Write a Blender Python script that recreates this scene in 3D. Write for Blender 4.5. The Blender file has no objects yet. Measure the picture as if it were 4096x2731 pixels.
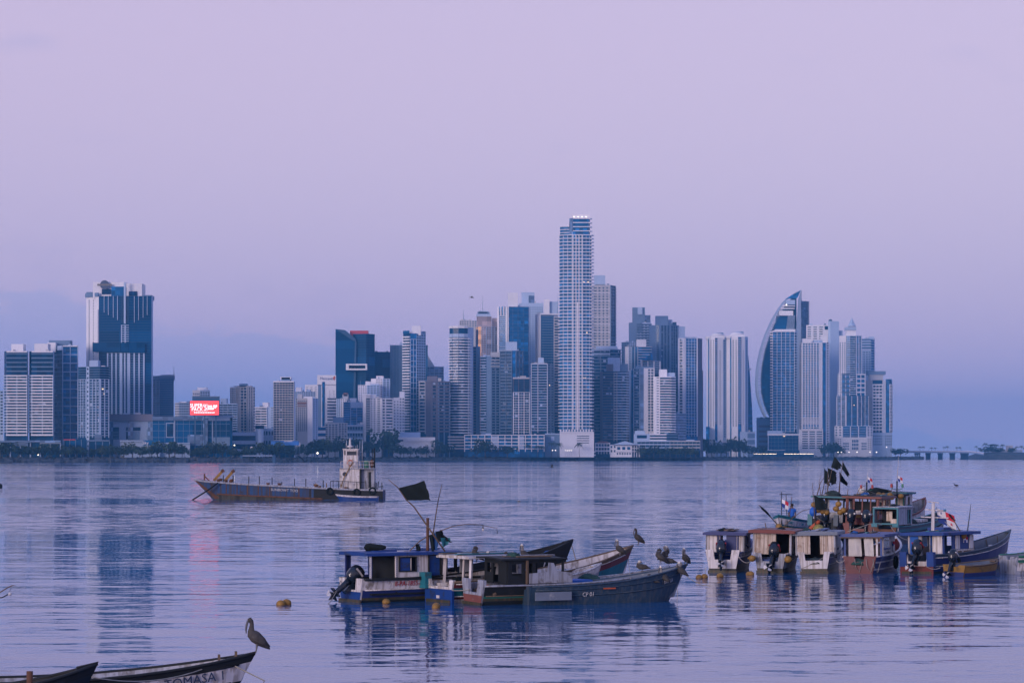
import bpy, math, random
from math import sin, cos, pi, radians as R
from mathutils import Vector as V, Matrix
sc = bpy.context.scene
COL = sc.collection
rnd = random.Random(7)
# ---------------------------------------------------------------- camera
F, CX, YH, H = 10000.0, 2048.0, 1824.0, 5.0   # focal length (photo px), optical centre, horizon row, eye height (m)
cam = bpy.data.cameras.new('camera'); camo = bpy.data.objects.new('camera', cam); COL.objects.link(camo)
cam.sensor_width = 36; cam.lens = F/4096*36; cam.shift_y = (YH-1365.5)/4096
cam.clip_start = 1; cam.clip_end = 60000
camo.location = (0, 0, H); camo.rotation_euler = (pi/2, 0, 0); sc.camera = camo
# ---------------------------------------------------------------- sky, sun, exposure
SUN_EL, SUN_AZ = R(10), R(216)      # azimuth clockwise from +Y (the view direction): behind, to the left
w = bpy.data.worlds.new('World'); sc.world = w; w.use_nodes = True
nt = w.node_tree; nt.nodes.clear(); N = nt.nodes.new; L = nt.links.new
out = N('ShaderNodeOutputWorld'); bg = N('ShaderNodeBackground'); bg.inputs[1].default_value = 1
sky = N('ShaderNodeTexSky'); sky.sky_type = 'NISHITA'; sky.sun_disc = False
sky.sun_elevation = SUN_EL; sky.sun_rotation = SUN_AZ; sky.air_density = 1.4; sky.dust_density = 2.0; sky.ozone_density = 3.0
tc = N('ShaderNodeTexCoord'); sep = N('ShaderNodeSeparateXYZ'); L(tc.outputs['Generated'], sep.inputs[0])
def wmath(op, a, b=None, c=None):
    n = N('ShaderNodeMath'); n.operation = op
    for i, q in enumerate((a, b, c)):
        if q is None: continue
        if isinstance(q, (int, float)): n.inputs[i].default_value = q
        else: L(q, n.inputs[i])
    return n.outputs[0]
el = wmath('MAXIMUM', sep.outputs[2], 0.0)
rp = N('ShaderNodeValToRGB'); L(wmath('POWER', el, 0.5), rp.inputs[0])
rp.color_ramp.interpolation = 'B_SPLINE'
SKY = [(0.0, (.80, .68, 1.10)), (.13, (.69, .565, .95)), (.22, (.545, .435, .785)), (.33, (.62, .475, .755)), (.45, (.69, .485, .715)), (.65, (.44, .43, .76)), (1.0, (.12, .27, .80))]
while len(rp.color_ramp.elements) < len(SKY): rp.color_ramp.elements.new(.5)
for e, (p_, c_) in zip(rp.color_ramp.elements, SKY): e.position = p_; e.color = (*c_, 1)
# a low cloud bank and a few wisps, laid out by direction in the sky
mp = N('ShaderNodeMapping'); mp.inputs['Scale'].default_value = (9, 9, 26); L(tc.outputs['Generated'], mp.inputs[0])
nz = N('ShaderNodeTexNoise'); nz.inputs['Scale'].default_value = 2.6; nz.inputs['Detail'].default_value = 6; nz.inputs['Roughness'].default_value = .55; L(mp.outputs[0], nz.inputs[0])
edge = wmath('MULTIPLY_ADD', sep.outputs[0], -.165, .034)          # the bank rises towards the left
edge = wmath('ADD', edge, wmath('MULTIPLY', wmath('SUBTRACT', nz.outputs[0], .5), .05))
bank = N('ShaderNodeMapRange'); bank.interpolation_type = 'SMOOTHSTEP'
L(wmath('SUBTRACT', edge, el), bank.inputs[0]); bank.inputs[1].default_value = -.002; bank.inputs[2].default_value = .004
mb_ = N('ShaderNodeMix'); mb_.data_type = 'RGBA'; mb_.blend_type = 'MULTIPLY'; mb_.inputs[7].default_value = (.76, .89, 1.0, 1)
L(wmath('MULTIPLY', bank.outputs[0], .8), mb_.inputs[0]); L(rp.outputs[0], mb_.inputs[6])
nz2 = N('ShaderNodeTexNoise'); nz2.inputs['Scale'].default_value = 1.3; nz2.inputs['Detail'].default_value = 5; L(mp.outputs[0], nz2.inputs[0])
wis = N('ShaderNodeMapRange'); wis.interpolation_type = 'SMOOTHSTEP'; L(nz2.outputs[0], wis.inputs[0]); wis.inputs[1].default_value = .60; wis.inputs[2].default_value = .74
mw = N('ShaderNodeMix'); mw.data_type = 'RGBA'; mw.blend_type = 'MULTIPLY'; mw.inputs[7].default_value = (.90, .92, .97, 1)
L(wmath('MULTIPLY', wis.outputs[0], .7), mw.inputs[0]); L(mb_.outputs[2], mw.inputs[6])
dx_ = wmath('MULTIPLY', wmath('SUBTRACT', sep.outputs[0], -.186), 62.); dz_ = wmath('MULTIPLY', wmath('SUBTRACT', sep.outputs[2], .160), 190.)
rr_ = wmath('ADD', wmath('MULTIPLY', dx_, dx_), wmath('MULTIPLY', dz_, dz_))
puff = N('ShaderNodeMapRange'); puff.interpolation_type = 'SMOOTHSTEP'; L(wmath('ADD', rr_, wmath('MULTIPLY', wmath('SUBTRACT', nz.outputs[0], .5), 5.)), puff.inputs[0]); puff.inputs[1].default_value = 1.6; puff.inputs[2].default_value = -.4
mq = N('ShaderNodeMix'); mq.data_type = 'RGBA'; mq.blend_type = 'MULTIPLY'; mq.inputs[7].default_value = (.80, .86, .96, 1); L(wmath('MULTIPLY', puff.outputs[0], .8), mq.inputs[0]); L(mw.outputs[2], mq.inputs[6]); mw = mq
ns = N('ShaderNodeVectorMath'); ns.operation = 'MULTIPLY'; ns.inputs[1].default_value = (.055, .05, .05); L(sky.outputs[0], ns.inputs[0])
ad = N('ShaderNodeVectorMath'); ad.operation = 'ADD'; L(ns.outputs[0], ad.inputs[1])
sc_ = N('ShaderNodeVectorMath'); sc_.operation = 'SCALE'; sc_.inputs['Scale'].default_value = .86; L(mw.outputs[2], sc_.inputs[0]); L(sc_.outputs[0], ad.inputs[0])
L(ad.outputs[0], bg.inputs[0]); L(bg.outputs[0], out.inputs[0])
sl = bpy.data.lights.new('sun', 'SUN'); sl.energy = 2.0; sl.angle = R(22); sl.color = (1.0, .83, .86)
so = bpy.data.objects.new('sun', sl); COL.objects.link(so)
sdir = V((sin(SUN_AZ)*cos(SUN_EL), cos(SUN_AZ)*cos(SUN_EL), sin(SUN_EL)))
so.rotation_euler = sdir.to_track_quat('Z', 'Y').to_euler()
vs = sc.view_settings; vs.view_transform = 'Standard'; vs.look = 'None'; vs.exposure = 0; vs.gamma = 1; vs.use_curve_mapping = False
cy = sc.cycles; cy.max_bounces = 6; cy.diffuse_bounces = 2; cy.glossy_bounces = 4; cy.transmission_bounces = 4; cy.volume_bounces = 0
cy.transparent_max_bounces = 12; cy.use_denoising = True; cy.caustics_reflective = False; cy.caustics_refractive = False
cy.sample_clamp_indirect = 4
# ---------------------------------------------------------------- helpers
def X(px, d): return (px-CX)*d/F
def Z(py, d): return H-(py-YH)*d/F
def P(px, py, d): return V((X(px, d), d, Z(py, d)))
MATS = {}
def mat(name, col, rough=.65, var=.14, scale=1.0, spec=.4, metal=0, grime=None, gscale=1.6, gamt=.5, streak=None, bump=0, emit=None, estr=0, cell=None, rvar=.12, alpha=1, ssc=(7, 7, .5)):
    """procedural paint / plaster / glass: mottled base colour, optional grime patches and run-down streaks"""
    if name in MATS: return MATS[name]
    m = bpy.data.materials.new(name); m.use_nodes = True; MATS[name] = m
    t = m.node_tree; t.nodes.clear(); n = t.nodes.new; l = t.links.new
    o = n('ShaderNodeOutputMaterial'); b = n('ShaderNodeBsdfPrincipled'); l(b.outputs[0], o.inputs[0])
    b.inputs['Roughness'].default_value = rough; b.inputs['Specular IOR Level'].default_value = spec; b.inputs['Metallic'].default_value = metal
    tcn = n('ShaderNodeTexCoord'); cs = tcn.outputs['Object']
    oi = n('ShaderNodeObjectInfo')
    def mx(fac, a, bb, mode='MIX'):
        k = n('ShaderNodeMix'); k.data_type = 'RGBA'; k.blend_type = mode
        for s, q in ((0, fac), (6, a), (7, bb)):
            if isinstance(q, (int, float)): k.inputs[s].default_value = q
            elif isinstance(q, tuple): k.inputs[s].default_value = (*q[:3], 1)
            else: l(q, k.inputs[s])
        return k.outputs[2]
    def rngmap(x, a, bb, c=0., d_=1.):
        k = n('ShaderNodeMapRange'); l(x, k.inputs[0])
        for i_, q in enumerate((a, bb, c, d_)): k.inputs[i_+1].default_value = q
        return k.outputs[0]
    nz = n('ShaderNodeTexNoise'); nz.inputs['Scale'].default_value = scale; nz.inputs['Detail'].default_value = 4
    off = n('ShaderNodeVectorMath'); off.operation = 'ADD'; l(cs, off.inputs[0])
    rv = n('ShaderNodeVectorMath'); rv.operation = 'SCALE'; rv.inputs[0].default_value = (31, 17, 23); l(oi.outputs['Random'], rv.inputs['Scale']); l(rv.outputs[0], off.inputs[1])
    l(off.outputs[0], nz.inputs[0])
    val = rngmap(nz.outputs[0], .25, .75, 1-var, 1+var)
    if rvar:
        vm = n('ShaderNodeMath'); vm.operation = 'MULTIPLY'; l(val, vm.inputs[0]); l(rngmap(oi.outputs['Random'], 0, 1, 1-rvar, 1+rvar), vm.inputs[1]); val = vm.outputs[0]
    if cell:       # pane-to-pane differences of a glazed wall
        sn = n('ShaderNodeVectorMath'); sn.operation = 'SNAP'; sn.inputs[1].default_value = cell; l(cs, sn.inputs[0])
        wn = n('ShaderNodeTexWhiteNoise'); l(sn.outputs[0], wn.inputs[0])
        vm = n('ShaderNodeMath'); vm.operation = 'MULTIPLY'; l(val, vm.inputs[0])
        cr = n('ShaderNodeValToRGB'); l(wn.outputs[0], cr.inputs[0]); cr.color_ramp.interpolation = 'CONSTANT'
        for p_, v_ in ((0, .62), (.3, .85), (.62, 1.1), (.84, 1.35), (.95, 1.7)):
            e = cr.color_ramp.elements[0] if p_ == 0 else cr.color_ramp.elements.new(p_)
            e.color = (v_, v_, v_, 1)
        cr.color_ramp.elements.remove(cr.color_ramp.elements[-1])
        l(cr.outputs[0], vm.inputs[1]); val = vm.outputs[0]
    cb = n('ShaderNodeVectorMath'); cb.operation = 'SCALE'; cb.inputs[0].default_value = col; l(val, cb.inputs['Scale'])
    c = cb.outputs[0]
    if streak:
        mpn = n('ShaderNodeMapping'); mpn.inputs['Scale'].default_value = ssc; l(off.outputs[0], mpn.inputs[0])
        n3 = n('ShaderNodeTexNoise'); n3.inputs['Scale'].default_value = 1.3; n3.inputs['Detail'].default_value = 5; l(mpn.outputs[0], n3.inputs[0])
        c = mx(rngmap(n3.outputs[0], .48, .60, 0, .85), c, streak)
    if grime:
        n2 = n('ShaderNodeTexNoise'); n2.inputs['Scale'].default_value = gscale; n2.inputs['Detail'].default_value = 7; n2.inputs['Roughness'].default_value = .68; l(off.outputs[0], n2.inputs[0])
        c = mx(rngmap(n2.outputs[0], .72-.3*gamt, .80-.25*gamt, 0, .9), c, grime)
    l(c, b.inputs['Base Color'])
    if bump:
        bp = n('ShaderNodeBump'); bp.inputs['Strength'].default_value = .6; bp.inputs['Distance'].default_value = bump
        n4 = n('ShaderNodeTexNoise'); n4.inputs['Scale'].default_value = scale*5; n4.inputs['Detail'].default_value = 3; l(off.outputs[0], n4.inputs[0])
        l(n4.outputs[0], bp.inputs['Height']); l(bp.outputs[0], b.inputs['Normal'])
    if emit: b.inputs['Emission Color'].default_value = (*emit, 1); b.inputs['Emission Strength'].default_value = estr
    if alpha < 1: b.inputs['Alpha'].default_value = alpha
    return m
class MB:
    """collects faces; build() links them as ONE mesh object"""
    def __init__(s): s.v = []; s.f = []; s.m = []; s.sm = []
    def add(s, vs, fs, mi=0, smooth=False):
        k = len(s.v); s.v += [tuple(q) for q in vs]
        for f in fs: s.f.append([i+k for i in f]); s.m.append(mi); s.sm.append(smooth)
        return s
    def box(s, x0, x1, y0, y1, z0, z1, mi=0):
        return s.add([(x0,y0,z0),(x1,y0,z0),(x1,y1,z0),(x0,y1,z0),(x0,y0,z1),(x1,y0,z1),(x1,y1,z1),(x0,y1,z1)],
                     [(3,2,1,0),(4,5,6,7),(0,1,5,4),(1,2,6,5),(2,3,7,6),(3,0,4,7)], mi)
    def hexa(s, p, mi=0):
        return s.add(p, [(3,2,1,0),(4,5,6,7),(0,1,5,4),(1,2,6,5),(2,3,7,6),(3,0,4,7)], mi)
    def beam(s, a, b, w, h=None, mi=0):
        """square-section bar from a to b"""
        a, b = V(a), V(b); h = h or w; t = (b-a).normalized()
        u = t.cross(V((0,0,1))); u = u.normalized() if u.length > 1e-4 else V((1,0,0)); k = u.cross(t)
        q = [a-u*w/2-k*h/2, a+u*w/2-k*h/2, a+u*w/2+k*h/2, a-u*w/2+k*h/2]; r = [p+(b-a) for p in q]
        return s.add(q+r, [(0,1,2,3),(7,6,5,4),(0,4,5,1),(1,5,6,2),(2,6,7,3),(3,7,4,0)], mi)
    def rings(s, rings, mi=0, closed=True, caps=True, smooth=True, mis=None):
        n = len(rings[0]); k = len(s.v)
        for r in rings: s.v += [tuple(q) for q in r]
        for i in range(len(rings)-1):
            for j in range(n if closed else n-1):
                a = k+i*n+j; b = k+i*n+(j+1) % n
                s.f.append([a, b, b+n, a+n]); s.m.append(mis[i] if mis else mi); s.sm.append(smooth)
        if caps and closed:
            s.f.append([k+j for j in range(n)][::-1]); s.m.append(mis[0] if mis else mi); s.sm.append(False)
            s.f.append([k+(len(rings)-1)*n+j for j in range(n)]); s.m.append(mis[-1] if mis else mi); s.sm.append(False)
        return s
    def tube(s, path, r, n=6, mi=0, caps=True, flat=1.0, mis=None):
        path = [V(q) for q in path]; rs = r if isinstance(r, (list, tuple)) else [r]*len(path)
        rg = []; up = None
        for i, q in enumerate(path):
            t = (path[min(i+1, len(path)-1)]-path[max(i-1, 0)]).normalized()
            if up is None: up = V((0,0,1)) if abs(t.z) < .9 else V((0,1,0))
            u = t.cross(up)
            if u.length < 1e-4: u = t.cross(V((0,1,0)))
            u.normalize(); k = u.cross(t); up = k
            rr = rs[i]; ra, rb = rr if isinstance(rr, tuple) else (rr, rr*flat)
            rg.append([q+u*ra*cos(2*pi*j/n)+k*rb*sin(2*pi*j/n) for j in range(n)])
        return s.rings(rg, mi, True, caps, True, mis)
    def prism(s, poly, z0, z1, mi=0, mside=None, mtop=None):
        n = len(poly); k = len(s.v)
        s.v += [(p[0], p[1], z0) for p in poly]+[(p[0], p[1], z1) for p in poly]
        for i in range(n):
            j = (i+1) % n; s.f.append([k+i, k+j, k+n+j, k+n+i]); s.m.append(mside[i] if mside else mi); s.sm.append(False)
        s.f.append([k+n+i for i in range(n)]); s.m.append(mi if mtop is None else mtop); s.sm.append(False)
        s.f.append([k+i for i in range(n)][::-1]); s.m.append(mi); s.sm.append(False)
        return s
    def ball(s, c, r, n=8, mi=0, sz=1.0):
        c = V(c); rg = []
        for i in range(n//2+1):
            a = -pi/2+pi*i/(n//2); rr = max(r*cos(a), r*.02)
            rg.append([c+V((rr*cos(2*pi*j/n), rr*sin(2*pi*j/n), r*sz*sin(a))) for j in range(n)])
        return s.rings(rg, mi)
    def mesh(s, name, mats):
        me = bpy.data.meshes.new(name); me.from_pydata(s.v, [], s.f)
        for m in (mats if isinstance(mats, (list, tuple)) else [mats]): me.materials.append(m)
        me.polygons.foreach_set('material_index', s.m); me.polygons.foreach_set('use_smooth', s.sm); me.update()
        return me
    def build(s, name, mats, parent=None, loc=None, rot=None):
        return link(name, s.mesh(name, mats), parent, loc, rot)
def link(name, me, parent=None, loc=None, rot=None):
    o = bpy.data.objects.new(name, me); COL.objects.link(o)
    if parent is not None: o.parent = parent
    if loc is not None: o.location = loc
    if rot is not None: o.rotation_euler = rot
    return o
def thing(name, label, cat, loc=(0,0,0), rz=0, group=None):
    o = bpy.data.objects.new(name, None); COL.objects.link(o); o.empty_display_size = .5
    o.location = loc; o.rotation_euler = (0, 0, rz); o['label'] = label; o['category'] = cat
    if group: o['group'] = group
    return o
def tag(o, label, cat, group=None):
    o['label'] = label; o['category'] = cat
    if group: o['group'] = group
    return o
def struct(o): o['kind'] = 'structure'; return o
def text(name, s, size, m, parent, loc, rot, ext=.004, sx=1, shear=0, align='CENTER'):
    cu = bpy.data.curves.new(name, 'FONT'); cu.body = s; cu.size = size; cu.extrude = ext; cu.align_x = align; cu.align_y = 'CENTER'; cu.shear = shear; cu.resolution_u = 2
    t = bpy.data.objects.new(name, cu); me = bpy.data.meshes.new_from_object(t); bpy.data.objects.remove(t)
    me.materials.clear(); me.materials.append(m)
    o = link(name, me, parent, loc, rot); o.scale = (sx, 1, 1); return o
# ---------------------------------------------------------------- water, land, haze
wm = bpy.data.materials.new('sea_water'); wm.use_nodes = True; t = wm.node_tree; pb = t.nodes['Principled BSDF']
pb.inputs['Base Color'].default_value = (.002, .09, .24, 1); pb.inputs['Roughness'].default_value = .04; pb.inputs['IOR'].default_value = 1.33
def wn(kind, **kw):
    k = t.nodes.new(kind)
    for a, b in kw.items(): k.inputs[a].default_value = b
    return k
tcw = wn('ShaderNodeTexCoord')
def wnoise(scale, mscale, detail=3, rough=.5):
    m_ = wn('ShaderNodeMapping'); m_.inputs['Scale'].default_value = mscale; t.links.new(tcw.outputs['Object'], m_.inputs[0])
    k = wn('ShaderNodeTexNoise', Scale=scale, Detail=detail, Roughness=rough); t.links.new(m_.outputs[0], k.inputs[0]); return k.outputs[0]
def wm2(op, a, b):
    k = wn('ShaderNodeMath'); k.operation = op
    for i, q in enumerate((a, b)):
        if isinstance(q, (int, float)): k.inputs[i].default_value = q
        else: t.links.new(q, k.inputs[i])
    return k.outputs[0]
patch = wn('ShaderNodeMapRange'); t.links.new(wnoise(.02, (.35, 1, 1), 3), patch.inputs[0])
patch.inputs[1].default_value = .36; patch.inputs[2].default_value = .66; patch.inputs[3].default_value = .25; patch.inputs[4].default_value = 1.6
sepw = wn('ShaderNodeSeparateXYZ'); t.links.new(tcw.outputs['Object'], sepw.inputs[0])
offs = wn('ShaderNodeMapRange'); t.links.new(sepw.outputs[1], offs.inputs[0])       # breezier away from the sheltered anchorage
for i_, q_ in enumerate((110, 260, 1.0, 5.0)): offs.inputs[i_+1].default_value = q_
gust = wn('ShaderNodeMapRange'); t.links.new(wnoise(.004, (.3, 1, 1), 2), gust.inputs[0])     # wide wind lanes far out
for i_, q_ in enumerate((.38, .62, .35, 1.9)): gust.inputs[i_+1].default_value = q_
patch2 = wm2('MULTIPLY', wm2('MULTIPLY', patch.outputs[0], offs.outputs[0]), gust.outputs[0])
swell = wm2('MULTIPLY', wnoise(.42, (.5, 1, 1), 2), .055)
rip = wm2('MULTIPLY', wnoise(1.5, (.6, 1, 1), 2), .012)
fine = wm2('MULTIPLY', wnoise(6.0, (.75, 1, 1), 2), .002)
hgt = wm2('MULTIPLY', wm2('ADD', wm2('ADD', swell, rip), fine), patch.outputs[0])
bmp = wn('ShaderNodeBump', Strength=1.0, Distance=1.0); t.links.new(hgt, bmp.inputs['Height']); 
# wavelets too fine for the bump filter: slopes taken straight from noise channels
def wslope(scale, mscale, k_):
    m_ = wn('ShaderNodeMapping'); m_.inputs['Scale'].default_value = mscale; t.links.new(tcw.outputs['Object'], m_.inputs[0])
    q = wn('ShaderNodeTexNoise', Scale=scale, Detail=2, Roughness=.5); t.links.new(m_.outputs[0], q.inputs[0])
    s1 = wn('ShaderNodeVectorMath'); s1.operation = 'SUBTRACT'; s1.inputs[1].default_value = (.5, .5, .5); t.links.new(q.outputs['Color'], s1.inputs[0])
    s2 = wn('ShaderNodeVectorMath'); s2.operation = 'MULTIPLY'; s2.inputs[1].default_value = (k_, k_, 0); t.links.new(s1.outputs[0], s2.inputs[0])
    s3 = wn('ShaderNodeVectorMath'); s3.operation = 'SCALE'; t.links.new(s2.outputs[0], s3.inputs[0]); t.links.new(patch2, s3.inputs['Scale']); return s3.outputs[0]
def vadd(p, q):
    k = wn('ShaderNodeVectorMath'); k.operation = 'ADD'; t.links.new(p, k.inputs[0]); t.links.new(q, k.inputs[1]); return k.outputs[0]
bias = wn('ShaderNodeVectorMath'); bias.operation = 'SCALE'; bias.inputs[0].default_value = (0, -.0048, 0); t.links.new(patch2, bias.inputs['Scale'])   # wavelet faces turned to the shore are the ones seen from it
nn = vadd(vadd(vadd(bmp.outputs[0], wslope(.9, (.45, 1, 1), .085)), bias.outputs[0]), wslope(3.6, (.6, 1, 1), .06))
nm = wn('ShaderNodeVectorMath'); nm.operation = 'NORMALIZE'; t.links.new(nn, nm.inputs[0]); t.links.new(nm.outputs[0], pb.inputs['Normal'])
g = MB(); g.add([(-9000, -300, 0), (9000, -300, 0), (9000, 14000, 0), (-9000, 14000, 0)], [(0, 1, 2, 3)])
struct(g.build('sea', wm))
GZ = 4.0        # street level behind the shore
SHORE = [(-900, 1750), (-200, 1820), (300, 1900), (600, 1930), (930, 1975), (1000, 1990), (1100, 2020), (1200, 2060), (1300, 2150), (1400, 2300), (1700, 2490), (2200, 2600), (2600, 2680), (2850, 2800), (3000, 3050), (3300, 3200), (3560, 3300), (3660, 3400), (3700, 3600)]
def shore_d(px):
    for (a, da), (b, db) in zip(SHORE, SHORE[1:]):
        if a <= px <= b: return da+(db-da)*(px-a)/(b-a)
    return SHORE[0][1] if px < SHORE[0][0] else SHORE[-1][1]
m_rock = mat('shore_rock', (.045, .048, .05), .9, .45, .35, grime=(.12, .11, .09), gscale=.12, gamt=.6, rvar=0, bump=.4)
m_grass = mat('park_grass', (.045, .06, .03), .95, .4, .12, grime=(.10, .09, .06), gscale=.05, rvar=0)
g = MB(); cols = []
prof = [(0, -1.2), (6, 1.0), (14, 2.2), (24, 3.2), (40, GZ-.1), (80, GZ), (9000, GZ)]
px = -900.
while px <= 3700.:
    d0 = shore_d(px)+rnd.uniform(-6, 6)
    cols.append([(X(px, d0+a*1.0), d0+a, z+(rnd.uniform(-.7, .7) if 0 < i < 4 else 0)) for i, (a, z) in enumerate(prof)])
    px += 12
nr = len(prof)
g.v = [q for c in cols for q in c]
for i in range(len(cols)-1):
    for j in range(nr-1):
        g.f.append([i*nr+j, (i+1)*nr+j, (i+1)*nr+j+1, i*nr+j+1]); g.m.append(0 if j < 4 else 1); g.sm.append(False)
struct(g.build('land', [m_rock, m_grass]))
g = MB(); px = -250.      # riprap along the water's edge
while px < 3690:
    d0 = shore_d(px)
    for k in range(3):
        a_ = rnd.uniform(2, 34); s_ = rnd.uniform(.8, 2.3); zz = min(GZ, -1+a_*.14)+rnd.uniform(-.2, .5); c = (X(px+rnd.uniform(-4, 4), d0+a_), d0+a_, zz)
        g.add([(c[0]+s_*rnd.uniform(-1, 1), c[1]+s_*rnd.uniform(-1, 1), c[2]+s_*rnd.uniform(-.4, .9)) for _ in range(6)], [(0, 1, 2), (0, 2, 3), (0, 3, 4), (0, 4, 1), (5, 2, 1), (5, 3, 2), (5, 4, 3), (5, 1, 4)])
    px += 4
rr_o = g.build('shore_rocks', m_rock); rr_o['kind'] = 'stuff'; tag(rr_o, 'dark riprap rocks strewn along the shore', 'rocks')
# a sandbank showing at the left edge and rocks off the point
HZ = bpy.data.materials.new('haze_air'); HZ.use_nodes = True; t2 = HZ.node_tree; t2.nodes.clear()
pv = t2.nodes.new('ShaderNodeVolumePrincipled'); ho = t2.nodes.new('ShaderNodeOutputMaterial'); t2.links.new(pv.outputs[0], ho.inputs['Volume'])
pv.inputs['Color'].default_value = (.15, .53, 1.0, 1); pv.inputs['Density'].default_value = 9.5e-5; pv.inputs['Anisotropy'].default_value = 0.0
g = MB(); g.box(-9500, 9500, -400, 14500, -3, 330)
hz = g.build('haze', HZ); hz['kind'] = 'stuff'; hz.display_type = 'WIRE'
# ---------------------------------------------------------------- building kit
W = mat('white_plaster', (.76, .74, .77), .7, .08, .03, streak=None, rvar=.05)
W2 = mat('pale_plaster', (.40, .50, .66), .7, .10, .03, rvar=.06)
CR = mat('cream_plaster', (.46, .45, .47), .75, .10, .03, rvar=.06)
BR = mat('brown_plaster', (.135, .125, .165), .75, .15, .03, rvar=.08)
GR = mat('grey_concrete', (.15, .23, .35), .75, .12, .03, rvar=.08)
DG = mat('dark_concrete', (.035, .085, .16), .75, .15, .03, rvar=.08)
RF = mat('roof_concrete', (.25, .26, .28), .85, .2, .05)
RED = mat('red_cladding', (.45, .05, .06), .6, .1, .05)
TRC = mat('terracotta_roof', (.22, .10, .08), .8, .2, .3)
GB = mat('blue_glass', (.012, .13, .32), .16, .2, .02, spec=.16, cell=(4, 4, 3.4))
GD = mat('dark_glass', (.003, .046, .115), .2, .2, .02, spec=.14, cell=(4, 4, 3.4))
GN = mat('navy_glass', (.002, .065, .17), .16, .12, .02, spec=.10, cell=(60, 60, 9))
GP = mat('pale_glass', (.12, .20, .34), .2, .2, .02, spec=.5, cell=(4, 4, 3.4))
GG = mat('mirror_glass', (.46, .37, .36), .18, .25, .03, spec=.9, metal=.55, cell=(5, 5, 5))  # warm cast of the reflected sunset mixed into the glass colour
GO = mat('sunset_tinted_glass', (.9, .50, .20), .2, .2, .03, spec=.9, metal=.5, cell=(5, 5, 5))  # sunset reflection on the tower's left panes, put into the base colour
WN = mat('window_glass', (.005, .045, .11), .15, .3, .3, spec=.4, rvar=.55)
LIT = mat('lit_window', (.6, .4, .2), .5, emit=(1., .72, .42), estr=1.6)
LAMP = mat('lamp_glow', (.8, .8, .7), .5, emit=(1., .86, .7), estr=3)
BG = mat('bluegrey_panel', (.26, .33, .46), .7, .12, .03, rvar=.08)
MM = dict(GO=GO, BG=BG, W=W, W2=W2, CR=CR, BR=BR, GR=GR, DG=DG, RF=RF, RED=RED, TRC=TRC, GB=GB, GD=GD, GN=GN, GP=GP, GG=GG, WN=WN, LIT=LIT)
BOXC = {}
def boxmesh(name, sx, sy, sz, m):
    k = (name, round(sx, 2), round(sy, 2), round(sz, 2), m.name)
    if k not in BOXC:
        g = MB(); g.box(-sx/2, sx/2, -sy/2, sy/2, -sz/2, sz/2); BOXC[k] = g.mesh(name, m)
    return BOXC[k]
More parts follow.
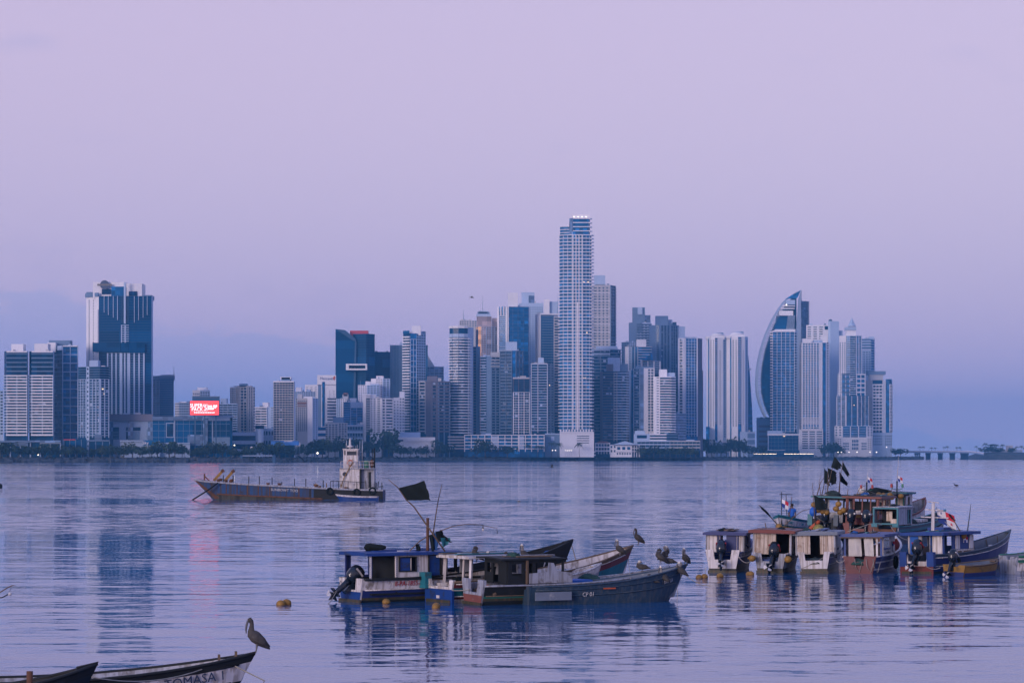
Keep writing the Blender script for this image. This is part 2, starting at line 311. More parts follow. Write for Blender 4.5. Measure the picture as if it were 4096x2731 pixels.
def vol(par, d, fp, yt, yb, fac, wall='W', depth=26, name='wall', zb=None):
    """one block of a building: plan fp = [px or (px, depth offset)] along the seen side, fac = (core material, [facade ops]) per wall"""
    org = par.location
    q = [(p, 0) if not isinstance(p, tuple) else p for p in fp]
    pts = [V((X(p, d+k), d+k)) for p, k in q]
    zt = Z(yt, d); z0 = GZ if yb is None else Z(yb, d)
    if zb is not None: z0 = zb
    back = [V((X(q[-1][0]-.4, d+q[-1][1]+depth), d+q[-1][1]+depth)), V((X(q[0][0]+.4, d+q[0][1]+depth), d+q[0][1]+depth))]
    poly = [p-V((org.x, org.y)) for p in pts+back]
    cores = [f[0] for f in fac]
    names = list(dict.fromkeys([wall]+cores))
    side = [names.index(c) for c in cores]+[0, 0, 0]
    b = MB().prism(poly, z0-org.z, zt-org.z, 0, side, 0).build(name, [MM[k] for k in names], par)
    if len(fac) != len(pts)-1: print("FAC MISMATCH", par["label"], len(fac), len(pts)-1)
    for i, (core, ops) in enumerate(fac[:len(pts)-1]):
        a, c = pts[i], pts[i+1]; u = (c-a); ln = u.length; u.normalize(); n = V((u.y, -u.x)); ang = math.atan2(u.y, u.x)
        def put(nm, uu, z, sx, sy, sz, m, o=0.0):
            p = a+u*(uu*ln)+n*(o+sy/2-.03)
            return link(nm, boxmesh(nm, sx, sy, sz, m), par, (p.x-org.x, p.y-org.y, z-org.z), (0, 0, ang))
        for op in ops:
            k = op[0]; kw = op[-1] if isinstance(op[-1], dict) else {}
            u0, u1 = kw.get('u', (0, 1)); ya = Z(kw['t'], d) if 't' in kw else zt; yb_ = Z(kw['b'], d) if 'b' in kw else z0
            if k == 's':      # floor slabs: n, thickness share, depth, material
                _, nfl, th, dp, m = op[:5]; fh = (ya-yb_)/nfl
                for j in range(nfl):
                    put(kw.get('n', 'floor_slab'), (u0+u1)/2, ya-fh*(j+th/2)-.02, (u1-u0)*ln+kw.get('ex', .3), dp, fh*th, MM[m])
                if core == 'GD' and nfl >= 9 and (u1-u0)*ln > 5:      # odd screens, blinds and shaded rooms between the slabs
                    for _ in range(int(nfl*.9)):
                        j = rnd.randrange(nfl-1); pw_ = rnd.uniform(1.2, 3.4); uu = rnd.uniform(u0, u1-pw_/ln) if u1-u0 > pw_/ln else u0
                        put('window_panel', uu+pw_/ln/2, ya-fh*(j+th+(1-th)/2), pw_, rnd.uniform(.12, .3), fh*(1-th)*rnd.uniform(.55, .95), MM[rnd.choice(['GP', 'GD', 'GB', 'GR', 'W2', 'GD', 'GP', 'BR'])])
            elif k == 'p':    # piers: n, width share, depth, material
                _, np_, ws, dp, m = op[:5]; pw = (u1-u0)*ln/max(np_-1+ws, 1)
                for j in range(np_):
                    uu = u0+((j+ws/2)*pw/ln if np_ > 1 else (u1-u0)/2)
                    put(kw.get('n', 'pier'), uu, (ya+yb_)/2, (pw*ws if np_ > 1 else (u1-u0)*ln*ws), dp, ya-yb_-.05, MM[m])
            elif k == 'w':    # single windows: columns, rows, width share, height share, material
                _, nc, nr_, fw, fh_, m = op[:6]; cw = (u1-u0)*ln/nc; fh = (ya-yb_)/nr_
                for j in range(nr_):
                    for e in range(nc):
                        if kw.get('skip') and rnd.random() < kw['skip']: continue
                        put(kw.get('n', 'window'), u0+(e+.5)*cw/ln, ya-(j+.5)*fh, cw*fw, kw.get('dp', .16), fh*fh_, MM[m])
            elif k == 'b':    # one panel: u0,u1,top,bottom,depth,material,name
                _, a0, a1, t_, b_, dp, m, nm = op[:8]
                put(nm, (a0+a1)/2, (Z(t_, d)+Z(b_, d))/2, (a1-a0)*ln, dp, Z(t_, d)-Z(b_, d), MM[m])
            elif k == 'l':    # lit windows at (u, row)
                for (uu, yy) in op[1]: put('lit_window', uu, Z(yy, d), 1.5, .25, 1.1, LIT)
    return b
def box_on(par, d, x0, x1, yt, yb, m, dd=6, depth=12, name='roof_house'):
    org = par.location
    a, b_ = X(x0, d+dd), X(x1, d+dd)
    MB().box(a-org.x, b_-org.x, d+dd-org.y, d+dd+depth-org.y, Z(yb, d+dd)-org.z-1.5, Z(yt, d+dd)-org.z).build(name, MM[m], par)
TW = []
def tower(name, label, d, fp, yt, fac, wall='W', yb=None, depth=26, roofs=(), ant=(), cat='building', group=None, units=2):
    ps = [p if not isinstance(p, tuple) else p[0] for p in fp]
    t = thing(name, label, cat, (X((ps[0]+ps[-1])/2, d), d, GZ), 0, group)
    vol(t, d, fp, yt, yb, fac, wall, depth)
    for r in roofs: box_on(t, d, *r)
    for (ax, ay) in ant:
        MB().tube([(X(ax, d)-t.location.x, 8, Z(yt+20, d)-GZ), (X(ax, d)-t.location.x, 8, Z(ay, d)-GZ)], [.45, .12], 5).build('antenna', MM['GR'], t)
    w_ = ps[-1]-ps[0]
    for i in range(units):
        a = ps[0]+w_*rnd.uniform(.08, .8); box_on(t, d, a, a+w_*rnd.uniform(.05, .14), yt-rnd.uniform(3, 8), yt, rnd.choice(['W2', 'GR', 'CR']), rnd.uniform(3, 12), 3, 'roof_unit')
    return t
T = tower
# ---------------------------------------------------------------- skyline, left group
T('apartment_block', 'sliver of pale apartment block at the far left edge of the shore', 2200, [-60, 14], 1562, [('W2', [('w', 5, 14, .6, .5, 'WN', dict(b=1740))])])
tw = dict(group='twin banded apartment towers')
for (x0, x1, bx, lab) in ((17, 113, (45, 93, 1376), 'left one of the two banded apartment towers with dark top floors'), (117, 217, (137, 192, 1374), 'right one of the two banded apartment towers with dark top floors')):
    T('apartment_tower', lab, 2080, [(x0, 6), (x0+10, 0), (x1-4, 0), (x1, 3)], 1404,
      [('GD', [('s', 20, .42, 1.2, 'W2', dict(t=1500, b=1735))]),
       ('GD', [('s', 20, .42, 1.6, 'W', dict(t=1500, b=1735)), ('p', 3, .06, 1.2, 'W2', dict(t=1500, b=1735)), ('s', 5, .22, .8, 'GR', dict(t=1412, b=1500)), ('b', 0, 1, 1404, 1409, 1., 'W', 'parapet'), ('b', -.02, 1.02, 1736, 1742, 2., 'W', 'canopy')]),
       ('W2', [])], 'GR', roofs=[(bx[0], bx[1], bx[2], 1404, 'W')], **tw)
T('glass_tower', 'blue gridded glass tower beside the banded twin towers', 2110, [(214, 12), (250, 0), (313, 0)], 1382,
  [('GD', [('s', 26, .12, .5, 'GR'), ('b', .0, 1, 1382, 1400, .6, 'W2', 'parapet')]),
   ('GB', [('s', 13, .10, .8, 'W2'), ('s', 26, .06, .5, 'GR'), ('p', 3, .09, .9, 'W2'), ('b', 0, 1, 1382, 1386, .9, 'W', 'parapet')])], 'GR',
  roofs=[(190, 222, 1370, 1400, 'W', 4), (196, 280, 1361, 1390, 'GR', 12)])
T('apartment_tower', 'narrow dark-topped apartment tower in front of the dark hotel tower', 2060, [(313, 9), (345, 4), (357, 0), (400, -4), (435, 2)], 1466,
  [('GD', [('s', 5, .2, .8, 'GR', dict(b=1515)), ('s', 22, .22, .7, 'W2', dict(t=1515, b=1750)), ('p', 4, .14, .8, 'W2', dict(t=1515, b=1750))]),
   ('W2', [('w', 1, 20, .4, .4, 'WN')]),
   ('GD', [('s', 5, .2, .8, 'GR', dict(b=1515)), ('s', 22, .24, .7, 'W2', dict(t=1515, b=1750)), ('p', 4, .16, .9, 'W2', dict(t=1515, b=1750))]),
   ('GD', [('s', 5, .2, .8, 'GR', dict(b=1515)), ('s', 22, .24, .7, 'W2', dict(t=1515, b=1750)), ('p', 3, .16, .9, 'W2', dict(t=1515, b=1750)), ('l', [(.3, 1556), (.5, 1575)])])], 'GR',
  roofs=[(357, 392, 1441, 1470, 'W2', 8)])
# the big dark hotel tower
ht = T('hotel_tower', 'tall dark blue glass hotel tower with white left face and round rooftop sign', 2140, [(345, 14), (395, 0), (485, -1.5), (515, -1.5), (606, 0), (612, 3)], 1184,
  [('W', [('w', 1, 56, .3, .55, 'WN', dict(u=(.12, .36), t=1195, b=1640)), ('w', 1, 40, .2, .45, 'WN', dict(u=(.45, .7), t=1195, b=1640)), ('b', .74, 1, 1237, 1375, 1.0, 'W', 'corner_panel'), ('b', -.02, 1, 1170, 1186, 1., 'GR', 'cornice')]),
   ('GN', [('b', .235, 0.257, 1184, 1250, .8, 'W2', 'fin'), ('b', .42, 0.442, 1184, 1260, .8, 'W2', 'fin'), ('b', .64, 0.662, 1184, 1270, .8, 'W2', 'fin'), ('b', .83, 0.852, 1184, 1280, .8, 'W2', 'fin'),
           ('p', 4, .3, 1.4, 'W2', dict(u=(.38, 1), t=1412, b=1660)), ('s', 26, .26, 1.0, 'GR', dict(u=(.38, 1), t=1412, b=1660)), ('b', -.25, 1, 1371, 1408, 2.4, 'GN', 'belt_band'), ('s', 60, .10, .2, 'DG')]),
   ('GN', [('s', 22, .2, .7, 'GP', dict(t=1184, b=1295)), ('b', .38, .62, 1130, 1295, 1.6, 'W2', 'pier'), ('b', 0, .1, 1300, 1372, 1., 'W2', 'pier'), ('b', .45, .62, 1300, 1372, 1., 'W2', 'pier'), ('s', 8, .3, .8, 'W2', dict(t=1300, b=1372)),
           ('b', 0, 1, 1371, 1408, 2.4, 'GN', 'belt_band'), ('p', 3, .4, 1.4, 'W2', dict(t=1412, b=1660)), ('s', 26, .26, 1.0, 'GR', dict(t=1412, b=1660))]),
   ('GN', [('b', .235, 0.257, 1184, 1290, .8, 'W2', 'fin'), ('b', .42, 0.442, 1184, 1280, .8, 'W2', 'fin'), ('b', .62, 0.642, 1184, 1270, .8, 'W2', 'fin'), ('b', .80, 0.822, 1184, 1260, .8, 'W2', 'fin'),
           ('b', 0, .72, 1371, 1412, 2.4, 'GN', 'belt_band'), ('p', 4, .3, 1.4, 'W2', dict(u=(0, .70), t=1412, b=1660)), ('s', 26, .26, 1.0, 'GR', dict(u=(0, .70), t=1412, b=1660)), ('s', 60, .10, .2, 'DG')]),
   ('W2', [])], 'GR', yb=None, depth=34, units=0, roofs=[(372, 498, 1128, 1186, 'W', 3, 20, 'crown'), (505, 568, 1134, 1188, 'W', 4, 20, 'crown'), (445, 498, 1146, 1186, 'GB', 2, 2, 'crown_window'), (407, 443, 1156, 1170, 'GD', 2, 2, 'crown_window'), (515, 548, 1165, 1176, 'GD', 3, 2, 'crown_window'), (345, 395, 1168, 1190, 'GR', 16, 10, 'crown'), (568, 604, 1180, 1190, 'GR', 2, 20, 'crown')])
g = MB(); r_ = 3.9
g.rings([[(r_*cos(2*pi*j/20), -.6+k*.9, r_*sin(2*pi*j/20)) for j in range(20)] for k in (0, 1)], smooth=False)
sg = g.build('round_sign', mat('sign_bronze', (.05, .07, .12), .4, .2), ht, (X(418, 2140)-ht.location.x, .9, Z(1139, 2140)-GZ))
MB().box(-6.2, 6.2, -.9, .1, -.8, .8).build('sign_band', mat('sign_tan', (.16, .14, .12), .5), sg)
T('mall_block', 'mall podium with rust-brown top band under the dark hotel tower', 2090, [433, 612], 1656,
  [('BG', [('b', 0, 1, 1656, 1684, 1.5, 'BR', 'top_band'), ('b', .02, .24, 1708, 1756, .4, 'GD', 'opening'), ('b', .40, .72, 1708, 1722, .4, 'GD', 'opening'), ('b', .40, .54, 1726, 1756, .4, 'GD', 'opening'), ('b', .54, .7, 1724, 1762, .5, 'GR', 'panel'), ('b', .86, .98, 1716, 1756, .5, 'GR', 'panel'), ('p', 3, .25, 1.2, 'GP', dict(t=1686)), ('s', 5, .3, .7, 'GR', dict(t=1726, b=1756, u=(.02, .24)))])], 'BG', depth=40)
T('office_block', 'grey gridded office block right of the dark hotel tower', 2200, [(608, 14), (640, 0), (695, 0)], 1502,
  [('GR', [('w', 2, 16, .6, .5, 'WN', dict(t=1515, b=1660))]), ('GR', [('w', 7, 16, .62, .6, 'GB', dict(t=1515, b=1660)), ('b', 0, 1, 1500, 1508, .6, 'BG', 'parapet')])], 'GR', roofs=[(648, 692, 1499, 1510, 'GR')], ant=[(691, 1462)])
T('mall_block', 'wide glass-fronted shopping mall with white piers below the red billboard', 2070, [610, 930], 1668,
  [('GN', [('b', 0, .64, 1666, 1682, 1.4, 'GP', 'top_band'), ('b', .64, 1, 1660, 1682, 1.4, 'BG', 'top_band'), ('b', .0, .14, 1668, 1682, 1.8, 'GP', 'panel'), ('b', .17, .27, 1690, 1750, .6, 'BG', 'window_frame'), ('b', .18, .26, 1694, 1746, .9, 'GD', 'display_window'),
           ('b', .27, .285, 1680, 1782, 1., 'BG', 'pier'), ('b', .44, .63, 1738, 1782, 1.2, 'GP', 'panel'), ('b', .635, .695, 1672, 1782, 2., 'GP', 'pier'), ('b', .745, .757, 1682, 1782, 1.2, 'BG', 'pier'), ('b', .757, 1, 1748, 1782, 1.0, 'GR', 'panel'), ('b', .97, 1, 1670, 1782, 1.4, 'GN', 'pier'), ('s', 6, .05, .3, 'GR'), ('p', 14, .04, .3, 'GR')])], 'BG', depth=60)
T('low_block', 'low white canopied podium behind the trees at the far left', 1990, [-80, 245], 1763,
  [('GD', [('b', 0, 1, 1761, 1769, 3.5, 'GP', 'canopy'), ('b', .42, .60, 1766, 1784, 2.5, 'GP', 'porch'), ('b', .75, 1, 1764, 1774, 2., 'BG', 'canopy'), ('p', 9, .10, 1.5, 'BG')])], 'BG', depth=30, units=0)
T('low_block', 'low dark shop with a red roof edge behind the shore trees', 2030, [255, 350], 1757, [('GD', [('b', 0, .5, 1756, 1760, .8, 'RED', 'fascia'), ('p', 5, .1, .6, 'GR')])], 'GR', depth=20, units=0)
T('low_block', 'low white pavilion with columns in front of the narrow apartment tower', 2030, [355, 440], 1762, [('GD', [('b', 0, 1, 1759, 1765, 1.5, 'GP', 'canopy'), ('b', .28, .62, 1738, 1762, .8, 'GP', 'panel'), ('p', 4, .1, .8, 'GP')])], 'GP', depth=18, units=0)
sk = T('low_block', 'low blue-signed shop with pitched roof behind the shore trees', 2040, [480, 640], 1762, [('BG', [('b', 0, .58, 1760, 1767, 1.5, 'BG', 'roof_edge'), ('b', .58, .96, 1760, 1780, 1.0, 'GB', 'sign_panel')])], 'GR', depth=24, units=0)
text('sign_lettering', 'Sky', 3.6, W, sk, (X(583, 2040)-sk.location.x, -1.25, Z(1771, 2040)-GZ), (pi/2, 0, 0), .05)
T('low_block', 'low pale warehouse with an orange stripe right of the blue-signed shop', 2045, [640, 760], 1770, [('BG', [('b', 0, 1, 1774, 1777, .6, 'GR', 'stripe')])], 'BG', depth=24, units=0)
# billboard on its own frame
bb = thing('billboard', 'glowing red screen billboard with white lettering above the mall', 'billboard', (X(817, 2050), 2050, GZ))
def lx(px, d=2050, o=bb): return X(px, d)-o.location.x
def lz(py, d=2050): return Z(py, d)-GZ
MB().box(lx(768), lx(877), 2, 3, lz(1662), lz(1585)).build('backing_panel', MM['DG'], bb)
MB().box(lx(767), lx(878), 1.6, 3.2, lz(1587), lz(1584)).build('top_rail', MM['GR'], bb)
for q in (775, 815, 860): MB().box(lx(q), lx(q+4), 3, 4, 0, lz(1600)).build('post', MM['DG'], bb)
MB().box(lx(759), lx(876), .4, 1.4, lz(1661), lz(1602)).build('screen_frame', MM['DG'], bb)
scr = mat('screen_red', (.5, .03, .03), .5, .02, emit=(1., .05, .045), estr=2.0, rvar=0)
scw = mat('screen_white', (.8, .8, .8), .5, .02, emit=(1., .80, .84), estr=1.9, rvar=0)
s_ = MB().box(lx(760.5), lx(875), 0, .4, lz(1659), lz(1603.5)).build('screen', scr, bb)
for (tx, px_, py_, hh) in (('SUPER', 785, 1622, 4.3), ('PACK', 789, 1637, 4.3), ('5', 822, 1631, 5.8), ('$', 813, 1622, 2.0)):
    text('lettering', tx, hh, scw, s_, (lx(px_), -.06, lz(py_)), (pi/2, 0, 0), .04, .86)
for (a, b_, y0, y1) in ((832, 850, 1621, 1627), (853, 870, 1620, 1627), (832, 866, 1629, 1632), (832, 856, 1634, 1638), (776, 860, 1648, 1651)):
    n_ = max(2, int((b_-a)/7))
    for k in range(n_):
        q0 = a+(b_-a)*k/n_; MB().box(lx(q0), lx(q0+(b_-a)/n_*.8), -.1, 0, lz(y1), lz(y0)).build('lettering', scw, s_)
fr = MB()
for (a, b_, y0, y1) in ((813, 830, 1617, 1618), (829, 830, 1618, 1641), (813, 830, 1641, 1642)): fr.box(lx(a), lx(b_), -.1, 0, lz(y1), lz(y0))
fr.build('price_frame', scw, s_)
# middle-left city
T('apartment_block', 'white stepped apartment block rising behind the red billboard', 2300, [770, 800, 840], 1560, [('W', [('w', 4, 8, .55, .5, 'WN', dict(b=1650, t=1570))]), ('W2', [('w', 4, 8, .5, .5, 'WN', dict(b=1650, t=1565))])], roofs=[(789, 826, 1549, 1562, 'W')])
T('apartment_block', 'low white apartment block left of the red billboard', 2300, [700, 716, 762], 1610, [('W', [('w', 2, 7, .6, .5, 'WN', dict(b=1680))]), ('W2', [('w', 5, 7, .7, .5, 'WN', dict(b=1680))])], roofs=[(718, 745, 1606, 1612, 'W'), (748, 762, 1604, 1612, 'GR')])
T('apartment_block', 'blue-grey balconied block right of the red billboard', 2180, [872, 950], 1614, [('GD', [('s', 12, .38, 1.2, 'W2', dict(b=1725)), ('p', 5, .12, 1., 'GR', dict(b=1725))])], 'GR', roofs=[(882, 906, 1593, 1614, 'W2')])
T('apartment_tower', 'beige apartment tower with vertical piers right of the billboard', 2240, [(920, 10), (946, 2), (962, 0), (990, -3), (1012, 0), (1020, 4)], 1547,
  [('CR', [('w', 4, 24, .5, .55, 'WN', dict(t=1552, b=1727))]), ('GD', [('p', 4, .4, 1.2, 'CR'), ('s', 24, .22, .8, 'CR')]), ('GD', [('s', 24, .3, 1.2, 'CR'), ('p', 3, .2, 1., 'CR')]), ('GD', [('p', 3, .5, 1.2, 'CR'), ('s', 24, .22, .8, 'CR')]), ('CR', [('w', 1, 24, .5, .5, 'WN')])], 'CR',
  roofs=[(957, 986, 1534, 1548, 'GR'), (948, 1005, 1542, 1548, 'CR')])
T('apartment_block', 'white balconied block left of the tall dark slab tower', 2200, [1020, 1068, 1094], 1627, [('GD', [('s', 14, .48, 1.4, 'W', dict(b=1770)), ('p', 3, .12, 1., 'W2', dict(b=1770))]), ('W2', [('w', 2, 14, .4, .4, 'WN', dict(b=1760, u=(.6, 1)))])], 'W', roofs=[(1050, 1073, 1609, 1628, 'W')])
T('apartment_tower', 'dark slab tower with cream balcony bands standing alone', 2120, [1094, (1176, 0), (1180, 8)], 1526,
  [('GD', [('s', 25, .30, 1.6, 'CR', dict(b=1768)), ('p', 8, .14, 1.2, 'CR', dict(b=1768)), ('w', 8, 25, .45, .3, 'GP', dict(b=1768, dp=.5, skip=.7)), ('b', 0, 1, 1524, 1529, 1.8, 'W', 'parapet')]), ('W2', [])], 'W2', roofs=[(1126, 1160, 1509, 1526, 'GR'), (1122, 1164, 1507, 1510, 'W')])
T('low_block', 'low banded office block at the foot of the beige tower', 2110, [928, 1026], 1728, [('GD', [('s', 3, .42, 1.4, 'W2'), ('b', 0, .2, 1728, 1732, 1., 'W', 'parapet')])], 'W2', depth=26)
cy_ = [(1022+16.5*(1-cos(pi*k/8)), 6-6*sin(pi*k/8)) for k in range(9)]
T('round_block', 'round grey tower end with a dark top beside the low office block', 2100, cy_, 1700, [('W2', [('b', 0, 1, 1701, 1714, .4, 'GD', 'dark_band')])]*8, 'W2', units=0)
T('low_block', 'plain low block between the round grey end and the slab tower', 2130, [1050, 1095], 1712, [('W2', [('w', 4, 3, .6, .4, 'WN')])], 'W2')
T('apartment_block', 'orange-tinted apartment block with many small windows right of the slab tower', 2260, [(1182, 6), (1190, 0), (1230, 0), (1250, 0), (1272, 8)], 1592,
  [('CR', [('w', 1, 18, .5, .5, 'WN', dict(b=1760))]), ('CR', [('w', 5, 18, .5, .55, 'WN', dict(b=1725, t=1600)), ('b', .0, .9, 1608, 1616, .3, 'TRC', 'panel'), ('b', 0, .9, 1622, 1626, .3, 'TRC', 'panel')]), ('W', []), ('W2', [('w', 2, 18, .3, .4, 'WN', dict(b=1760))])], 'W', roofs=[(1214, 1250, 1586, 1594, 'W'), (1190, 1208, 1576, 1594, 'CR')])
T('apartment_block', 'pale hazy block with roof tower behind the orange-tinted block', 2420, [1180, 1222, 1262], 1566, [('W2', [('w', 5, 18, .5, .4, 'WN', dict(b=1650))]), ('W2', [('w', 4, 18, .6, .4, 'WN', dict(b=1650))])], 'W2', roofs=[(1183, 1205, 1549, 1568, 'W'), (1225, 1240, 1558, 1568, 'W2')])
mc = T('bank_tower', 'pale bank tower with a blue vertical strip and name sign', 2480, [1220, 1272, 1285, 1310, 1344], 1538,
  [('W', [('w', 3, 12, .5, .2, 'WN', dict(t=1545, b=1640))]), ('GR', []), ('W', [('b', .15, .55, 1527, 1705, .8, 'GB', 'blue_strip')]), ('W', [('s', 9, .4, .6, 'GD', dict(t=1592, b=1700)), ('w', 2, 5, .3, .2, 'WN', dict(t=1560, b=1590))])], 'W', units=0)
vol(mc, 2480, [1269, 1344], 1500, 1540, [('W', [])], 'W', 24)
text('name_lettering', 'Mercantil', 3.8, mat('sign_navy', (.03, .06, .22), .5), mc, (X(1308, 2480)-mc.location.x, -.15, Z(1514, 2480)-GZ), (pi/2, 0, 0), .08, .95)
lg = mat('sign_orange', (.5, .10, .05), .5)
MB().add([(0, 0, 0), (1.6, 0, -2.2), (2.4, 0, 1.8), (1.0, 0, 2.4), (0, -.2, 0), (1.6, -.2, -2.2), (2.4, -.2, 1.8), (1.0, -.2, 2.4)], [(0, 1, 2, 3), (7, 6, 5, 4), (0, 4, 5, 1), (1, 5, 6, 2), (2, 6, 7, 3), (3, 7, 4, 0)]).build('logo', lg, mc, (X(1332, 2480)-mc.location.x, -.15, Z(1513, 2480)-GZ))
T('low_block', 'low blue and white striped block below the bank tower', 2300, [1269, 1302], 1708, [('W', [('s', 5, .5, .5, 'GB')])], 'W')
T('apartment_block', 'beige apartment block with heavy balconies in front of the bank tower', 2340, [1300, 1352, 1390], 1690, [('CR', [('w', 4, 9, .6, .5, 'WN', dict(b=1775, t=1695))]), ('GD', [('s', 9, .45, 1.2, 'CR', dict(b=1775)), ('p', 4, .35, 1.3, 'CR')])], 'CR', roofs=[(1332, 1372, 1668, 1692, 'GR')])
# centre-left
c1 = thing('slanted_tower', 'dark blue glass tower with slanted top and white frame across it', 'building', (X(1420, 2700), 2700, GZ))
def slant(par, d, pts, depth, m, name, dd=0):
    b = MB(); o = par.location; n = len(pts)
    fr_ = [(X(p, d+dd)-o.x, d+dd-o.y, Z(y, d+dd)-o.z) for p, y in pts]; bk = [(X(p, d+dd+depth)-o.x, d+dd+depth-o.y, Z(y, d+dd+depth)-o.z) for p, y in pts]
    b.add(fr_+bk, [list(range(n)), list(range(n, 2*n))[::-1]]+[[i, i+n, (i+1) % n+n, (i+1) % n] for i in range(n)])
    return b.build(name, m, par)
slant(c1, 2700, [(1342, 1815), (1342, 1316), (1380, 1320), (1420, 1352), (1410, 1815)], 30, GN, 'glazing', 0)
slant(c1, 2700, [(1344, 1317), (1380, 1320), (1420, 1352), (1425, 1366), (1412, 1362)], 3, MM['DG'], 'sloped_roof', -3)
slant(c1, 2700, [(1405, 1815), (1420, 1350), (1426, 1366), (1416, 1815)], 6, MM['DG'], 'seam', -2)
vol(c1, 2700, [(1412, 3), (1465, -4), (1499, 8)], 1335, 1815, [('GN', [('s', 48, .08, .25, 'DG'), ('p', 10, .05, .25, 'DG')]), ('GN', [('s', 48, .08, .25, 'DG')])], 'DG', 30)
box_on(c1, 2700, 1400, 1472, 1322, 1345, 'RED', 8, 12, 'red_roof_house')
fr = MB(); ox, oy = c1.location.x, c1.location.y
for (a, b_, y0, y1) in ((1384, 1468, 1455, 1461), (1384, 1468, 1474, 1480), (1384, 1395, 1461, 1474), (1462, 1468, 1461, 1474)): fr.box(X(a, 2690)-ox, X(b_, 2690)-ox, -12, 0, Z(y1, 2690)-GZ, Z(y0, 2690)-GZ)
fr.build('white_frame', W, c1)
T('glass_block', 'plain dark blue glass block right of the slanted tower', 2760, [1494, 1566], 1407, [('GN', [('s', 24, .1, .2, 'DG', dict(b=1600))])], 'DG')
T('office_tower', 'grey-blue tower with fine vertical ribs behind the white-slabbed tower', 2740, [1560, 1612, 1711], 1380, [('GR', [('p', 11, .45, .6, 'GR', dict(n='rib')), ('p', 10, .3, .4, 'GN', dict(n='rib'))]), ('GN', [('s', 30, .2, .3, 'GR', dict(b=1500))])], 'GR', roofs=[(1600, 1616, 1370, 1382, 'W2')])
T('condo_tower', 'slim condo tower with white corner slabs and an angular white crown', 2640, [(1613, 5), (1641, 0), (1666, 3), (1703, 14)], 1333,
  [('GD', [('s', 34, .42, 1.8, 'W', dict(t=1345, b=1725)), ('b', 0, .9, 1322, 1334, .5, 'GB', 'glass_crown')]), ('GB', [('s', 17, .12, .7, 'W2', dict(t=1355, b=1725)), ('p', 3, .12, .8, 'W2', dict(t=1355, b=1725))]), ('W2', [('w', 4, 36, .55, .5, 'WN', dict(t=1335, b=1725))])], 'W2',
  roofs=[(1647, 1683, 1303, 1335, 'W', 5), (1668, 1702, 1325, 1336, 'GP', 12)], ant=[(1679, 1296)])
c5 = T('peak_building', 'building with a tall golden triangular gable and a gridded glass top', 2800, [1700, 1775], 1466, [('GP', [('s', 6, .18, .6, 'W2', dict(b=1530)), ('p', 5, .12, .6, 'W2', dict(b=1530))])], 'W2', units=0)
slant(c5, 2800, [(1701, 1466), (1701, 1405), (1739, 1466)], 5, CR, 'gable', 4)
T('residential_tower', 'brown residential tower with cream balconies on its left edge', 2610, [(1677, 3), (1703, 0), (1722, 0), (1752, 1), (1800, 6)], 1524,
  [('GD', [('s', 16, .34, 1.5, 'CR', dict(b=1735)), ('p', 2, .1, 1., 'CR', dict(b=1735))]), ('BR', []), ('GD', [('s', 16, .4, 1.1, 'BR', dict(b=1735)), ('p', 2, .4, 1., 'BR')]), ('GD', [('s', 16, .45, 1.1, 'BR', dict(b=1735)), ('p', 3, .2, 1., 'GR')])], 'BR', roofs=[(1708, 1750, 1504, 1526, 'BR'), (1752, 1765, 1512, 1526, 'CR')])
T('apartment_block', 'pale stepped block with pinnacle below the slanted glass tower', 2560, [1432, 1468, 1518], 1540, [('W', [('w', 4, 8, .4, .4, 'WN', dict(b=1610))]), ('W2', [('w', 4, 8, .6, .4, 'WN', dict(b=1610))])], 'W', roofs=[(1462, 1482, 1525, 1542, 'W'), (1482, 1515, 1536, 1545, 'W2')], ant=[(1440, 1520)])
T('apartment_block', 'pale round-topped block in front of the plain dark glass block', 2580, [1503, 1530, 1560], 1514, [('W', [('w', 3, 9, .4, .4, 'WN', dict(b=1600))]), ('GP', [('s', 10, .35, .6, 'W2', dict(b=1600)), ('p', 3, .3, .6, 'W2', dict(b=1600))])], 'W', roofs=[(1505, 1533, 1503, 1516, 'W'), (1484, 1506, 1514, 1530, 'W')])
T('apartment_block', 'pale block with a small pink roof house left of the low blue block', 2560, [1340, 1362, 1388], 1594, [('W2', [('w', 3, 11, .5, .45, 'WN', dict(b=1680))]), ('W', [('w', 3, 11, .5, .5, 'WN', dict(b=1680))])], 'W2', roofs=[(1370, 1392, 1577, 1596, 'CR'), (1374, 1390, 1571, 1578, 'TRC')])
T('glass_block', 'low blue glass block with a white top between the beige and white blocks', 2530, [1374, 1402, 1452], 1608, [('GB', [('s', 10, .16, .5, 'W2', dict(b=1700))]), ('GB', [('b', 0, 1, 1608, 1630, .5, 'W2', 'top_band'), ('s', 7, .12, .5, 'W2', dict(t=1630, b=1700)), ('p', 3, .08, .5, 'W2', dict(t=1630, b=1700))])], 'W2', roofs=[(1398, 1424, 1592, 1610, 'W')])
T('low_block', 'low cluttered blue-grey block behind the barge wheelhouse', 2500, [1388, 1452], 1698, [('GR', [('w', 6, 5, .6, .5, 'WN'), ('s', 5, .3, .9, 'W2')])], 'GR', roofs=[(1440, 1455, 1688, 1700, 'W')])
T('apartment_tower', 'white apartment tower with vertical bays and banded right wing', 2500, [(1452, 2), (1464, 0), (1480, 1), (1504, 3), (1526, 0), (1572, 6)], 1592,
  [('W', []), ('GD', [('s', 17, .5, .8, 'CR', dict(b=1740, t=1580))]), ('W', [('w', 2, 17, .5, .4, 'WN', dict(b=1740))]), ('W', [('w', 1, 17, .5, .45, 'WN', dict(b=1740))]), ('GD', [('s', 13, .48, 1.2, 'W', dict(b=1745)), ('p', 2, .06, 1.2, 'W', dict(b=1745)), ('b', .28, .36, 1592, 1745, 1.3, 'W', 'pier')])], 'W', roofs=[(1452, 1482, 1576, 1594, 'W', 2), (1484, 1502, 1578, 1594, 'W', 6)])
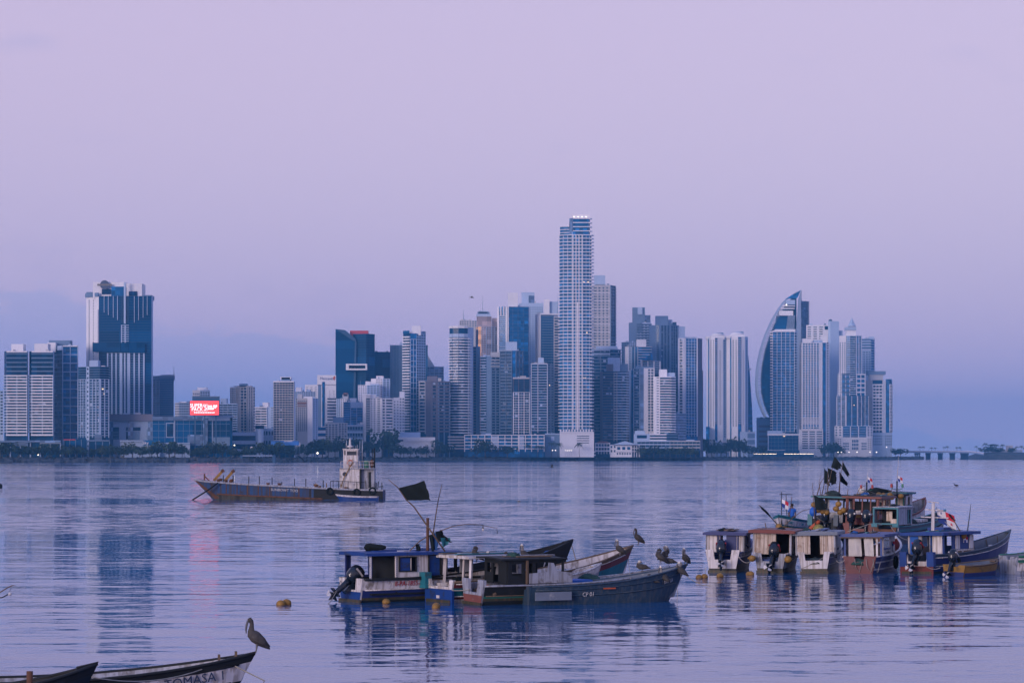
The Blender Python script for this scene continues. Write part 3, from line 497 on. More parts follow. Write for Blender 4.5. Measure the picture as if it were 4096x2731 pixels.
T('apartment_block', 'white stepped block squeezed left of the slim condo tower', 2570, [1573, 1597, 1618], 1590, [('W', [('w', 2, 12, .4, .35, 'WN', dict(t=1600, b=1740))]), ('W', [('w', 2, 13, .5, .45, 'WN', dict(b=1740))])], 'W', roofs=[(1598, 1618, 1566, 1592, 'W', 3)])
T('resort_block', 'low white terraced resort among the shore trees', 2540, [1553, 1620, 1740], 1748, [('W', [('b', .1, .9, 1758, 1764, .6, 'GD', 'opening')]), ('W', [('b', .05, .95, 1752, 1757, .8, 'GB', 'opening'), ('s', 2, .4, 1.2, 'W')])], 'W', yb=None, roofs=[(1590, 1625, 1742, 1750, 'W2'), (1600, 1680, 1728, 1752, 'W2', 10)])
# ---------------------------------------------------------------- skyline, the point (centre)
T('condo_tower', 'condo tower with curved dark glass front and white balcony bands', 2630, [(1798, 6), (1812, 2), (1834, 0), (1856, 1), (1871, 4), (1893, 12)], 1308,
  [('GD', [('s', 34, .36, 1.5, 'W', dict(t=1352, b=1740)), ('b', 0, 1, 1303, 1312, 1., 'W', 'parapet'), ('b', 0, 1, 1334, 1348, .6, 'W2', 'white_storey')]) for _ in range(4)]+
  [('W2', [('s', 34, .40, 2.0, 'W', dict(t=1352, b=1740, u=(0, .45))), ('w', 1, 34, .3, .4, 'WN', dict(t=1352, b=1740, u=(.05, .5)))])], 'W2', roofs=[(1858, 1893, 1314, 1345, 'W2', 12)])
T('podium_block', 'pale banded podium of the curved condo tower at the waterside', 2615, [1792, 1858], 1744, [('GD', [('s', 5, .5, 1.6, 'CR', dict(b=1802))])], 'CR', units=0)
g = MB(); dsk = T('viewing_disc', 'white round disc lookout on a slim shaft left of the curved condo tower', 2625, [1781, 1785], 1590, [('W2', [])], 'W2', depth=2, units=0, cat='tower')
r_ = 5.2; g.rings([[(r_*k*cos(2*pi*j/24), 2+r_*k*sin(2*pi*j/24), z) for j in range(24)] for k, z in ((.8, 0), (1, 1.2), (1, 4.), (.75, 4.8))], smooth=False)
g.build('disc', W, dsk, (0, 0, Z(1592, 2625)-GZ))
T('apartment_tower', 'cream hotel block with roof boxes behind the curved condo tower', 2790, [1838, 1865, 1908], 1282, [('CR', [('w', 3, 26, .5, .5, 'WN', dict(b=1500))]), ('CR', [('w', 4, 26, .55, .5, 'GP', dict(b=1500))])], 'CR', roofs=[(1842, 1855, 1277, 1284, 'CR'), (1858, 1875, 1280, 1286, 'CR')], ant=[(1853, 1238)])
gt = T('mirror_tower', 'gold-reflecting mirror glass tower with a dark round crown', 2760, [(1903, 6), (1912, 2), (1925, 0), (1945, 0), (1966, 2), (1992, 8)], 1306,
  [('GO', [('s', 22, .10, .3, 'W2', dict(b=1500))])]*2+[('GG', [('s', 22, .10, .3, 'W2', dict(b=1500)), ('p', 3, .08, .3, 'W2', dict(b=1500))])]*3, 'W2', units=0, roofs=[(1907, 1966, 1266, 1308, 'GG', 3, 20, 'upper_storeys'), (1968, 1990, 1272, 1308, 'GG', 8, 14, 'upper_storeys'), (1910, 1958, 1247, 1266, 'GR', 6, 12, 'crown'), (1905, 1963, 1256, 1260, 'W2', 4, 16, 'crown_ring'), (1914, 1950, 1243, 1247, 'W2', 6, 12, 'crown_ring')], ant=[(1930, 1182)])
T('apartment_tower', 'grey windowless side of a tower just right of the curved condo tower', 2660, [1892, 1904, 1921], 1386, [('GD', [('s', 30, .35, .8, 'BR', dict(b=1735))]), ('GR', [])], 'GR', roofs=[(1904, 1912, 1318, 1390, 'DG', 10)])
T('residential_tower', 'blue-grey tower with a smooth central pier and staggered balconies', 2650, [(1922, 4), (1945, 1), (1964, 0), (2000, 4)], 1424,
  [('GD', [('s', 28, .4, 1.6, 'W2', dict(b=1735))]), ('GR', []), ('GD', [('s', 28, .42, 1.4, 'GR', dict(b=1735)), ('p', 3, .2, 1., 'GR', dict(b=1735)), ('s', 4, .4, 1.6, 'CR', dict(t=1424, b=1475))])], 'GR', roofs=[(1962, 2000, 1408, 1430, 'CR', 6), (1938, 1960, 1420, 1428, 'W2')])
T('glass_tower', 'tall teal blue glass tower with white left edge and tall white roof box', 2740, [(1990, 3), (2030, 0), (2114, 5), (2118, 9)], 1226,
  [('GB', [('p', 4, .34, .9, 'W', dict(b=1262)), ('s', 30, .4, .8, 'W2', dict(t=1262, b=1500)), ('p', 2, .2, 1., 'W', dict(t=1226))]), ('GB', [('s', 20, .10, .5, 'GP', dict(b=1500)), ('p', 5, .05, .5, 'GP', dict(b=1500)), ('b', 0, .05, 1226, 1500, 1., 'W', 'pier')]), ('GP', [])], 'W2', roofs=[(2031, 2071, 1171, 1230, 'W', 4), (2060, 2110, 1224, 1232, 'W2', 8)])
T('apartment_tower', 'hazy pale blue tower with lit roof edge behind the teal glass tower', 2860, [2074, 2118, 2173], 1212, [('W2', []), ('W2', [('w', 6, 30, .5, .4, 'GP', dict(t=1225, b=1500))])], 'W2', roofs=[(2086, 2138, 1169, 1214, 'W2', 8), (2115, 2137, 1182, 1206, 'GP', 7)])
bkT = T('residential_tower', 'dark banded tower with blue right wing in front of the teal glass tower', 2640, [(2000, 3), (2049, 0), (2062, 1), (2092, 6)], 1402,
  [('GD', [('s', 26, .26, 1.4, 'GR', dict(b=1735)), ('p', 3, .06, 1., 'GR', dict(b=1735)), ('b', -.02, 1, 1400, 1404, 1.2, 'CR', 'parapet')]), ('GB', []), ('GB', [('s', 20, .35, 1., 'GP', dict(b=1520)), ('p', 3, .3, .8, 'GP', dict(b=1520))])], 'GR', roofs=[(2022, 2068, 1367, 1404, 'W2', 9), (2000, 2025, 1385, 1404, 'GR', 12)])
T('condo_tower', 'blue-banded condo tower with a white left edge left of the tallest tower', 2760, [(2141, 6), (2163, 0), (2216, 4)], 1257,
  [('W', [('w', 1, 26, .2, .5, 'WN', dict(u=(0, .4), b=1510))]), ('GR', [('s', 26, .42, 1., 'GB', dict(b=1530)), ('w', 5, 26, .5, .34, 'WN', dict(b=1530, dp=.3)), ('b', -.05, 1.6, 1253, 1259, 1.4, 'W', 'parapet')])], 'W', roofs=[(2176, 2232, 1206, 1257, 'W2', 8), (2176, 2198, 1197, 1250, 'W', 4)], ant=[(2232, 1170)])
T('condo_tower', 'thin cream balcony edge of a tower touching the tallest tower', 2720, [2215, 2242], 1266, [('GD', [('s', 40, .40, 1.5, 'CR', dict(b=1712)), ('p', 2, .12, 1., 'CR')])], 'CR', units=1)
T('residential_tower', 'brown tower with white gridded lower floors below the dark banded tower', 2620, [2052, 2119], 1512, [('GD', [('s', 6, .1, .6, 'BR', dict(t=1516, b=1566)), ('p', 4, .1, .7, 'BR', dict(t=1516, b=1566)), ('s', 17, .18, .9, 'W', dict(t=1568, b=1736)), ('p', 4, .13, 1., 'W', dict(t=1568, b=1736)), ('p', 7, .08, .6, 'W2', dict(t=1568, b=1736)), ('b', -.01, 1.01, 1509, 1515, 1.2, 'CR', 'parapet')])], 'BR', roofs=[(2080, 2104, 1503, 1512, 'CR')])
T('residential_tower', 'dark tower with thin white bands and a shaded side left of the tallest tower', 2610, [(2124, 0), (2190, 0), (2216, 12)], 1455, [('GD', [('s', 26, .24, 1.3, 'W2', dict(b=1730)), ('p', 2, .03, 1.3, 'W'), ('b', .4, .43, 1455, 1730, 1.3, 'W', 'pier'), ('b', 0, 1, 1452, 1458, 1.2, 'CR', 'parapet')]), ('GR', [('w', 2, 26, .5, .4, 'WN', dict(b=1730)), ('l', [(.3, 1540)])])], 'GR', roofs=[(2153, 2175, 1430, 1455, 'W2', 5)])
for (x0, x1, lab) in ((1857, 2075, 'long low white balconied block on the waterfront, left one'), (2075, 2178, 'low white balconied waterfront block next to the tallest tower')):
    T('waterfront_block', lab, 2590 if x0 < 2000 else 2585, [x0, x1], 1738, [('GB', [('s', 5, .24, 1.8, 'W', dict(b=1806)), ('p', 5 if x0 > 2000 else 9, .12, 1.2, 'W', dict(b=1806)), ('b', .5 if x0 < 2000 else 0, .62 if x0 < 2000 else .2, 1744, 1795, 1.0, 'W2', 'panel')])], 'W', yb=None, depth=20)
T('low_block', 'blank grey block at the left foot of the tallest tower', 2600, [2180, 2240], 1733, [('GR', [('b', .4, .62, 1745, 1762, .3, 'W2', 'sign_panel'), ('s', 1, .05, 1., 'W2')])], 'GR', units=1)
# the tallest tower
pt = thing('condo_tower', 'tallest white and blue condo tower standing on a blank white podium', 'building', (X(2302, 2600), 2600, GZ))
ops = lambda n, t_, b_: [('s', n, .30, 1.8, 'W', dict(t=t_, b=b_)), ('p', 4, .32, .9, 'W', dict(u=(.30, .62), t=t_, b=b_))]
vol(pt, 2600, [(2238, 9), (2252, 2), (2290, 0), (2330, 0), (2358, 2), (2366, 8)], 938, 1730,
    [('GB', [('s', 58, .24, 1.6, 'W')]), ('GB', [('s', 58, .24, 1.8, 'W'), ('p', 3, .16, .9, 'W2')]), ('GB', [('s', 58, .24, 1.8, 'W'), ('p', 4, .30, 1., 'W'), ('b', .44, .56, 1208, 1730, 1.6, 'W', 'pier')]), ('GB', [('s', 58, .24, 1.8, 'W'), ('p', 3, .10, .9, 'W2'), ('l', [(.2, 1128), (.8, 1128), (.15, 1512), (.45, 1512), (.6, 1330)])]), ('GB', [('s', 58, .30, 2.6, 'W', dict(ex=1.6))])], 'W', 26)
vol(pt, 2600, [(2240, 12), (2252, 9), (2288, 7)], 902, 938, [('GB', [('s', 3, .2, .8, 'W')]), ('GB', [('s', 3, .2, .8, 'W')])], 'W', 18)
vol(pt, 2600, [(2277, 5), (2292, 2), (2354, 2), (2360, 7)], 872, 938, [('GP', []), ('GB', [('s', 4, .2, 1.4, 'W')]), ('GB', [('s', 4, .25, 2.2, 'W', dict(ex=1.5))])], 'W', 20)
box_on(pt, 2600, 2288, 2359, 858, 866, 'W', 3, 18, 'top_slab')
box_on(pt, 2600, 2292, 2354, 865, 874, 'GP', 5, 14, 'top_storey')
for k in range(4):
    MB().box(-.5, .5, -.3, .3, -.25, .25).build('crown_lamp', LAMP, pt, (X(2297+k*16, 2600)-pt.location.x, 2, Z(866.5, 2600)-GZ))
vol(pt, 2594, [2239, 2376], 1728, None, [('W', [('b', .5, .86, 1742, 1745, .2, 'GD', 'vent_slot'), ('b', .5, .86, 1751, 1754, .2, 'GD', 'vent_slot'), ('b', .5, .86, 1760, 1763, .2, 'GD', 'vent_slot'), ('b', .5, .86, 1769, 1772, .2, 'GD', 'vent_slot'), ('b', 0, 1, 1726, 1732, .8, 'W', 'parapet')])], 'W', 30, 'podium')
vol(pt, 2596, [2240, 2370], 1717, 1729, [('GP', [('p', 12, .45, .8, 'W')])], 'W', 20, 'terrace_storey')
# right of the tallest tower
T('hotel_tower', 'cream tower with regular small windows right of the tallest tower', 2760, [2360, (2440, 0), (2461, 14)], 1140,
  [('CR', [('w', 4, 22, .4, .42, 'WN', dict(t=1146, b=1395, u=(.2, .95))), ('w', 3, 22, .2, .5, 'WN', dict(t=1146, b=1395, u=(.1, .8))), ('s', 22, .06, .4, 'W')]), ('GD', [('s', 22, .4, 1.6, 'GP', dict(t=1150, b=1420)), ('p', 3, .2, .8, 'GR')])], 'CR', roofs=[(2378, 2421, 1101, 1132, 'W2', 4), (2382, 2420, 1125, 1142, 'GD', 6), (2441, 2458, 1210, 1290, 'GD', 22)])
T('residential_tower', 'wide dark banded tower behind the brown banded tower', 2700, [2366, 2440, (2483, 8)], 1396, [('GD', [('s', 28, .28, 1.4, 'GR', dict(b=1760)), ('s', 2, .3, 1.8, 'W2', dict(t=1398, b=1430)), ('p', 3, .08, 1., 'GR')]), ('GD', [('s', 28, .28, 1.2, 'GR', dict(b=1760))])], 'GR', roofs=[(2385, 2470, 1384, 1400, 'W2')])
T('residential_tower', 'brown banded tower with light balcony edges in front of the dark banded tower', 2660, [(2400, 6), (2411, 0), (2455, 0), (2468, 0), (2507, 2), (2516, 8)], 1485,
  [('BR', []), ('GD', [('s', 25, .30, 1.2, 'BR', dict(t=1490, b=1765))]), ('GD', [('s', 25, .34, 1.7, 'CR', dict(t=1490, b=1765)), ('p', 2, .14, 1.5, 'CR', dict(t=1490, b=1765))]), ('GD', [('s', 25, .30, 1.3, 'W2', dict(t=1490, b=1765)), ('p', 3, .08, .8, 'BR')]), ('BR', [('s', 25, .4, 1.4, 'W2', dict(t=1490, b=1765))])], 'BR', roofs=[(2432, 2480, 1430, 1486, 'W2', 6), (2426, 2453, 1456, 1486, 'BR', 5), (2480, 2512, 1455, 1486, 'GR', 9)])
T('apartment_tower', 'pale grey stepped tower with a tall roof house behind the mid-right cluster', 2900, [2515, 2548, 2606], 1290, [('GR', []), ('W2', [('s', 10, .5, .9, 'GP', dict(t=1295, b=1400)), ('w', 4, 10, .6, .5, 'GB', dict(t=1295, b=1400)), ('b', 0, .35, 1285, 1330, .9, 'GR', 'panel')])], 'GR', roofs=[(2531, 2580, 1229, 1292, 'GR', 8), (2580, 2602, 1260, 1292, 'GP', 10), (2551, 2570, 1230, 1252, 'W2', 6)])
T('apartment_tower', 'grey block with small windows left of the pale stepped tower', 2880, [2486, 2516, 2545], 1368, [('GR', [('w', 3, 12, .4, .5, 'WN', dict(b=1480))]), ('W2', [('w', 4, 12, .5, .5, 'WN', dict(b=1480))])], 'GR')
T('condo_tower', 'white-edged bright blue tower with slanted blue roof in the mid-right cluster', 2780, [2500, 2514, 2525, (2553, -2), 2606], 1386, [('W', []), ('W2', [('w', 1, 14, .5, .5, 'WN', dict(b=1480))]), ('GB', [('s', 12, .3, 1., 'GP', dict(b=1480)), ('p', 3, .3, .8, 'W2', dict(b=1480))]), ('GB', [('s', 8, .18, .8, 'W', dict(b=1470))])], 'W', roofs=[(2547, 2585, 1358, 1388, 'W', 6)])
blr = T('low_block', 'white block under the slanted blue roof', 2720, [2565, 2642], 1444, [('GD', [('s', 8, .34, 1., 'W2', dict(b=1500)), ('p', 4, .2, 1., 'W', dict(b=1500))])], 'W2', roofs=[(2564, 2605, 1440, 1468, 'W', 3)])
slant(blr, 2716, [(2568, 1440), (2608, 1413), (2613, 1440)], 12, GB, 'blue_roof')
T('apartment_tower', 'dark grey concrete tower with deep window grid in the mid-right cluster', 2820, [(2597, 6), (2622, 2), (2640, 0), (2682, 2), (2711, 6), (2716, 9)], 1300,
  [('GR', []), ('GR', [('w', 1, 24, .5, .5, 'WN', dict(b=1480)), ('s', 24, .2, .8, 'W2', dict(b=1480, u=(0, .5)))]), ('GD', [('p', 4, .36, 1., 'GR', dict(b=1490)), ('s', 24, .30, .9, 'GR', dict(b=1490))]), ('GD', [('p', 4, .3, 1., 'GR', dict(b=1680)), ('s', 32, .26, .8, 'GR', dict(b=1680))]), ('DG', [])], 'GR', roofs=[(2623, 2673, 1263, 1304, 'GR', 5), (2673, 2690, 1278, 1304, 'W2', 10), (2690, 2706, 1288, 1302, 'DG', 10)])
T('condo_tower', 'tall white-gridded condo tower at the right end of the centre cluster', 2740, [(2714, 2), (2736, 0), (2742, 0), (2790, 3), (2809, 14)], 1352,
  [('GD', [('s', 34, .34, 1.2, 'W', dict(b=1745)), ('p', 2, .3, 1.3, 'W')]), ('W', []), ('GB', [('s', 34, .22, .8, 'W2', dict(b=1745)), ('p', 5, .16, .9, 'W2', dict(b=1745)), ('b', .92, 1, 1350, 1745, 1.2, 'W', 'pier')]), ('BR', [('s', 34, .3, .4, 'DG', dict(t=1480, b=1745))])], 'W2', roofs=[(2716, 2740, 1305, 1356, 'W2', 2), (2742, 2788, 1348, 1354, 'W2', 8)])
T('apartment_tower', 'brownish shaded tower edge right of the white-gridded condo tower', 2790, [2788, 2812], 1482, [('BR', [('s', 26, .25, .5, 'DG', dict(b=1760))])], 'BR', units=0)
T('condo_tower', 'white and blue tower with strong vertical piers in the mid-right cluster', 2680, [(2533, 0), (2560, 1), (2575, 1), (2588, 2), (2617, 4)], 1472,
  [('GD', [('s', 23, .34, 1., 'GR', dict(b=1735)), ('p', 2, .1, 1., 'W2')]), ('GP', []), ('W', []), ('GD', [('s', 23, .34, 1.2, 'W', dict(b=1735)), ('p', 2, .14, 1., 'W'), ('b', .45, .55, 1475, 1735, 1., 'W', 'pier')])], 'W', roofs=[(2544, 2612, 1464, 1474, 'GR')])
T('condo_tower', 'white balconied tower with rounded right end low in the mid-right cluster', 2665, [(2613, 2), (2622, 0), (2640, 0), (2680, -2), (2698, 3)], 1506,
  [('W', []), ('W', [('w', 1, 22, .5, .3, 'WN', dict(b=1735))]), ('GD', [('s', 22, .36, 1.4, 'W', dict(b=1735))]), ('GD', [('s', 22, .46, 2., 'W', dict(b=1735)), ('w', 2, 22, .4, .3, 'WN', dict(b=1735, dp=.8))])], 'W', roofs=[(2638, 2668, 1477, 1508, 'W', 5), (2668, 2700, 1490, 1508, 'W2', 8)])
T('podium_block', 'low white stepped podium below the mid-right cluster', 2640, [2535, 2600, 2665, 2712], 1735, [('W2', [('b', .2, .8, 1740, 1752, .4, 'GD', 'opening')]), ('GD', [('s', 4, .4, 1.4, 'W', dict(b=1780))]), ('GD', [('s', 4, .4, 1.2, 'GP', dict(b=1780))])], 'W', roofs=[(2540, 2580, 1722, 1738, 'W2')])
T('glass_block', 'low blue-grey glass wing right of the white stepped podium', 2700, [2692, 2745], 1652, [('GP', [('s', 10, .3, .6, 'W2', dict(b=1760)), ('p', 4, .15, .6, 'GR', dict(b=1760))])], 'W2')
T('waterfront_block', 'long low banded block behind the shore palms', 2630, [2548, 2680, 2800], 1762, [('GD', [('s', 3, .36, 1.4, 'W2', dict(b=1800)), ('p', 9, .06, .8, 'W2', dict(b=1800))]), ('GD', [('s', 3, .36, 1.4, 'CR', dict(b=1800)), ('p', 9, .06, .8, 'W2', dict(b=1800))])], 'W2', depth=20)
hs = T('house', 'white two-storey house with a red roof at the waterline', 2622, [2381, 2440], 1770, [('GD', [('s', 3, .34, 1.4, 'W', dict(b=1815)), ('p', 6, .2, 1.2, 'W', dict(b=1815))])], 'W', depth=16, units=0, cat='house')
slant(hs, 2620, [(2384, 1771), (2396, 1764), (2428, 1764), (2438, 1771)], 16, TRC, 'roof')
cl = T('clubhouse', 'white waterfront clubhouse with arched windows and low gable', 2618, [(2440, 3), (2465, 0), (2525, 0), (2557, 4)], 1778, [('W', [('w', 2, 2, .5, .5, 'WN', dict(b=1812))]), ('W', [('w', 3, 1, .62, .62, 'GB', dict(t=1783, b=1802)), ('b', 0, 1, 1803, 1806, 1.6, 'W', 'terrace'), ('w', 6, 1, .5, .6, 'WN', dict(t=1808, b=1820))]), ('GD', [('s', 3, .3, 1., 'W', dict(b=1815)), ('p', 4, .2, 1., 'W')])], 'W', depth=16, units=0, cat='house')
slant(cl, 2614, [(2450, 1778), (2500, 1763), (2552, 1778)], 18, W2, 'roof')
T('kiosk', 'small white waterside kiosk in front of the blank white podium', 2606, [2345, 2383], 1806, [('GD', [('b', 0, 1, 1804, 1809, 1.2, 'W', 'roof_edge'), ('b', 0, 1, 1817, 1822, .8, 'W', 'sill')])], 'W', depth=8, units=0, cat='house')
# twin white towers
for (xs, yt, lab, rb) in (((2826, 2832, 2838, 2860, 2870, 2892, 2906), 1350, 'left one of the twin white residential towers with domed tops', (2845, 2896, 1330)), ((2906, 2920, 2926, 2952, 2966, 2980, 2992), 1346, 'right one of the twin white residential towers with domed tops', (2922, 2976, 1326))):
    a = T('residential_tower', lab, 3350, [(xs[0], 8), (xs[1], 4), (xs[2], 0), (xs[3], -2), (xs[4], 0), (xs[5], 3), (xs[6], 9)], yt,
      [('W', []), ('GB', []), ('W', [('w', 2, 40, .5, .52, 'WN', dict(t=1358, b=1706)), ('p', 2, .2, 1., 'W', dict(b=1706))]), ('GB', [('s', 40, .3, .6, 'W', dict(b=1700))]), ('W', [('w', 1, 40, .3, .3, 'WN', dict(t=1400, b=1700))]), ('W2', [('w', 1, 40, .4, .5, 'GB', dict(t=1358, b=1750))])], 'W', group='twin white towers', units=0,
      roofs=[(xs[0]-1, xs[1]+6, yt-4, yt+2, 'W', 2, 14, 'eave'), (rb[0]-2, rb[1]+2, yt-8, yt+2, 'W', 3, 16, 'crown')])
    o = a.location; g = MB(); n = 12; cx_ = X((rb[0]+rb[1])/2, 3360)-o.x; rr = (X(rb[1], 3360)-X(rb[0], 3360))/2
    g.rings([[(cx_+rr*k*cos(2*pi*j/n), 12+9*k*sin(2*pi*j/n), Z(yt-8, 3360)-GZ-.2+zz) for j in range(n)] for k, zz in ((1, 0), (1, 1.2), (.8, 2.6), (.45, 3.6), (.02, 3.9))]); g.build('dome', W, a)
    box_on(a, 3350, rb[0]+22, rb[1]-2, rb[2], yt-6, 'GR', 14, 8)
sw = thing('glass_tower', 'dark blue flared glass tower behind the twin white towers', 'building', (X(3000, 3420), 3420, GZ))
slant(sw, 3420, [(2986, 1815), (2986, 1415), (2992, 1415), (3000, 1500), (3009, 1640), (3013, 1815)], 24, GB, 'glazing')
for k in range(24): 
    zz = Z(1430+k*14, 3418)-GZ; MB().box(X(2988, 3418)-sw.location.x, X(2995+k*.62, 3418)-sw.location.x, -2.4, 0, zz-.4, zz+.4).build('floor_slab', MM['DG'], sw)
box_on(sw, 3418, 2994, 3005, 1472, 1475, 'W2', -2, 6, 'ledge')
T('low_block', 'low dark blue block at the left foot of the twin white towers', 3330, [2824, 2838], 1706, [('GB', [])], 'GB', units=0)
T('podium_block', 'white podium wall below the twin white towers', 3300, [2960, 2990, (3020, 4)], 1726, [('W2', []), ('GR', [('s', 4, .3, .8, 'W2')])], 'W2', yb=None)
T('house', 'small cream villa among palms below the twin white towers', 3020, [2822, 2862, 2874], 1762, [('CR', [('w', 3, 1, .4, .5, 'WN', dict(t=1766, b=1778)), ('b', 0, 1, 1760, 1763, .6, 'CR', 'parapet')]), ('W2', [])], 'CR', yb=None, depth=12, cat='house', units=1)
T('low_block', 'low white terrace block among the palms below the twin towers', 3020, [2874, 2918], 1764, [('W2', [('s', 3, .2, .8, 'W')])], 'W2', depth=12, units=0)
# the sail-shaped tower
sd = 3600; st = thing('sail_tower', 'tall curved sail-shaped tower with a pointed top', 'building', (X(3150, sd), sd, GZ))
def lc(y):   # left outline of the sail, photo px
    pts = [(1160, 3204), (1166, 3190), (1180, 3166), (1200, 3140), (1230, 3118), (1280, 3088), (1340, 3062), (1400, 3043), (1460, 3031), (1520, 3026), (1570, 3028), (1610, 3037), (1650, 3052), (1668, 3062)]
    for (a, xa), (b, xb) in zip(pts, pts[1:]):
        if a <= y <= b: return xa+(xb-xa)*(y-a)/(b-a)
    return pts[-1][1]
ys = [1160+k*14.5 for k in range(36)]; o = st.location
def sect(dl, x1, dd0, dd1, name, m):
    b = MB(); rg = []
    for y in ys:
        xl = min(lc(y)+dl, x1-.5); rg.append([(X(p, sd+k)-o.x, k, Z(y, sd)-GZ) for p, k in ((xl, dd0), (x1, dd0), (x1, dd1), (xl, dd1))])
    b.rings(rg[::-1], smooth=False); return b.build(name, m, st)
sect(16, 3186, 6, 26, 'glazing', GD)
b = MB(); rg = []
for y in ys:
    xl = lc(y); rg.append([(X(p, sd)-o.x, k, Z(y, sd)-GZ) for p, k in ((xl, 0), (min(xl+5, 3205), -1), (min(xl+5, 3205), 24), (xl, 24))])
b.rings(rg[::-1], smooth=False); b.build('curved_rim', MM['BG'], st)
for k in range(56):
    y = 1215+k*8.1
    if y > 1660: break
    xl = lc(y)+7; MB().box(X(xl, sd)-o.x, X(min(xl+14, 3180), sd)-o.x, 1, 7, Z(y+2.6, sd)-GZ, Z(y, sd)-GZ).build('balcony', GR if k % 3 else MM['BG'], st)
slant(st, sd, [(3204, 1158), (3207, 1815), (3177, 1815), (3184, 1330), (3192, 1200)], 22, MM['BG'], 'spine', -4)
slant(st, sd, [(3206, 1160), (3209, 1815), (3222, 1815), (3205, 1160)], 20, GP, 'side_glazing', -2)
slant(st, sd, [(3140, 1197), (3170, 1178), (3203, 1161), (3190, 1192)], 4, GB, 'top_glazing', -1.5)
for k, (y0, y1, x0, x1, m) in enumerate(((1200, 1218, 3142, 3180, 'W2'), (1222, 1226, 3128, 3180, 'W'), (1232, 1236, 3122, 3178, 'W'), (1243, 1262, 3116, 3172, 'W'))):
    MB().box(X(x0, sd)-o.x, X(x1, sd)-o.x, -2, 8, Z(y1, sd)-GZ, Z(y0, sd)-GZ).build('upper_storey', MM[m], st)
slant(st, sd, [(3106, 1262), (3153, 1262), (3146, 1330), (3095, 1330)], 4, GN, 'upper_glazing', 3)
for k in range(16):
    y = 1262+k*4.4; MB().box(X(3152-k*.6, sd)-o.x, X(3180-k*.2, sd)-o.x, -1, 8, Z(y+1.8, sd)-GZ, Z(y, sd)-GZ).build('balcony', W2, st)
MB().ball((X(3145, sd)-o.x, -2.4, Z(1219, sd)-GZ), .9).build('beacon', LAMP, st)
vol(st, 3640, [(3204, 0), (3222, 2), (3235, 10)], 1204, None, [('GP', [('s', 44, .35, .9, 'GR', dict(b=1560))]), ('GD', [('s', 44, .35, 1.4, 'GP', dict(b=1560))])], 'GP', 24, 'rear_wing')
T('glass_tower', 'white-framed blue glass tower in front of the sail-shaped tower', 3420, [(3082, 1), (3090, 0), (3178, 0), (3186, 5)], 1326,
  [('GD', [('s', 36, .36, 1.2, 'W', dict(b=1722))]), ('GB', [('s', 36, .15, .8, 'W2', dict(b=1735)), ('p', 6, .08, .9, 'W', dict(b=1735)), ('p', 11, .05, .6, 'GP', dict(b=1735)), ('b', 0, 1, 1322, 1327, 1., 'W', 'parapet')]), ('GD', [('s', 36, .34, 1.4, 'W2', dict(b=1722))])], 'W2', roofs=[(3102, 3182, 1317, 1328, 'W', 3)])
T('low_block', 'brown-grey block left of the white-framed blue glass tower', 3440, [3026, 3036, 3086], 1670, [('GR', []), ('GR', [('s', 5, .45, .8, 'BR', dict(t=1700, b=1800)), ('b', .1, .3, 1668, 1674, 1., 'DG', 'planter'), ('b', .5, .9, 1668, 1673, 1., 'DG', 'planter')])], 'GR', units=0)
T('podium_block', 'blue glass podium in a white frame at the waterfront', 3330, [3071, 3198], 1736, [('GN', [('b', -.01, 1.01, 1734, 1741, 1.2, 'W', 'frame_top'), ('b', 0, .03, 1741, 1800, 1., 'W2', 'frame_side'), ('b', .97, 1, 1741, 1800, 1.2, 'W', 'frame_side'), ('s', 6, .06, .3, 'GR'), ('p', 10, .04, .3, 'GR'), ('l', [(.5, 1744), (.53, 1744)])])], 'W2', depth=24, roofs=[(3072, 3130, 1722, 1737, 'W2'), (3130, 3190, 1728, 1737, 'GD')])
T('condo_tower', 'white gridded condo tower with a blue strip right of the sail-shaped tower', 3430, [(3200, 4), (3208, 0), (3278, 0), (3290, 1), (3303, 2), (3318, 8)], 1370,
  [('GB', [('s', 36, .3, .8, 'W', dict(b=1715)), ('p', 2, .3, .8, 'W')]), ('GB', [('s', 36, .26, .9, 'W', dict(b=1715)), ('p', 7, .26, 1., 'W', dict(b=1715)), ('s', 3, .3, 1.8, 'W', dict(t=1672, b=1700))]), ('W', []), ('GB', []), ('W', [('w', 1, 40, .4, .42, 'WN', dict(t=1366, b=1780))])], 'W', roofs=[(3210, 3245, 1354, 1372, 'W', 2), (3255, 3290, 1360, 1372, 'W2', 3), (3285, 3308, 1343, 1372, 'W', 4)])
T('podium_block', 'white arcaded podium with long window slots under the gridded condo tower', 3400, [3196, 3206, 3292], 1716, [('W', []), ('W', [('w', 3, 8, .78, .48, 'WN', dict(t=1722, b=1796)), ('b', 0, 1, 1714, 1718, 1., 'W', 'parapet')])], 'W', depth=26)
T('apartment_tower', 'white tower with window slots behind the gridded condo tower', 3560, [3225, 3296, 3322], 1300, [('W', [('w', 3, 14, .6, .4, 'WN', dict(t=1304, b=1430)), ('w', 2, 14, .2, .4, 'WN', dict(t=1304, b=1430, u=(.3, 1)))]), ('W', [('b', .1, .8, 1304, 1318, .5, 'GD', 'opening')])], 'W')
T('slab_tower', 'blank pale blue slab tower between the gridded and the spired towers', 3520, [(3312, 3), (3322, 0), (3356, 3)], 1284, [('W2', []), ('W2', [])], 'W2', roofs=[(3319, 3328, 1277, 1286, 'DG', 4), (3354, 3371, 1322, 1500, 'W2', 10, 10, 'side_block')], units=0)
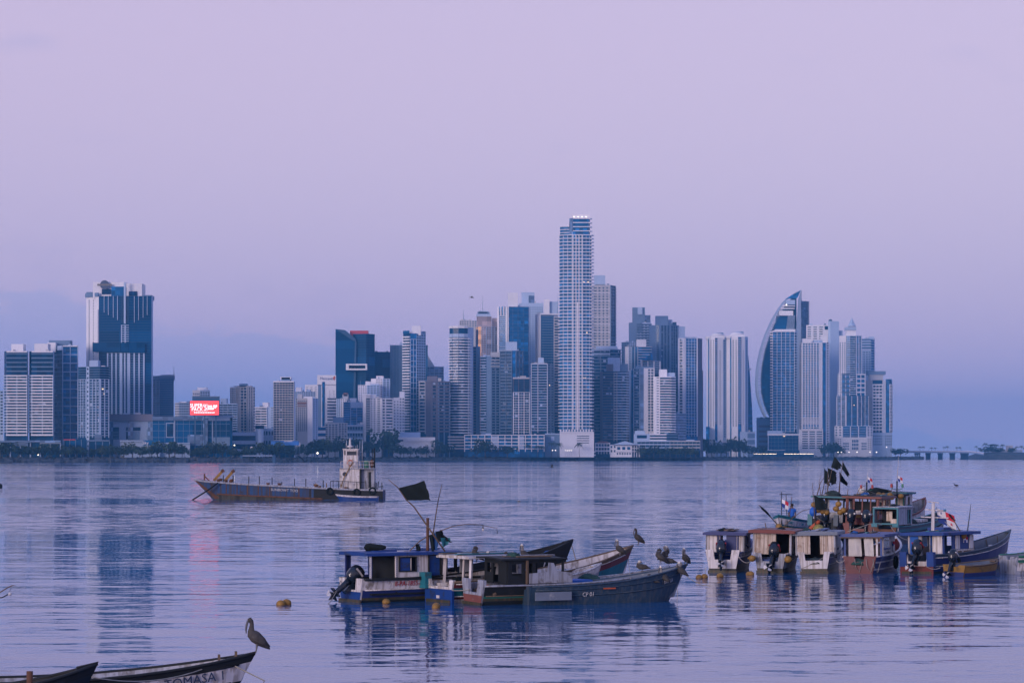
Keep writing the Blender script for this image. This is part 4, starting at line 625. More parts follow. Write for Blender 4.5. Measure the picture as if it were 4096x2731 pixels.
sp = T('spired_tower', 'stepped white and blue tower with a pointed metal spire', 3440, [(3338, 5), (3368, 0), (3468, 0), (3491, 5)], 1703, [('W', [('w', 2, 4, .45, .5, 'GB', dict(b=1745))]), ('GB', [('s', 5, .2, 1., 'W2', dict(b=1750)), ('p', 4, .1, .8, 'W')]), ('W', [('w', 2, 4, .45, .5, 'GB', dict(b=1745))])], 'W', units=0, depth=34)
vol(sp, 3436, [3350, 3486], 1748, None, [('W', [('w', 2, 6, .6, .4, 'WN', dict(u=(0, .12), t=1752, b=1800)), ('w', 3, 3, .66, .6, 'GB', dict(u=(.16, .34), t=1768, b=1800)), ('w', 4, 3, .7, .7, 'GB', dict(u=(.42, .62), t=1756, b=1800)), ('w', 3, 3, .66, .6, 'GB', dict(u=(.70, .86), t=1768, b=1800)), ('w', 2, 6, .6, .4, 'WN', dict(u=(.88, 1), t=1752, b=1800))])], 'W', 34, 'podium')
vol(sp, 3442, [(3346, 4), (3384, 2), (3430, 0), (3475, 4)], 1582, 1704, [('GP', [('s', 14, .2, .8, 'W2'), ('p', 3, .16, .9, 'W')]), ('GB', [('s', 14, .2, .9, 'GP'), ('p', 3, .1, .6, 'W')]), ('GP', [('s', 14, .2, .8, 'GB'), ('p', 4, .12, .8, 'W'), ('l', [(-.3, 1620), (.0, 1628)])])], 'W', 28)
vol(sp, 3444, [(3351, 4), (3366, 2), (3400, 0), (3425, 0), (3461, 4)], 1494, 1583, [('W', [('w', 2, 9, .5, .6, 'GB')]), ('GB', [('s', 5, .35, .9, 'GP'), ('s', 10, .1, .7, 'W2'), ('p', 3, .12, .8, 'W')]), ('GD', [('s', 10, .35, 1.2, 'W2')]), ('GB', [('s', 5, .3, .9, 'W'), ('p', 3, .14, .8, 'W')])], 'W', 26)
vol(sp, 3446, [(3357, 4), (3384, 2), (3400, 0), (3424, 0), (3446, 4)], 1342, 1495, [('W', [('w', 3, 17, .5, .6, 'GB', dict(t=1368))]), ('GB', [('s', 17, .3, .9, 'W2'), ('p', 3, .14, .8, 'W')]), ('GD', [('s', 17, .35, 1.3, 'W2')]), ('GB', [('s', 17, .3, .9, 'W2'), ('p', 3, .16, .8, 'W')])], 'W', 24)
box_on(sp, 3446, 3386, 3424, 1310, 1345, 'W', 6, 12, 'lantern'); box_on(sp, 3446, 3384, 3426, 1308, 1316, 'W2', 4, 15, 'lantern_ledge')
so_ = sp.location
for (ra, ya, yb_) in ((5.0, 1290, 1310), (3.0, 1282, 1296)):
    g = MB(); cx_ = X(3407, 3456)-so_.x
    for j in range(8): g.tube([(cx_+ra*cos(pi*j/4), 16+ra*sin(pi*j/4), Z(yb_, 3456)-GZ), (cx_+ra*.6*cos(pi*j/4), 16+ra*.6*sin(pi*j/4), Z(ya, 3456)-GZ)], .35, 4)
    g.build('spire_ribs', W2, sp)
g = MB(); g.rings([[(cx_+r*cos(pi*j/4), 16+r*sin(pi*j/4), Z(y, 3456)-GZ) for j in range(8)] for r, y in ((5.4, 1305), (5.4, 1301), (3.2, 1293), (3.4, 1290), (1.4, 1279), (.1, 1267))], smooth=False); g.build('spire', W2, sp)
T('apartment_tower', 'grey-white tower with blue upper floors behind the spired tower', 3560, [(3440, 3), (3484, 0), (3498, 5)], 1354, [('W2', [('s', 4, .4, 1., 'GB', dict(t=1356, b=1400)), ('w', 4, 10, .6, .5, 'GB', dict(t=1404, b=1496))]), ('GB', [('s', 14, .3, .8, 'W2', dict(b=1500))])], 'W2', roofs=[(3478, 3496, 1346, 1356, 'W2', 2)])
rt = T('condo_tower', 'cream and white tower at the right end of the skyline', 3470, [(3462, 6), (3490, 0), (3530, 0), (3543, 2), (3558, 0), (3568, 4)], 1520,
  [('CR', []), ('GD', [('s', 15, .4, 1.2, 'W', dict(t=1536, b=1728)), ('p', 4, .2, 1., 'W', dict(t=1536, b=1728)), ('w', 5, 4, .5, .55, 'GB', dict(t=1735, b=1780, dp=.8))]), ('W', []), ('GB', []), ('GD', [('s', 15, .4, 1.8, 'W', dict(t=1536, b=1728)), ('p', 3, .2, 1., 'W', dict(t=1536, b=1728)), ('w', 4, 4, .5, .55, 'GB', dict(t=1735, b=1780, dp=.8))])], 'CR', units=0, roofs=[(3478, 3532, 1494, 1523, 'CR', 4), (3472, 3543, 1484, 1494, 'GR', 3, 20, 'crown'), (3548, 3567, 1516, 1522, 'GB', 3)])
vol(rt, 3466, [3490, 3568], 1730, None, [('W2', [('w', 5, 4, .5, .5, 'WN', dict(t=1738, b=1782, u=(0, .5))), ('w', 4, 4, .5, .5, 'WN', dict(t=1738, b=1782, u=(.62, 1)))])], 'W2', 20, 'podium')
# ---------------------------------------------------------------- trees, palms, shore furniture, bridge
m_bark = mat('bark', (.09, .07, .055), .9, .3, 2)
LEAF = [mat('leaf_%d' % k, c, .75, .5, 1.2, spec=.25, rvar=.3) for k, c in enumerate(((.035, .055, .022), (.028, .045, .024), (.05, .065, .025)))]
def crown_mesh(k, n=260, palm=False):
    r = random.Random(90+k); g = MB()
    lobes = [(V((r.uniform(-.55, .55), r.uniform(-.55, .55), r.uniform(.45, .85))), r.uniform(.26, .42)) for _ in range(9)]
    for i in range(n):
        c, rad = r.choice(lobes); a = r.uniform(0, 2*pi); e = r.uniform(-.6, 1)
        p = c+V((cos(a)*rad*math.sqrt(max(0, 1-e*e)), sin(a)*rad*math.sqrt(max(0, 1-e*e)), e*rad*.8))*r.uniform(.75, 1.1)
        u = V((r.uniform(-1, 1), r.uniform(-1, 1), r.uniform(-.6, .6))).normalized(); v = u.cross(V((r.uniform(-1, 1), r.uniform(-1, 1), r.uniform(-1, 1)))).normalized()
        s_ = r.uniform(.06, .13); g.add([p-u*s_, p+v*s_*.7, p+u*s_, p-v*s_*.7], [(0, 1, 2, 3)])
    return g.mesh('crown', LEAF[k % 3])
def trunk_mesh(k):
    r = random.Random(30+k); g = MB(); g.tube([(0, 0, -.12), (r.uniform(-.03, .03), 0, .2), (r.uniform(-.05, .05), r.uniform(-.05, .05), .5)], [.05, .038, .02], 6)
    for j in range(4):
        a = j*1.6+r.random(); g.tube([(0, 0, .3), (.22*cos(a), .22*sin(a), .55), (.4*cos(a), .4*sin(a), .7)], [.024, .016, .006], 5)
    return g.mesh('trunk', m_bark)
CRN = [crown_mesh(k) for k in range(5)]; TRK = [trunk_mesh(k) for k in range(3)]
def palm_crown(k):
    r = random.Random(60+k); g = MB()
    for j in range(17):
        a = 2*pi*j/17+r.uniform(-.15, .15); lift = r.uniform(-.1, .55); ln = r.uniform(.30, .40); w_ = .045; pr = None
        for i in range(6):
            s_ = i/5; rr = ln*s_; z = lift*ln*1.6*s_-.42*ln*s_*s_*2.2
            c = V((rr*cos(a), rr*sin(a), z)); sd = V((-sin(a), cos(a), 0))*w_*(1-.8*s_)*(.5 if i == 0 else 1)
            q = (c-sd-V((0, 0, .02)), c+V((0, 0, .01)), c+sd-V((0, 0, .02)))
            if pr: g.add(list(pr)+list(q), [(0, 1, 4, 3), (1, 2, 5, 4)])
            pr = q
    return g.mesh('crown', LEAF[1])
PCR = [palm_crown(k) for k in range(3)]
def tree(px, d, yt, label, group, wid=1.0, yb=None, gz=None):
    zb = (GZ-.3 if gz is None else gz); h = Z(yt, d)-zb; k = rnd.randrange(5)
    t = thing('tree', label, 'tree', (X(px, d), d, zb), rnd.uniform(0, 6.3), group)
    for me, nm in ((TRK[k % 3], 'trunk'), (CRN[k], 'crown')):
        o = link(nm, me, t); o.scale = (h*.62*wid, h*.62*wid, h)
def palm(px, d, yt, label, group, gz=None):
    zb = (GZ-.3 if gz is None else gz); h = Z(yt, d)-zb; k = rnd.randrange(3)
    t = thing('palm_tree', label, 'palm', (X(px, d), d, zb), rnd.uniform(0, 6.3), group)
    MB().tube([(0, 0, -.5), (h*.02, 0, h*.4), (h*.05, 0, h*.86)], [.22, .17, .13], 6).build('trunk', m_bark, t)
    o = link('crown', PCR[k], t, (h*.05, 0, h*.86)); o.scale = (h*.75+1.5,)*3
LB = 'dark leafy tree in the dense belt along the left shore'
px = -30
while px < 1260:
    for row in range(2):
        d = shore_d(px)+(42, 58)[row]+rnd.uniform(-5, 6); tree(px+rnd.uniform(-8, 8), d, rnd.uniform(1779, 1806) if rnd.random() > .15 else 1772, LB, 'trees of the left shore belt', rnd.uniform(.9, 1.5))
    px += rnd.uniform(26, 40)
LB = 'tall broad tree in the dark grove behind the barge wheelhouse'
for (x_, y_, w_) in ((1268, 1768, 1.0), (1290, 1762, 1.1), (1312, 1756, 1.1), (1340, 1764, 1.), (1365, 1752, 1.1), (1392, 1762, 1.), (1420, 1757, 1.1), (1452, 1768, 1.2), (1478, 1776, 1.2), (1500, 1768, 1.)): tree(x_, shore_d(x_)+50, y_, LB, 'grove behind the barge', w_)
tree(1530, 2470, 1722, 'largest dark tree standing before the white apartment tower', None, 1.15)
tree(1555, 2480, 1746, 'dark tree just right of the largest tree', None, 1.1)
LB = 'tree on the bank in front of the low white resort'
for x_ in range(1575, 1800, 22): tree(x_+rnd.uniform(-6, 6), shore_d(x_)+44, rnd.uniform(1776, 1796), LB, 'resort bank trees', rnd.uniform(.9, 1.4))
tree(1942, 2570, 1760, 'round tree before the long low white balconied block', None, 1.3); tree(1908, 2565, 1792, 'low bush-like tree at the left end of the white balconied block', None, 1.6); tree(2030, 2562, 1788, 'wide low tree before the right end of the long white block', None, 1.9)
LB = 'small palm in front of the low white waterfront blocks'
for x_, y_ in ((2112, 1772), (2150, 1776), (2172, 1780), (2206, 1762), (2231, 1766), (1742, 1752), (1764, 1760)): palm(x_, shore_d(x_)+30 if x_ < 1800 else 2572, y_, LB, 'waterfront palms')
palm(2318, 2580, 1766, 'tall palm in front of the blank white podium', None)
LB = 'dark tree along the low banded waterfront block'
for x_ in range(2560, 2800, 20): tree(x_+rnd.uniform(-6, 6), shore_d(x_)-60+62 if False else min(shore_d(x_)+25, 2620), rnd.uniform(1786, 1800), LB, 'trees before the banded block', rnd.uniform(.9, 1.4))
LB = 'dark tree in the grove below the twin white towers'
for x_, y_ in ((2800, 1766), (2812, 1760), (2828, 1756), (2846, 1776), (2868, 1786), (2884, 1770), (2905, 1768), (2925, 1762), (2945, 1756), (2962, 1762), (2976, 1780), (2996, 1786), (3020, 1790), (3050, 1788), (3300, 1782), (3316, 1776), (3334, 1774), (3352, 1784), (3368, 1790)):
    tree(x_, shore_d(x_)+38, y_, LB if x_ < 3100 else 'dark tree between the arcaded podium and the spired tower', 'twin tower grove' if x_ < 3100 else 'spired tower clump', rnd.uniform(.8, 1.2))
for x_, y_ in ((2936, 1754), (2958, 1758)): palm(x_, shore_d(x_)+30, y_, 'palm rising out of the grove below the twin white towers', 'grove palms')
tree(3602, 3360, 1794, 'round tree at the near end of the causeway bridge', None, 1.8); tree(3582, 3350, 1800, 'low tree at the foot of the right-end tower', None, 1.5)
# causeway bridge and island
br = thing('bridge', 'low causeway bridge on dark piers at the right', 'bridge', (X(3770, 3600), 3600, 0))
o = br.location
dk = [(3600, 1806), (3660, 1806), (3720, 1806.5), (3870, 1806.5), (3905, 1809), (3935, 1815)]
g = MB(); g.rings([[(X(p, 3600)-o.x, k, Z(y, 3600)+zz) for k, zz in ((0, -1.6), (0, .4), (12, .4), (12, -1.6))] for p, y in dk], smooth=False); g.build('deck', W2, br)
g = MB(); g.rings([[(X(p, 3600)-o.x, k, Z(y, 3600)+zz) for k, zz in ((-.4, .4), (-.4, 1.4), (.1, 1.4), (.1, .4))] for p, y in dk], smooth=False); g.build('parapet', W, br)
for c, w_, nl in ((3672, 20, 3), (3715, 18, 4), (3764, 18, 4), (3812, 20, 4), (3861, 30, 6)):
    b = MB().box(X(c-w_/2, 3600)-o.x, X(c+w_/2, 3600)-o.x, 1, 11, Z(1817, 3600), Z(1811, 3600)).build('pier_cap', MM['DG'], br)
    for k in range(nl):
        q = c-w_/2+2+(w_-4)*k/(nl-1); MB().box(X(q-1.4, 3600)-o.x, X(q+1.4, 3600)-o.x, 3, 9, -1, Z(1817, 3600)).build('column', MM['DG'], b)
m_isl = mat('island_bank', (.07, .08, .085), .95, .4, .2, rvar=0)
g = MB(); rows = []
for p, y in ((3872, 1839), (3895, 1834), (3915, 1826), (3935, 1819), (3960, 1810), (4010, 1808), (4060, 1809), (4200, 1808), (4400, 1810)):
    zt = max(Z(y, 3660), -.5); rows.append([(X(p, 3660), 3640, -1), (X(p, 3660), 3650, zt*.75), (X(p, 3660), 3662, zt), (X(p, 3660), 3760, zt), (X(p, 3660), 3780, -1)])
g.rings(rows, closed=False, smooth=False); struct(g.build('island', m_isl))
T('island_house', 'pale low house with a square tower on the palm island', 3690, [3962, 4035, 4052, 4090], 1798, [('CR', []), ('GR', [('b', .1, .9, 1792, 1806, .5, 'DG', 'doorway')]), ('W2', [])], 'CR', yb=1812, depth=14, roofs=[(4030, 4052, 1781, 1800, 'CR', 2)], cat='house', units=0)
LB = 'tall palm standing along the causeway bridge'
for x_, y_ in ((3680, 1783), (3692, 1782), (3727, 1787), (3740, 1788), (3776, 1785), (3789, 1782), (3828, 1786), (3841, 1785), (3906, 1781), (3920, 1790)): palm(x_, 3612, y_, LB, 'causeway palms', gz=Z(1806, 3600))
LB = 'palm on the small island beyond the bridge'
for x_, y_ in ((3944, 1768), (3960, 1774), (3968, 1772), (3977, 1772), (3988, 1774), (4012, 1773), (4066, 1782), (4084, 1780), (4098, 1788)): palm(x_, 3672, y_, LB, 'island palms', gz=Z(1810, 3660)-.5)
for x_, y_, w_ in ((3944, 1792, 2.2), (3972, 1792, 1.8), (3990, 1792, 2.), (4045, 1794, 1.4)): tree(x_, 3668, y_-3, 'dense round bush on the island, beside the palms', 'island bushes', w_, gz=Z(1816, 3660))
# lamps and lights
def lamp(px, py, d, label, group, hgt=None, r=.7):
    z = Z(py, d); t = thing('street_lamp', label, 'street lamp', (X(px, d), d, GZ-.2), 0, group)
    MB().tube([(0, 0, -.5), (0, 0, z-GZ)], [.1, .07], 5).build('post', MM['GR'], t)
    MB().ball((0, 0, z-GZ+.3), r, 6).build('globe', LAMP, t)
for x_ in (3352, 3365, 3396, 3428, 3480, 3506): lamp(x_, 1808, shore_d(x_)+30, 'white street lamp on the seawall before the spired tower', 'seawall lamps')
lamp(152, 1818, 1930, 'bright white lamp at the water edge far left', None); lamp(1270, 1812, 2160, 'white lamp on the bank left of the barge wheelhouse', None, r=.9); lamp(3546, 1788, 3440, 'white lamp at the foot of the right-end tower', None)
for x_ in (2262, 2270, 2278, 2286, 2210, 2222): lamp(x_, 1801, 2588, 'warm lamp at the foot of the blank white podium', 'podium lamps', r=.5)
for a, b_, lab in ((3014, 3106, 'left string of warm lights on the seawall below the sail tower'), (3138, 3256, 'right string of warm lights on the seawall below the arcaded podium')):
    t = thing('light_string', lab, 'lights', (X(a, 3240), 3240, GZ))
    MB().box(0, X(b_, 3240)-X(a, 3240), 0, .4, -1.2, Z(1817, 3240)-GZ).build('wall_strip', MM['DG'], t)
    for k in range(int((b_-a)/4)): MB().box(0, .9, -.35, -.02, 0, .4).build('bulb', mat('string_glow', (.8, .6, .4), .5, emit=(1, .75, .5), estr=5), t, (X(a+k*4+rnd.uniform(-1, 1), 3240)-t.location.x, 0, Z(1815.5, 3240)-GZ))
for a, b_, y, lab in ((3070, 3140, 1800, 'white canvas shade canopy below the blue glass podium'), (3230, 3290, 1800, 'white curved shade canopy below the arcaded podium')):
    t = thing('canopy', lab, 'canopy', (X((a+b_)/2, 3280), 3280, GZ)); w_ = X(b_, 3280)-X(a, 3280)
    MB().rings([[(w_*(k/8-.5), yy, Z(y, 3280)-GZ-1.6*sin(pi*k/8)*(1 if a > 3200 else .3)+zz) for yy, zz in ((0, 0), (0, .5), (5, .5), (5, 0))] for k in range(9)], smooth=False).build('cloth', W, t)
    for k in (-.48, 0, .48): MB().tube([(w_*k, .5, -.5), (w_*k, .5, Z(y, 3280)-GZ-1)], .15, 5).build('post', MM['GR'], t)
# road edge, banners, signs on the left shore
t = thing('viaduct', 'grey elevated road edge running behind the left shore trees', 'road', (X(850, 2060), 2060, GZ)); o = t.location
MB().rings([[(X(p, 2060+(p-600)*.16)-o.x, (p-600)*.16+k, Z(y, 2060+(p-600)*.16)-GZ+zz) for k, zz in ((0, -.9), (0, .6), (8, .6), (8, -.9))] for p, y in ((560, 1790), (700, 1787), (860, 1783), (1000, 1784), (1100, 1788))], smooth=False).build('deck', MM['GR'], t)
for p in range(600, 1100, 60): MB().box(-.5, .5, 2, 5, -.3, Z(1788, 2070)-GZ-.6).build('column', MM['GR'], t, (X(p, 2060+(p-600)*.16)-o.x, (p-600)*.16, 0))
LB = 'car with lights on, driving on the elevated road'
m_car = mat('car_paint', (.2, .2, .22), .3, .1, rvar=.5); HL = mat('headlight_glow', (1, .9, .7), .5, emit=(1, .85, .6), estr=14)
for p in (720, 832, 918, 928, 988, 1002):
    dd = 2058+(p-600)*.16; c = thing('car', LB, 'car', (X(p, dd), dd, Z(1786, dd)+.62), 0, 'cars on the elevated road')
    MB().rings([[(x_, y_, z_) for y_, z_ in ((-.9, .3), (-.85, h_), (.85, h_), (.9, .3))] for x_, h_ in ((-2.1, .8), (-1.6, 1.0), (-1., 1.5), (.5, 1.5), (1.2, 1.), (2.1, .8))], smooth=False).build('body', m_car, c)
    for q in (-.6, .6): MB().ball((2.15, q-.5, .7), .35, 6).build('headlight', HL, c)
    for q in (-1.3, 1.3): MB().tube([(q, -.95, .3), (q, .95, .3)], .32, 8).build('wheel', MM['DG'], c)
bn = thing('banner', 'long blue printed banner under the dark slab tower', 'banner', (X(1140, 2095), 2095, GZ))
MB().box(X(1084, 2095)-bn.location.x, X(1196, 2095)-bn.location.x, 0, .5, Z(1780, 2095)-GZ, Z(1763, 2095)-GZ).build('panel', mat('banner_blue', (.02, .13, .42), .5, .6, .18, rvar=0), bn)
for q in (1090, 1140, 1190): MB().box(X(q, 2095)-bn.location.x, X(q, 2095)-bn.location.x+.4, .5, .9, -.5, Z(1770, 2095)-GZ).build('post', MM['DG'], bn)
MB().box(X(1136, 2095)-bn.location.x, X(1170, 2095)-bn.location.x, -.1, 0, Z(1765.5, 2095)-GZ, Z(1763.5, 2095)-GZ).build('white_strip', W, bn)
wb = thing('sign_board', 'plain white board on posts right of the blue banner', 'sign', (X(1192, 2096), 2096, GZ))
MB().box(-1.9, 1.9, 0, .3, Z(1783, 2096)-GZ, Z(1769, 2096)-GZ).build('panel', W, wb)
for q in (-1.4, 1.4): MB().box(q-.15, q+.15, .3, .6, -.5, Z(1776, 2096)-GZ).build('post', MM['GR'], wb)
ov = thing('pole_sign', 'white oval sign on a tall pole among the left shore trees', 'sign', (X(1008, 2050), 2050, GZ-1))
MB().tube([(0, 0, -.5), (0, 0, Z(1795, 2050)-GZ)], .18, 6).build('pole', MM['GR'], ov)
MB().rings([[(1.45*cos(2*pi*j/18), k, .95*sin(2*pi*j/18)) for j in range(18)] for k in (-.3, .1)], smooth=False).build('panel', W, ov, (0, 0, Z(1790, 2050)-GZ+1))
MB().box(-1.0, 1.0, -.36, -.28, -.12, .12).build('lettering', MM['RED'], ov, (0, 0, Z(1790, 2050)-GZ+1))
cv = thing('culvert', 'pale concrete culvert bridge in the left bank', 'bridge', (X(1030, 2010), 2010, 0))
MB().box(-12, 12, 0, 8, Z(1824, 2010), Z(1820, 2010)).build('deck', MM['BG'], cv); MB().box(-14, -12, 0, 8, 0, Z(1820, 2010)).build('abutment', MM['DG'], cv); MB().box(12, 14, 0, 8, 0, Z(1820, 2010)).build('abutment', MM['DG'], cv)
sb = MB(); sb.rings([[(X(p, 1700), 1690+k, z*q) for k, z in ((-8, -1), (0, .5), (10, .8), (25, -1))] for p, q in ((-300, 1), (-60, 1.4), (0, 1.3), (30, .8), (48, .1))], closed=False, smooth=False)
struct(sb.build('rock_bank', m_rock))
# ---------------------------------------------------------------- boat kit
def paint(name, col, g=(.10, .085, .07), amt=.35, rough=.5, streak=None, sc_=2.2, ssc=(7, 7, .5)): return mat(name, col, rough, .12, 3, grime=g, gscale=sc_, gamt=amt, streak=streak, ssc=ssc, rvar=.06, bump=.004)
B = dict(
 white=paint('paint_white', (.60, .57, .57), (.20, .17, .14), .6, streak=(.34, .30, .27)), cream=paint('paint_cream', (.52, .45, .39), (.20, .12, .08), .6, streak=(.30, .22, .16)), blue=paint('paint_blue', (.008, .045, .20), (.02, .03, .06), .6), navy=paint('paint_navy', (.016, .03, .13), (.02, .02, .04), .4),
 teal=paint('paint_teal', (.012, .14, .18), (.04, .06, .06), .6), red=paint('paint_red', (.14, .024, .022), (.05, .02, .018), .6), maroon=paint('paint_maroon', (.12, .025, .03), (.05, .02, .02), .45), grey=paint('paint_grey', (.13, .16, .21), (.28, .29, .30), .4),
 slate=paint('paint_slate', (.022, .05, .088), (.09, .11, .13), .36, streak=(.055, .075, .10)), dark=paint('dark_wood', (.007, .010, .012), (.022, .022, .022), .3, .7), black=paint('paint_black', (.010, .013, .015), (.06, .055, .05), .25), tar=paint('bottom_tar', (.012, .016, .018), (.07, .06, .03), .35), orange=paint('paint_orange', (.3, .07, .03), (.12, .05, .03), .5),
 yellow=paint('paint_yellow', (.24, .13, .025), (.07, .05, .025), .6), green=paint('paint_green', (.02, .12, .09), (.05, .06, .05), .4), palegrey=paint('paint_palegrey', (.30, .32, .38), (.10, .09, .085), .6, streak=(.17, .17, .18)), wood=paint('bare_wood', (.13, .09, .06), (.04, .03, .02), .55, .8),
 slime=paint('slime', (.05, .05, .03), (.015, .02, .018), .55, streak=(.09, .06, .035)), rust=paint('rust', (.11, .05, .028), (.035, .02, .015), .6, .8), redwhite=paint('worn_red', (.17, .06, .05), (.26, .24, .24), .55), hullblue=paint('barge_blue', (.014, .055, .15), (.035, .022, .018), .55, .7, streak=(.045, .035, .035), sc_=.45, ssc=(2.2, 2.2, .07)), barge_bottom=paint('barge_bottom', (.06, .065, .055), (.05, .025, .016), .6, .8, streak=(.022, .022, .022), sc_=.5, ssc=(1.3, 1.3, .1)), curtain=paint('curtain', (.50, .48, .46), (.3, .28, .26), .3, .9))
BK = mat('black_cloth', (.012, .019, .021), .9, .25, 2, spec=.15, rvar=.2); CB = mat('blue_cloth', (.02, .09, .26), .8, .3, 3); CT = mat('teal_cloth', (.02, .16, .20), .8, .3, 3)
MET = mat('galvanised', (.35, .37, .40), .45, .2, 3, metal=.6); ROPE = mat('rope', (.30, .28, .24), .9, .25, 6); BUOY = mat('buoy_yellow', (.25, .135, .025), .55, .2, 3, grime=(.10, .07, .02), gamt=.45); COWL = mat('cowl_black', (.012, .018, .028), .22, .15, 2, spec=.6); PROP = mat('propeller_white', (.50, .48, .48), .4, .2)
GLS = mat('cabin_glass', (.02, .03, .04), .08, .1, spec=.6); TARP = mat('tarp_blue', (.012, .10, .42), .6, .25, 2); ORG = mat('float_orange', (.38, .075, .025), .6, .2, 2); NAV = mat('lamp_red', (.35, .02, .02), .4); NAVG = mat('lamp_green', (.01, .16, .08), .4); TXR = mat('text_red', (.30, .02, .03), .6); TXD = mat('text_dark', (.03, .05, .10), .6); TXW = mat('text_white', (.55, .55, .56), .7, .3, 6)
def lerp(tab, t):
    for (a, va), (b, vb) in zip(tab, tab[1:]):
        if t <= b: return va+(vb-va)*max(0, (t-a)/(b-a))
    return tab[-1][1]
class Boat: pass
rollr = random.Random(11)
def boat(name, label, stern, bow, beam, s0, s1, bands, inner='palegrey', rail='white', tr=None, rake=.9, bottom='tar', cat='boat', group=None, full=.84, floor=.12, flare=.72, dz=0, pw=2.1):
    """stern/bow = (px, distance) on the water; bands = [(upper share of side height, paint)] from the chine up"""
    a = V((X(*stern), stern[1])); b_ = V((X(*bow), bow[1])); ax = b_-a; L_ = ax.length
    t = thing(name, label, cat, (a.x, a.y, dz), math.atan2(ax.y, ax.x), group)
    t.rotation_euler[0] = R(rollr.uniform(-1.6, 1.6)); k = Boat(); k.o = t; k.L = L_; k.beam = beam; k.s0 = s0; k.s1 = s1
    hb = [(0, full), (.15, .94), (.35, 1), (.55, .97), (.72, .8), (.85, .52), (.94, .24), (1, .02)]
    def sheer(u): return s0+(s1-s0)*max(0, u-.12)**pw/(.88**pw)
    def pt(u, q, sd, inset=0):
        zc = -.12+.25*max(0, u-.75)*s1; sh = sheer(u); z = zc+q*(sh-zc)
        w_ = beam/2*lerp(hb, u)*(flare+(1-flare)*min(q, 1))-inset
        x = u*L_-rake*(1-min(q, 1))*max(0, (u-.62)/.38)**1.5-inset*max(0, (u-.8)/.2)
        return V((x, sd*max(w_, .0), z))
    k.pt = pt; k.sheer = sheer
    us = [0, .1, .2, .32, .45, .57, .67, .76, .84, .9, .95, .98, 1.0]
    qs = [0]+[q for q, _ in bands]; ms = [bottom]+[m for _, m in bands]; names = list(dict.fromkeys(ms))
    g = MB()
    for sd in (-1, 1):
        cols = [[V((pt(u, 0, sd).x-.1*(u > .7), 0, -.35))]+[pt(u, q, sd) for q in qs] for u in us]
        for i in range(len(us)-1):
            for j in range(len(qs)):
                q = [cols[i][j], cols[i+1][j], cols[i+1][j+1], cols[i][j+1]]
                g.add(q if sd < 0 else q[::-1], [(0, 1, 2, 3)], names.index(ms[j]), True)
    g.build('hull', [B[n] for n in names], t)
    g = MB()      # inside faces and floor
    for sd in (-1, 1):
        cols = [[V((pt(u, .4, sd, .07).x, 0, max(floor, pt(u, 0, sd).z+.1))), V((pt(u, .4, sd, .07).x, pt(u, .35, sd, .07).y, max(floor, pt(u, 0, sd).z+.1))), pt(u, 1, sd, .06)] for u in us]
        for i in range(len(us)-1):
            for j in range(2):
                q = [cols[i][j], cols[i+1][j], cols[i+1][j+1], cols[i][j+1]]; g.add(q[::-1] if sd < 0 else q, [(0, 1, 2, 3)])
    g.build('interior', B[inner], t)
    for sd in (-1, 1):
        MB().tube([pt(u, 1, sd, .02) for u in us], [(.055, .035)]*(len(us)-3)+[(.045, .035), (.04, .035), (.04, .04)], 6).build('gunwale', B[rail], t)
    for u in (.3, .52, .7):
        w_ = pt(u, .8, 1, .06).y; MB().box(u*L_-.14, u*L_+.14, -w_, w_, sheer(u)*.72, sheer(u)*.72+.04).build('thwart', B[inner], t)
    MB().hexa([(L_-.4, -.13, s1-.10), (L_-.01, -.03, s1-.03), (L_-.01, .03, s1-.03), (L_-.4, .13, s1-.10), (L_-.4, -.13, s1-.05), (L_+.01, -.03, s1+.045), (L_+.01, .03, s1+.045), (L_-.4, .13, s1-.05)]).build('stem_cap', B[rail], t)
    if tr:
        m, ear, low = tr[:3]; ew = tr[3] if len(tr) > 3 else .42; h = beam/2*full
        P_ = [(-h*flare, -.1), (h*flare, -.1), (h*.98, s0), (h, ear), (h-ew, ear), (h-ew-.06, low), (-h+ew+.06, low), (-h+ew, ear), (-h, ear), (-h*.98, s0)]
        n = len(P_); g = MB(); fr_ = [(-.06, y, z) for y, z in P_]; bk = [(.05, y, z) for y, z in P_]
        faces = [(0, 1, 5, 6), (1, 2, 3, 4, 5), (0, 6, 7, 8, 9)]
        g.add(fr_+bk, [f[::-1] for f in faces]+[tuple(i+n for i in f) for f in faces]+[(i, (i+1) % n, (i+1) % n+n, i+n) for i in range(n)])
        mats_ = [B[m]]
        if len(tr) > 4:     # lower part of the transom in another paint
            mats_.append(B[tr[4]])
        g.build('transom', mats_, t)
        if len(tr) > 4:
            hh = tr[5]; fl = h*(flare+(1-flare)*(hh+.1)/(s0+.1))
            MB().add([(-.066, -h*flare, -.1), (-.066, h*flare, -.1), (-.066, fl, hh), (-.066, -fl, hh)], [(3, 2, 1, 0)]).build('transom_band', B[tr[4]], t)
    return k
def hull_text(k, s_, size, m, u, q, side=-1, name='name_lettering', sx=1, off=.03):
    c = k.pt(u, q, side, -off); tx = (k.pt(min(u+.04, 1), q, side)-k.pt(u-.04, q, side)).normalized()*(1 if side < 0 else -1)
    up = k.pt(u, min(q+.15, 1), side)-k.pt(u, q-.15, side); nz_ = tx.cross(up).normalized(); up = nz_.cross(tx)
    o = text(name, s_, size, m, k.o, (0, 0, 0), (0, 0, 0), .004); M = Matrix((tx*sx, up, nz_)).transposed().to_4x4(); M.translation = c; o.matrix_basis = M; return o
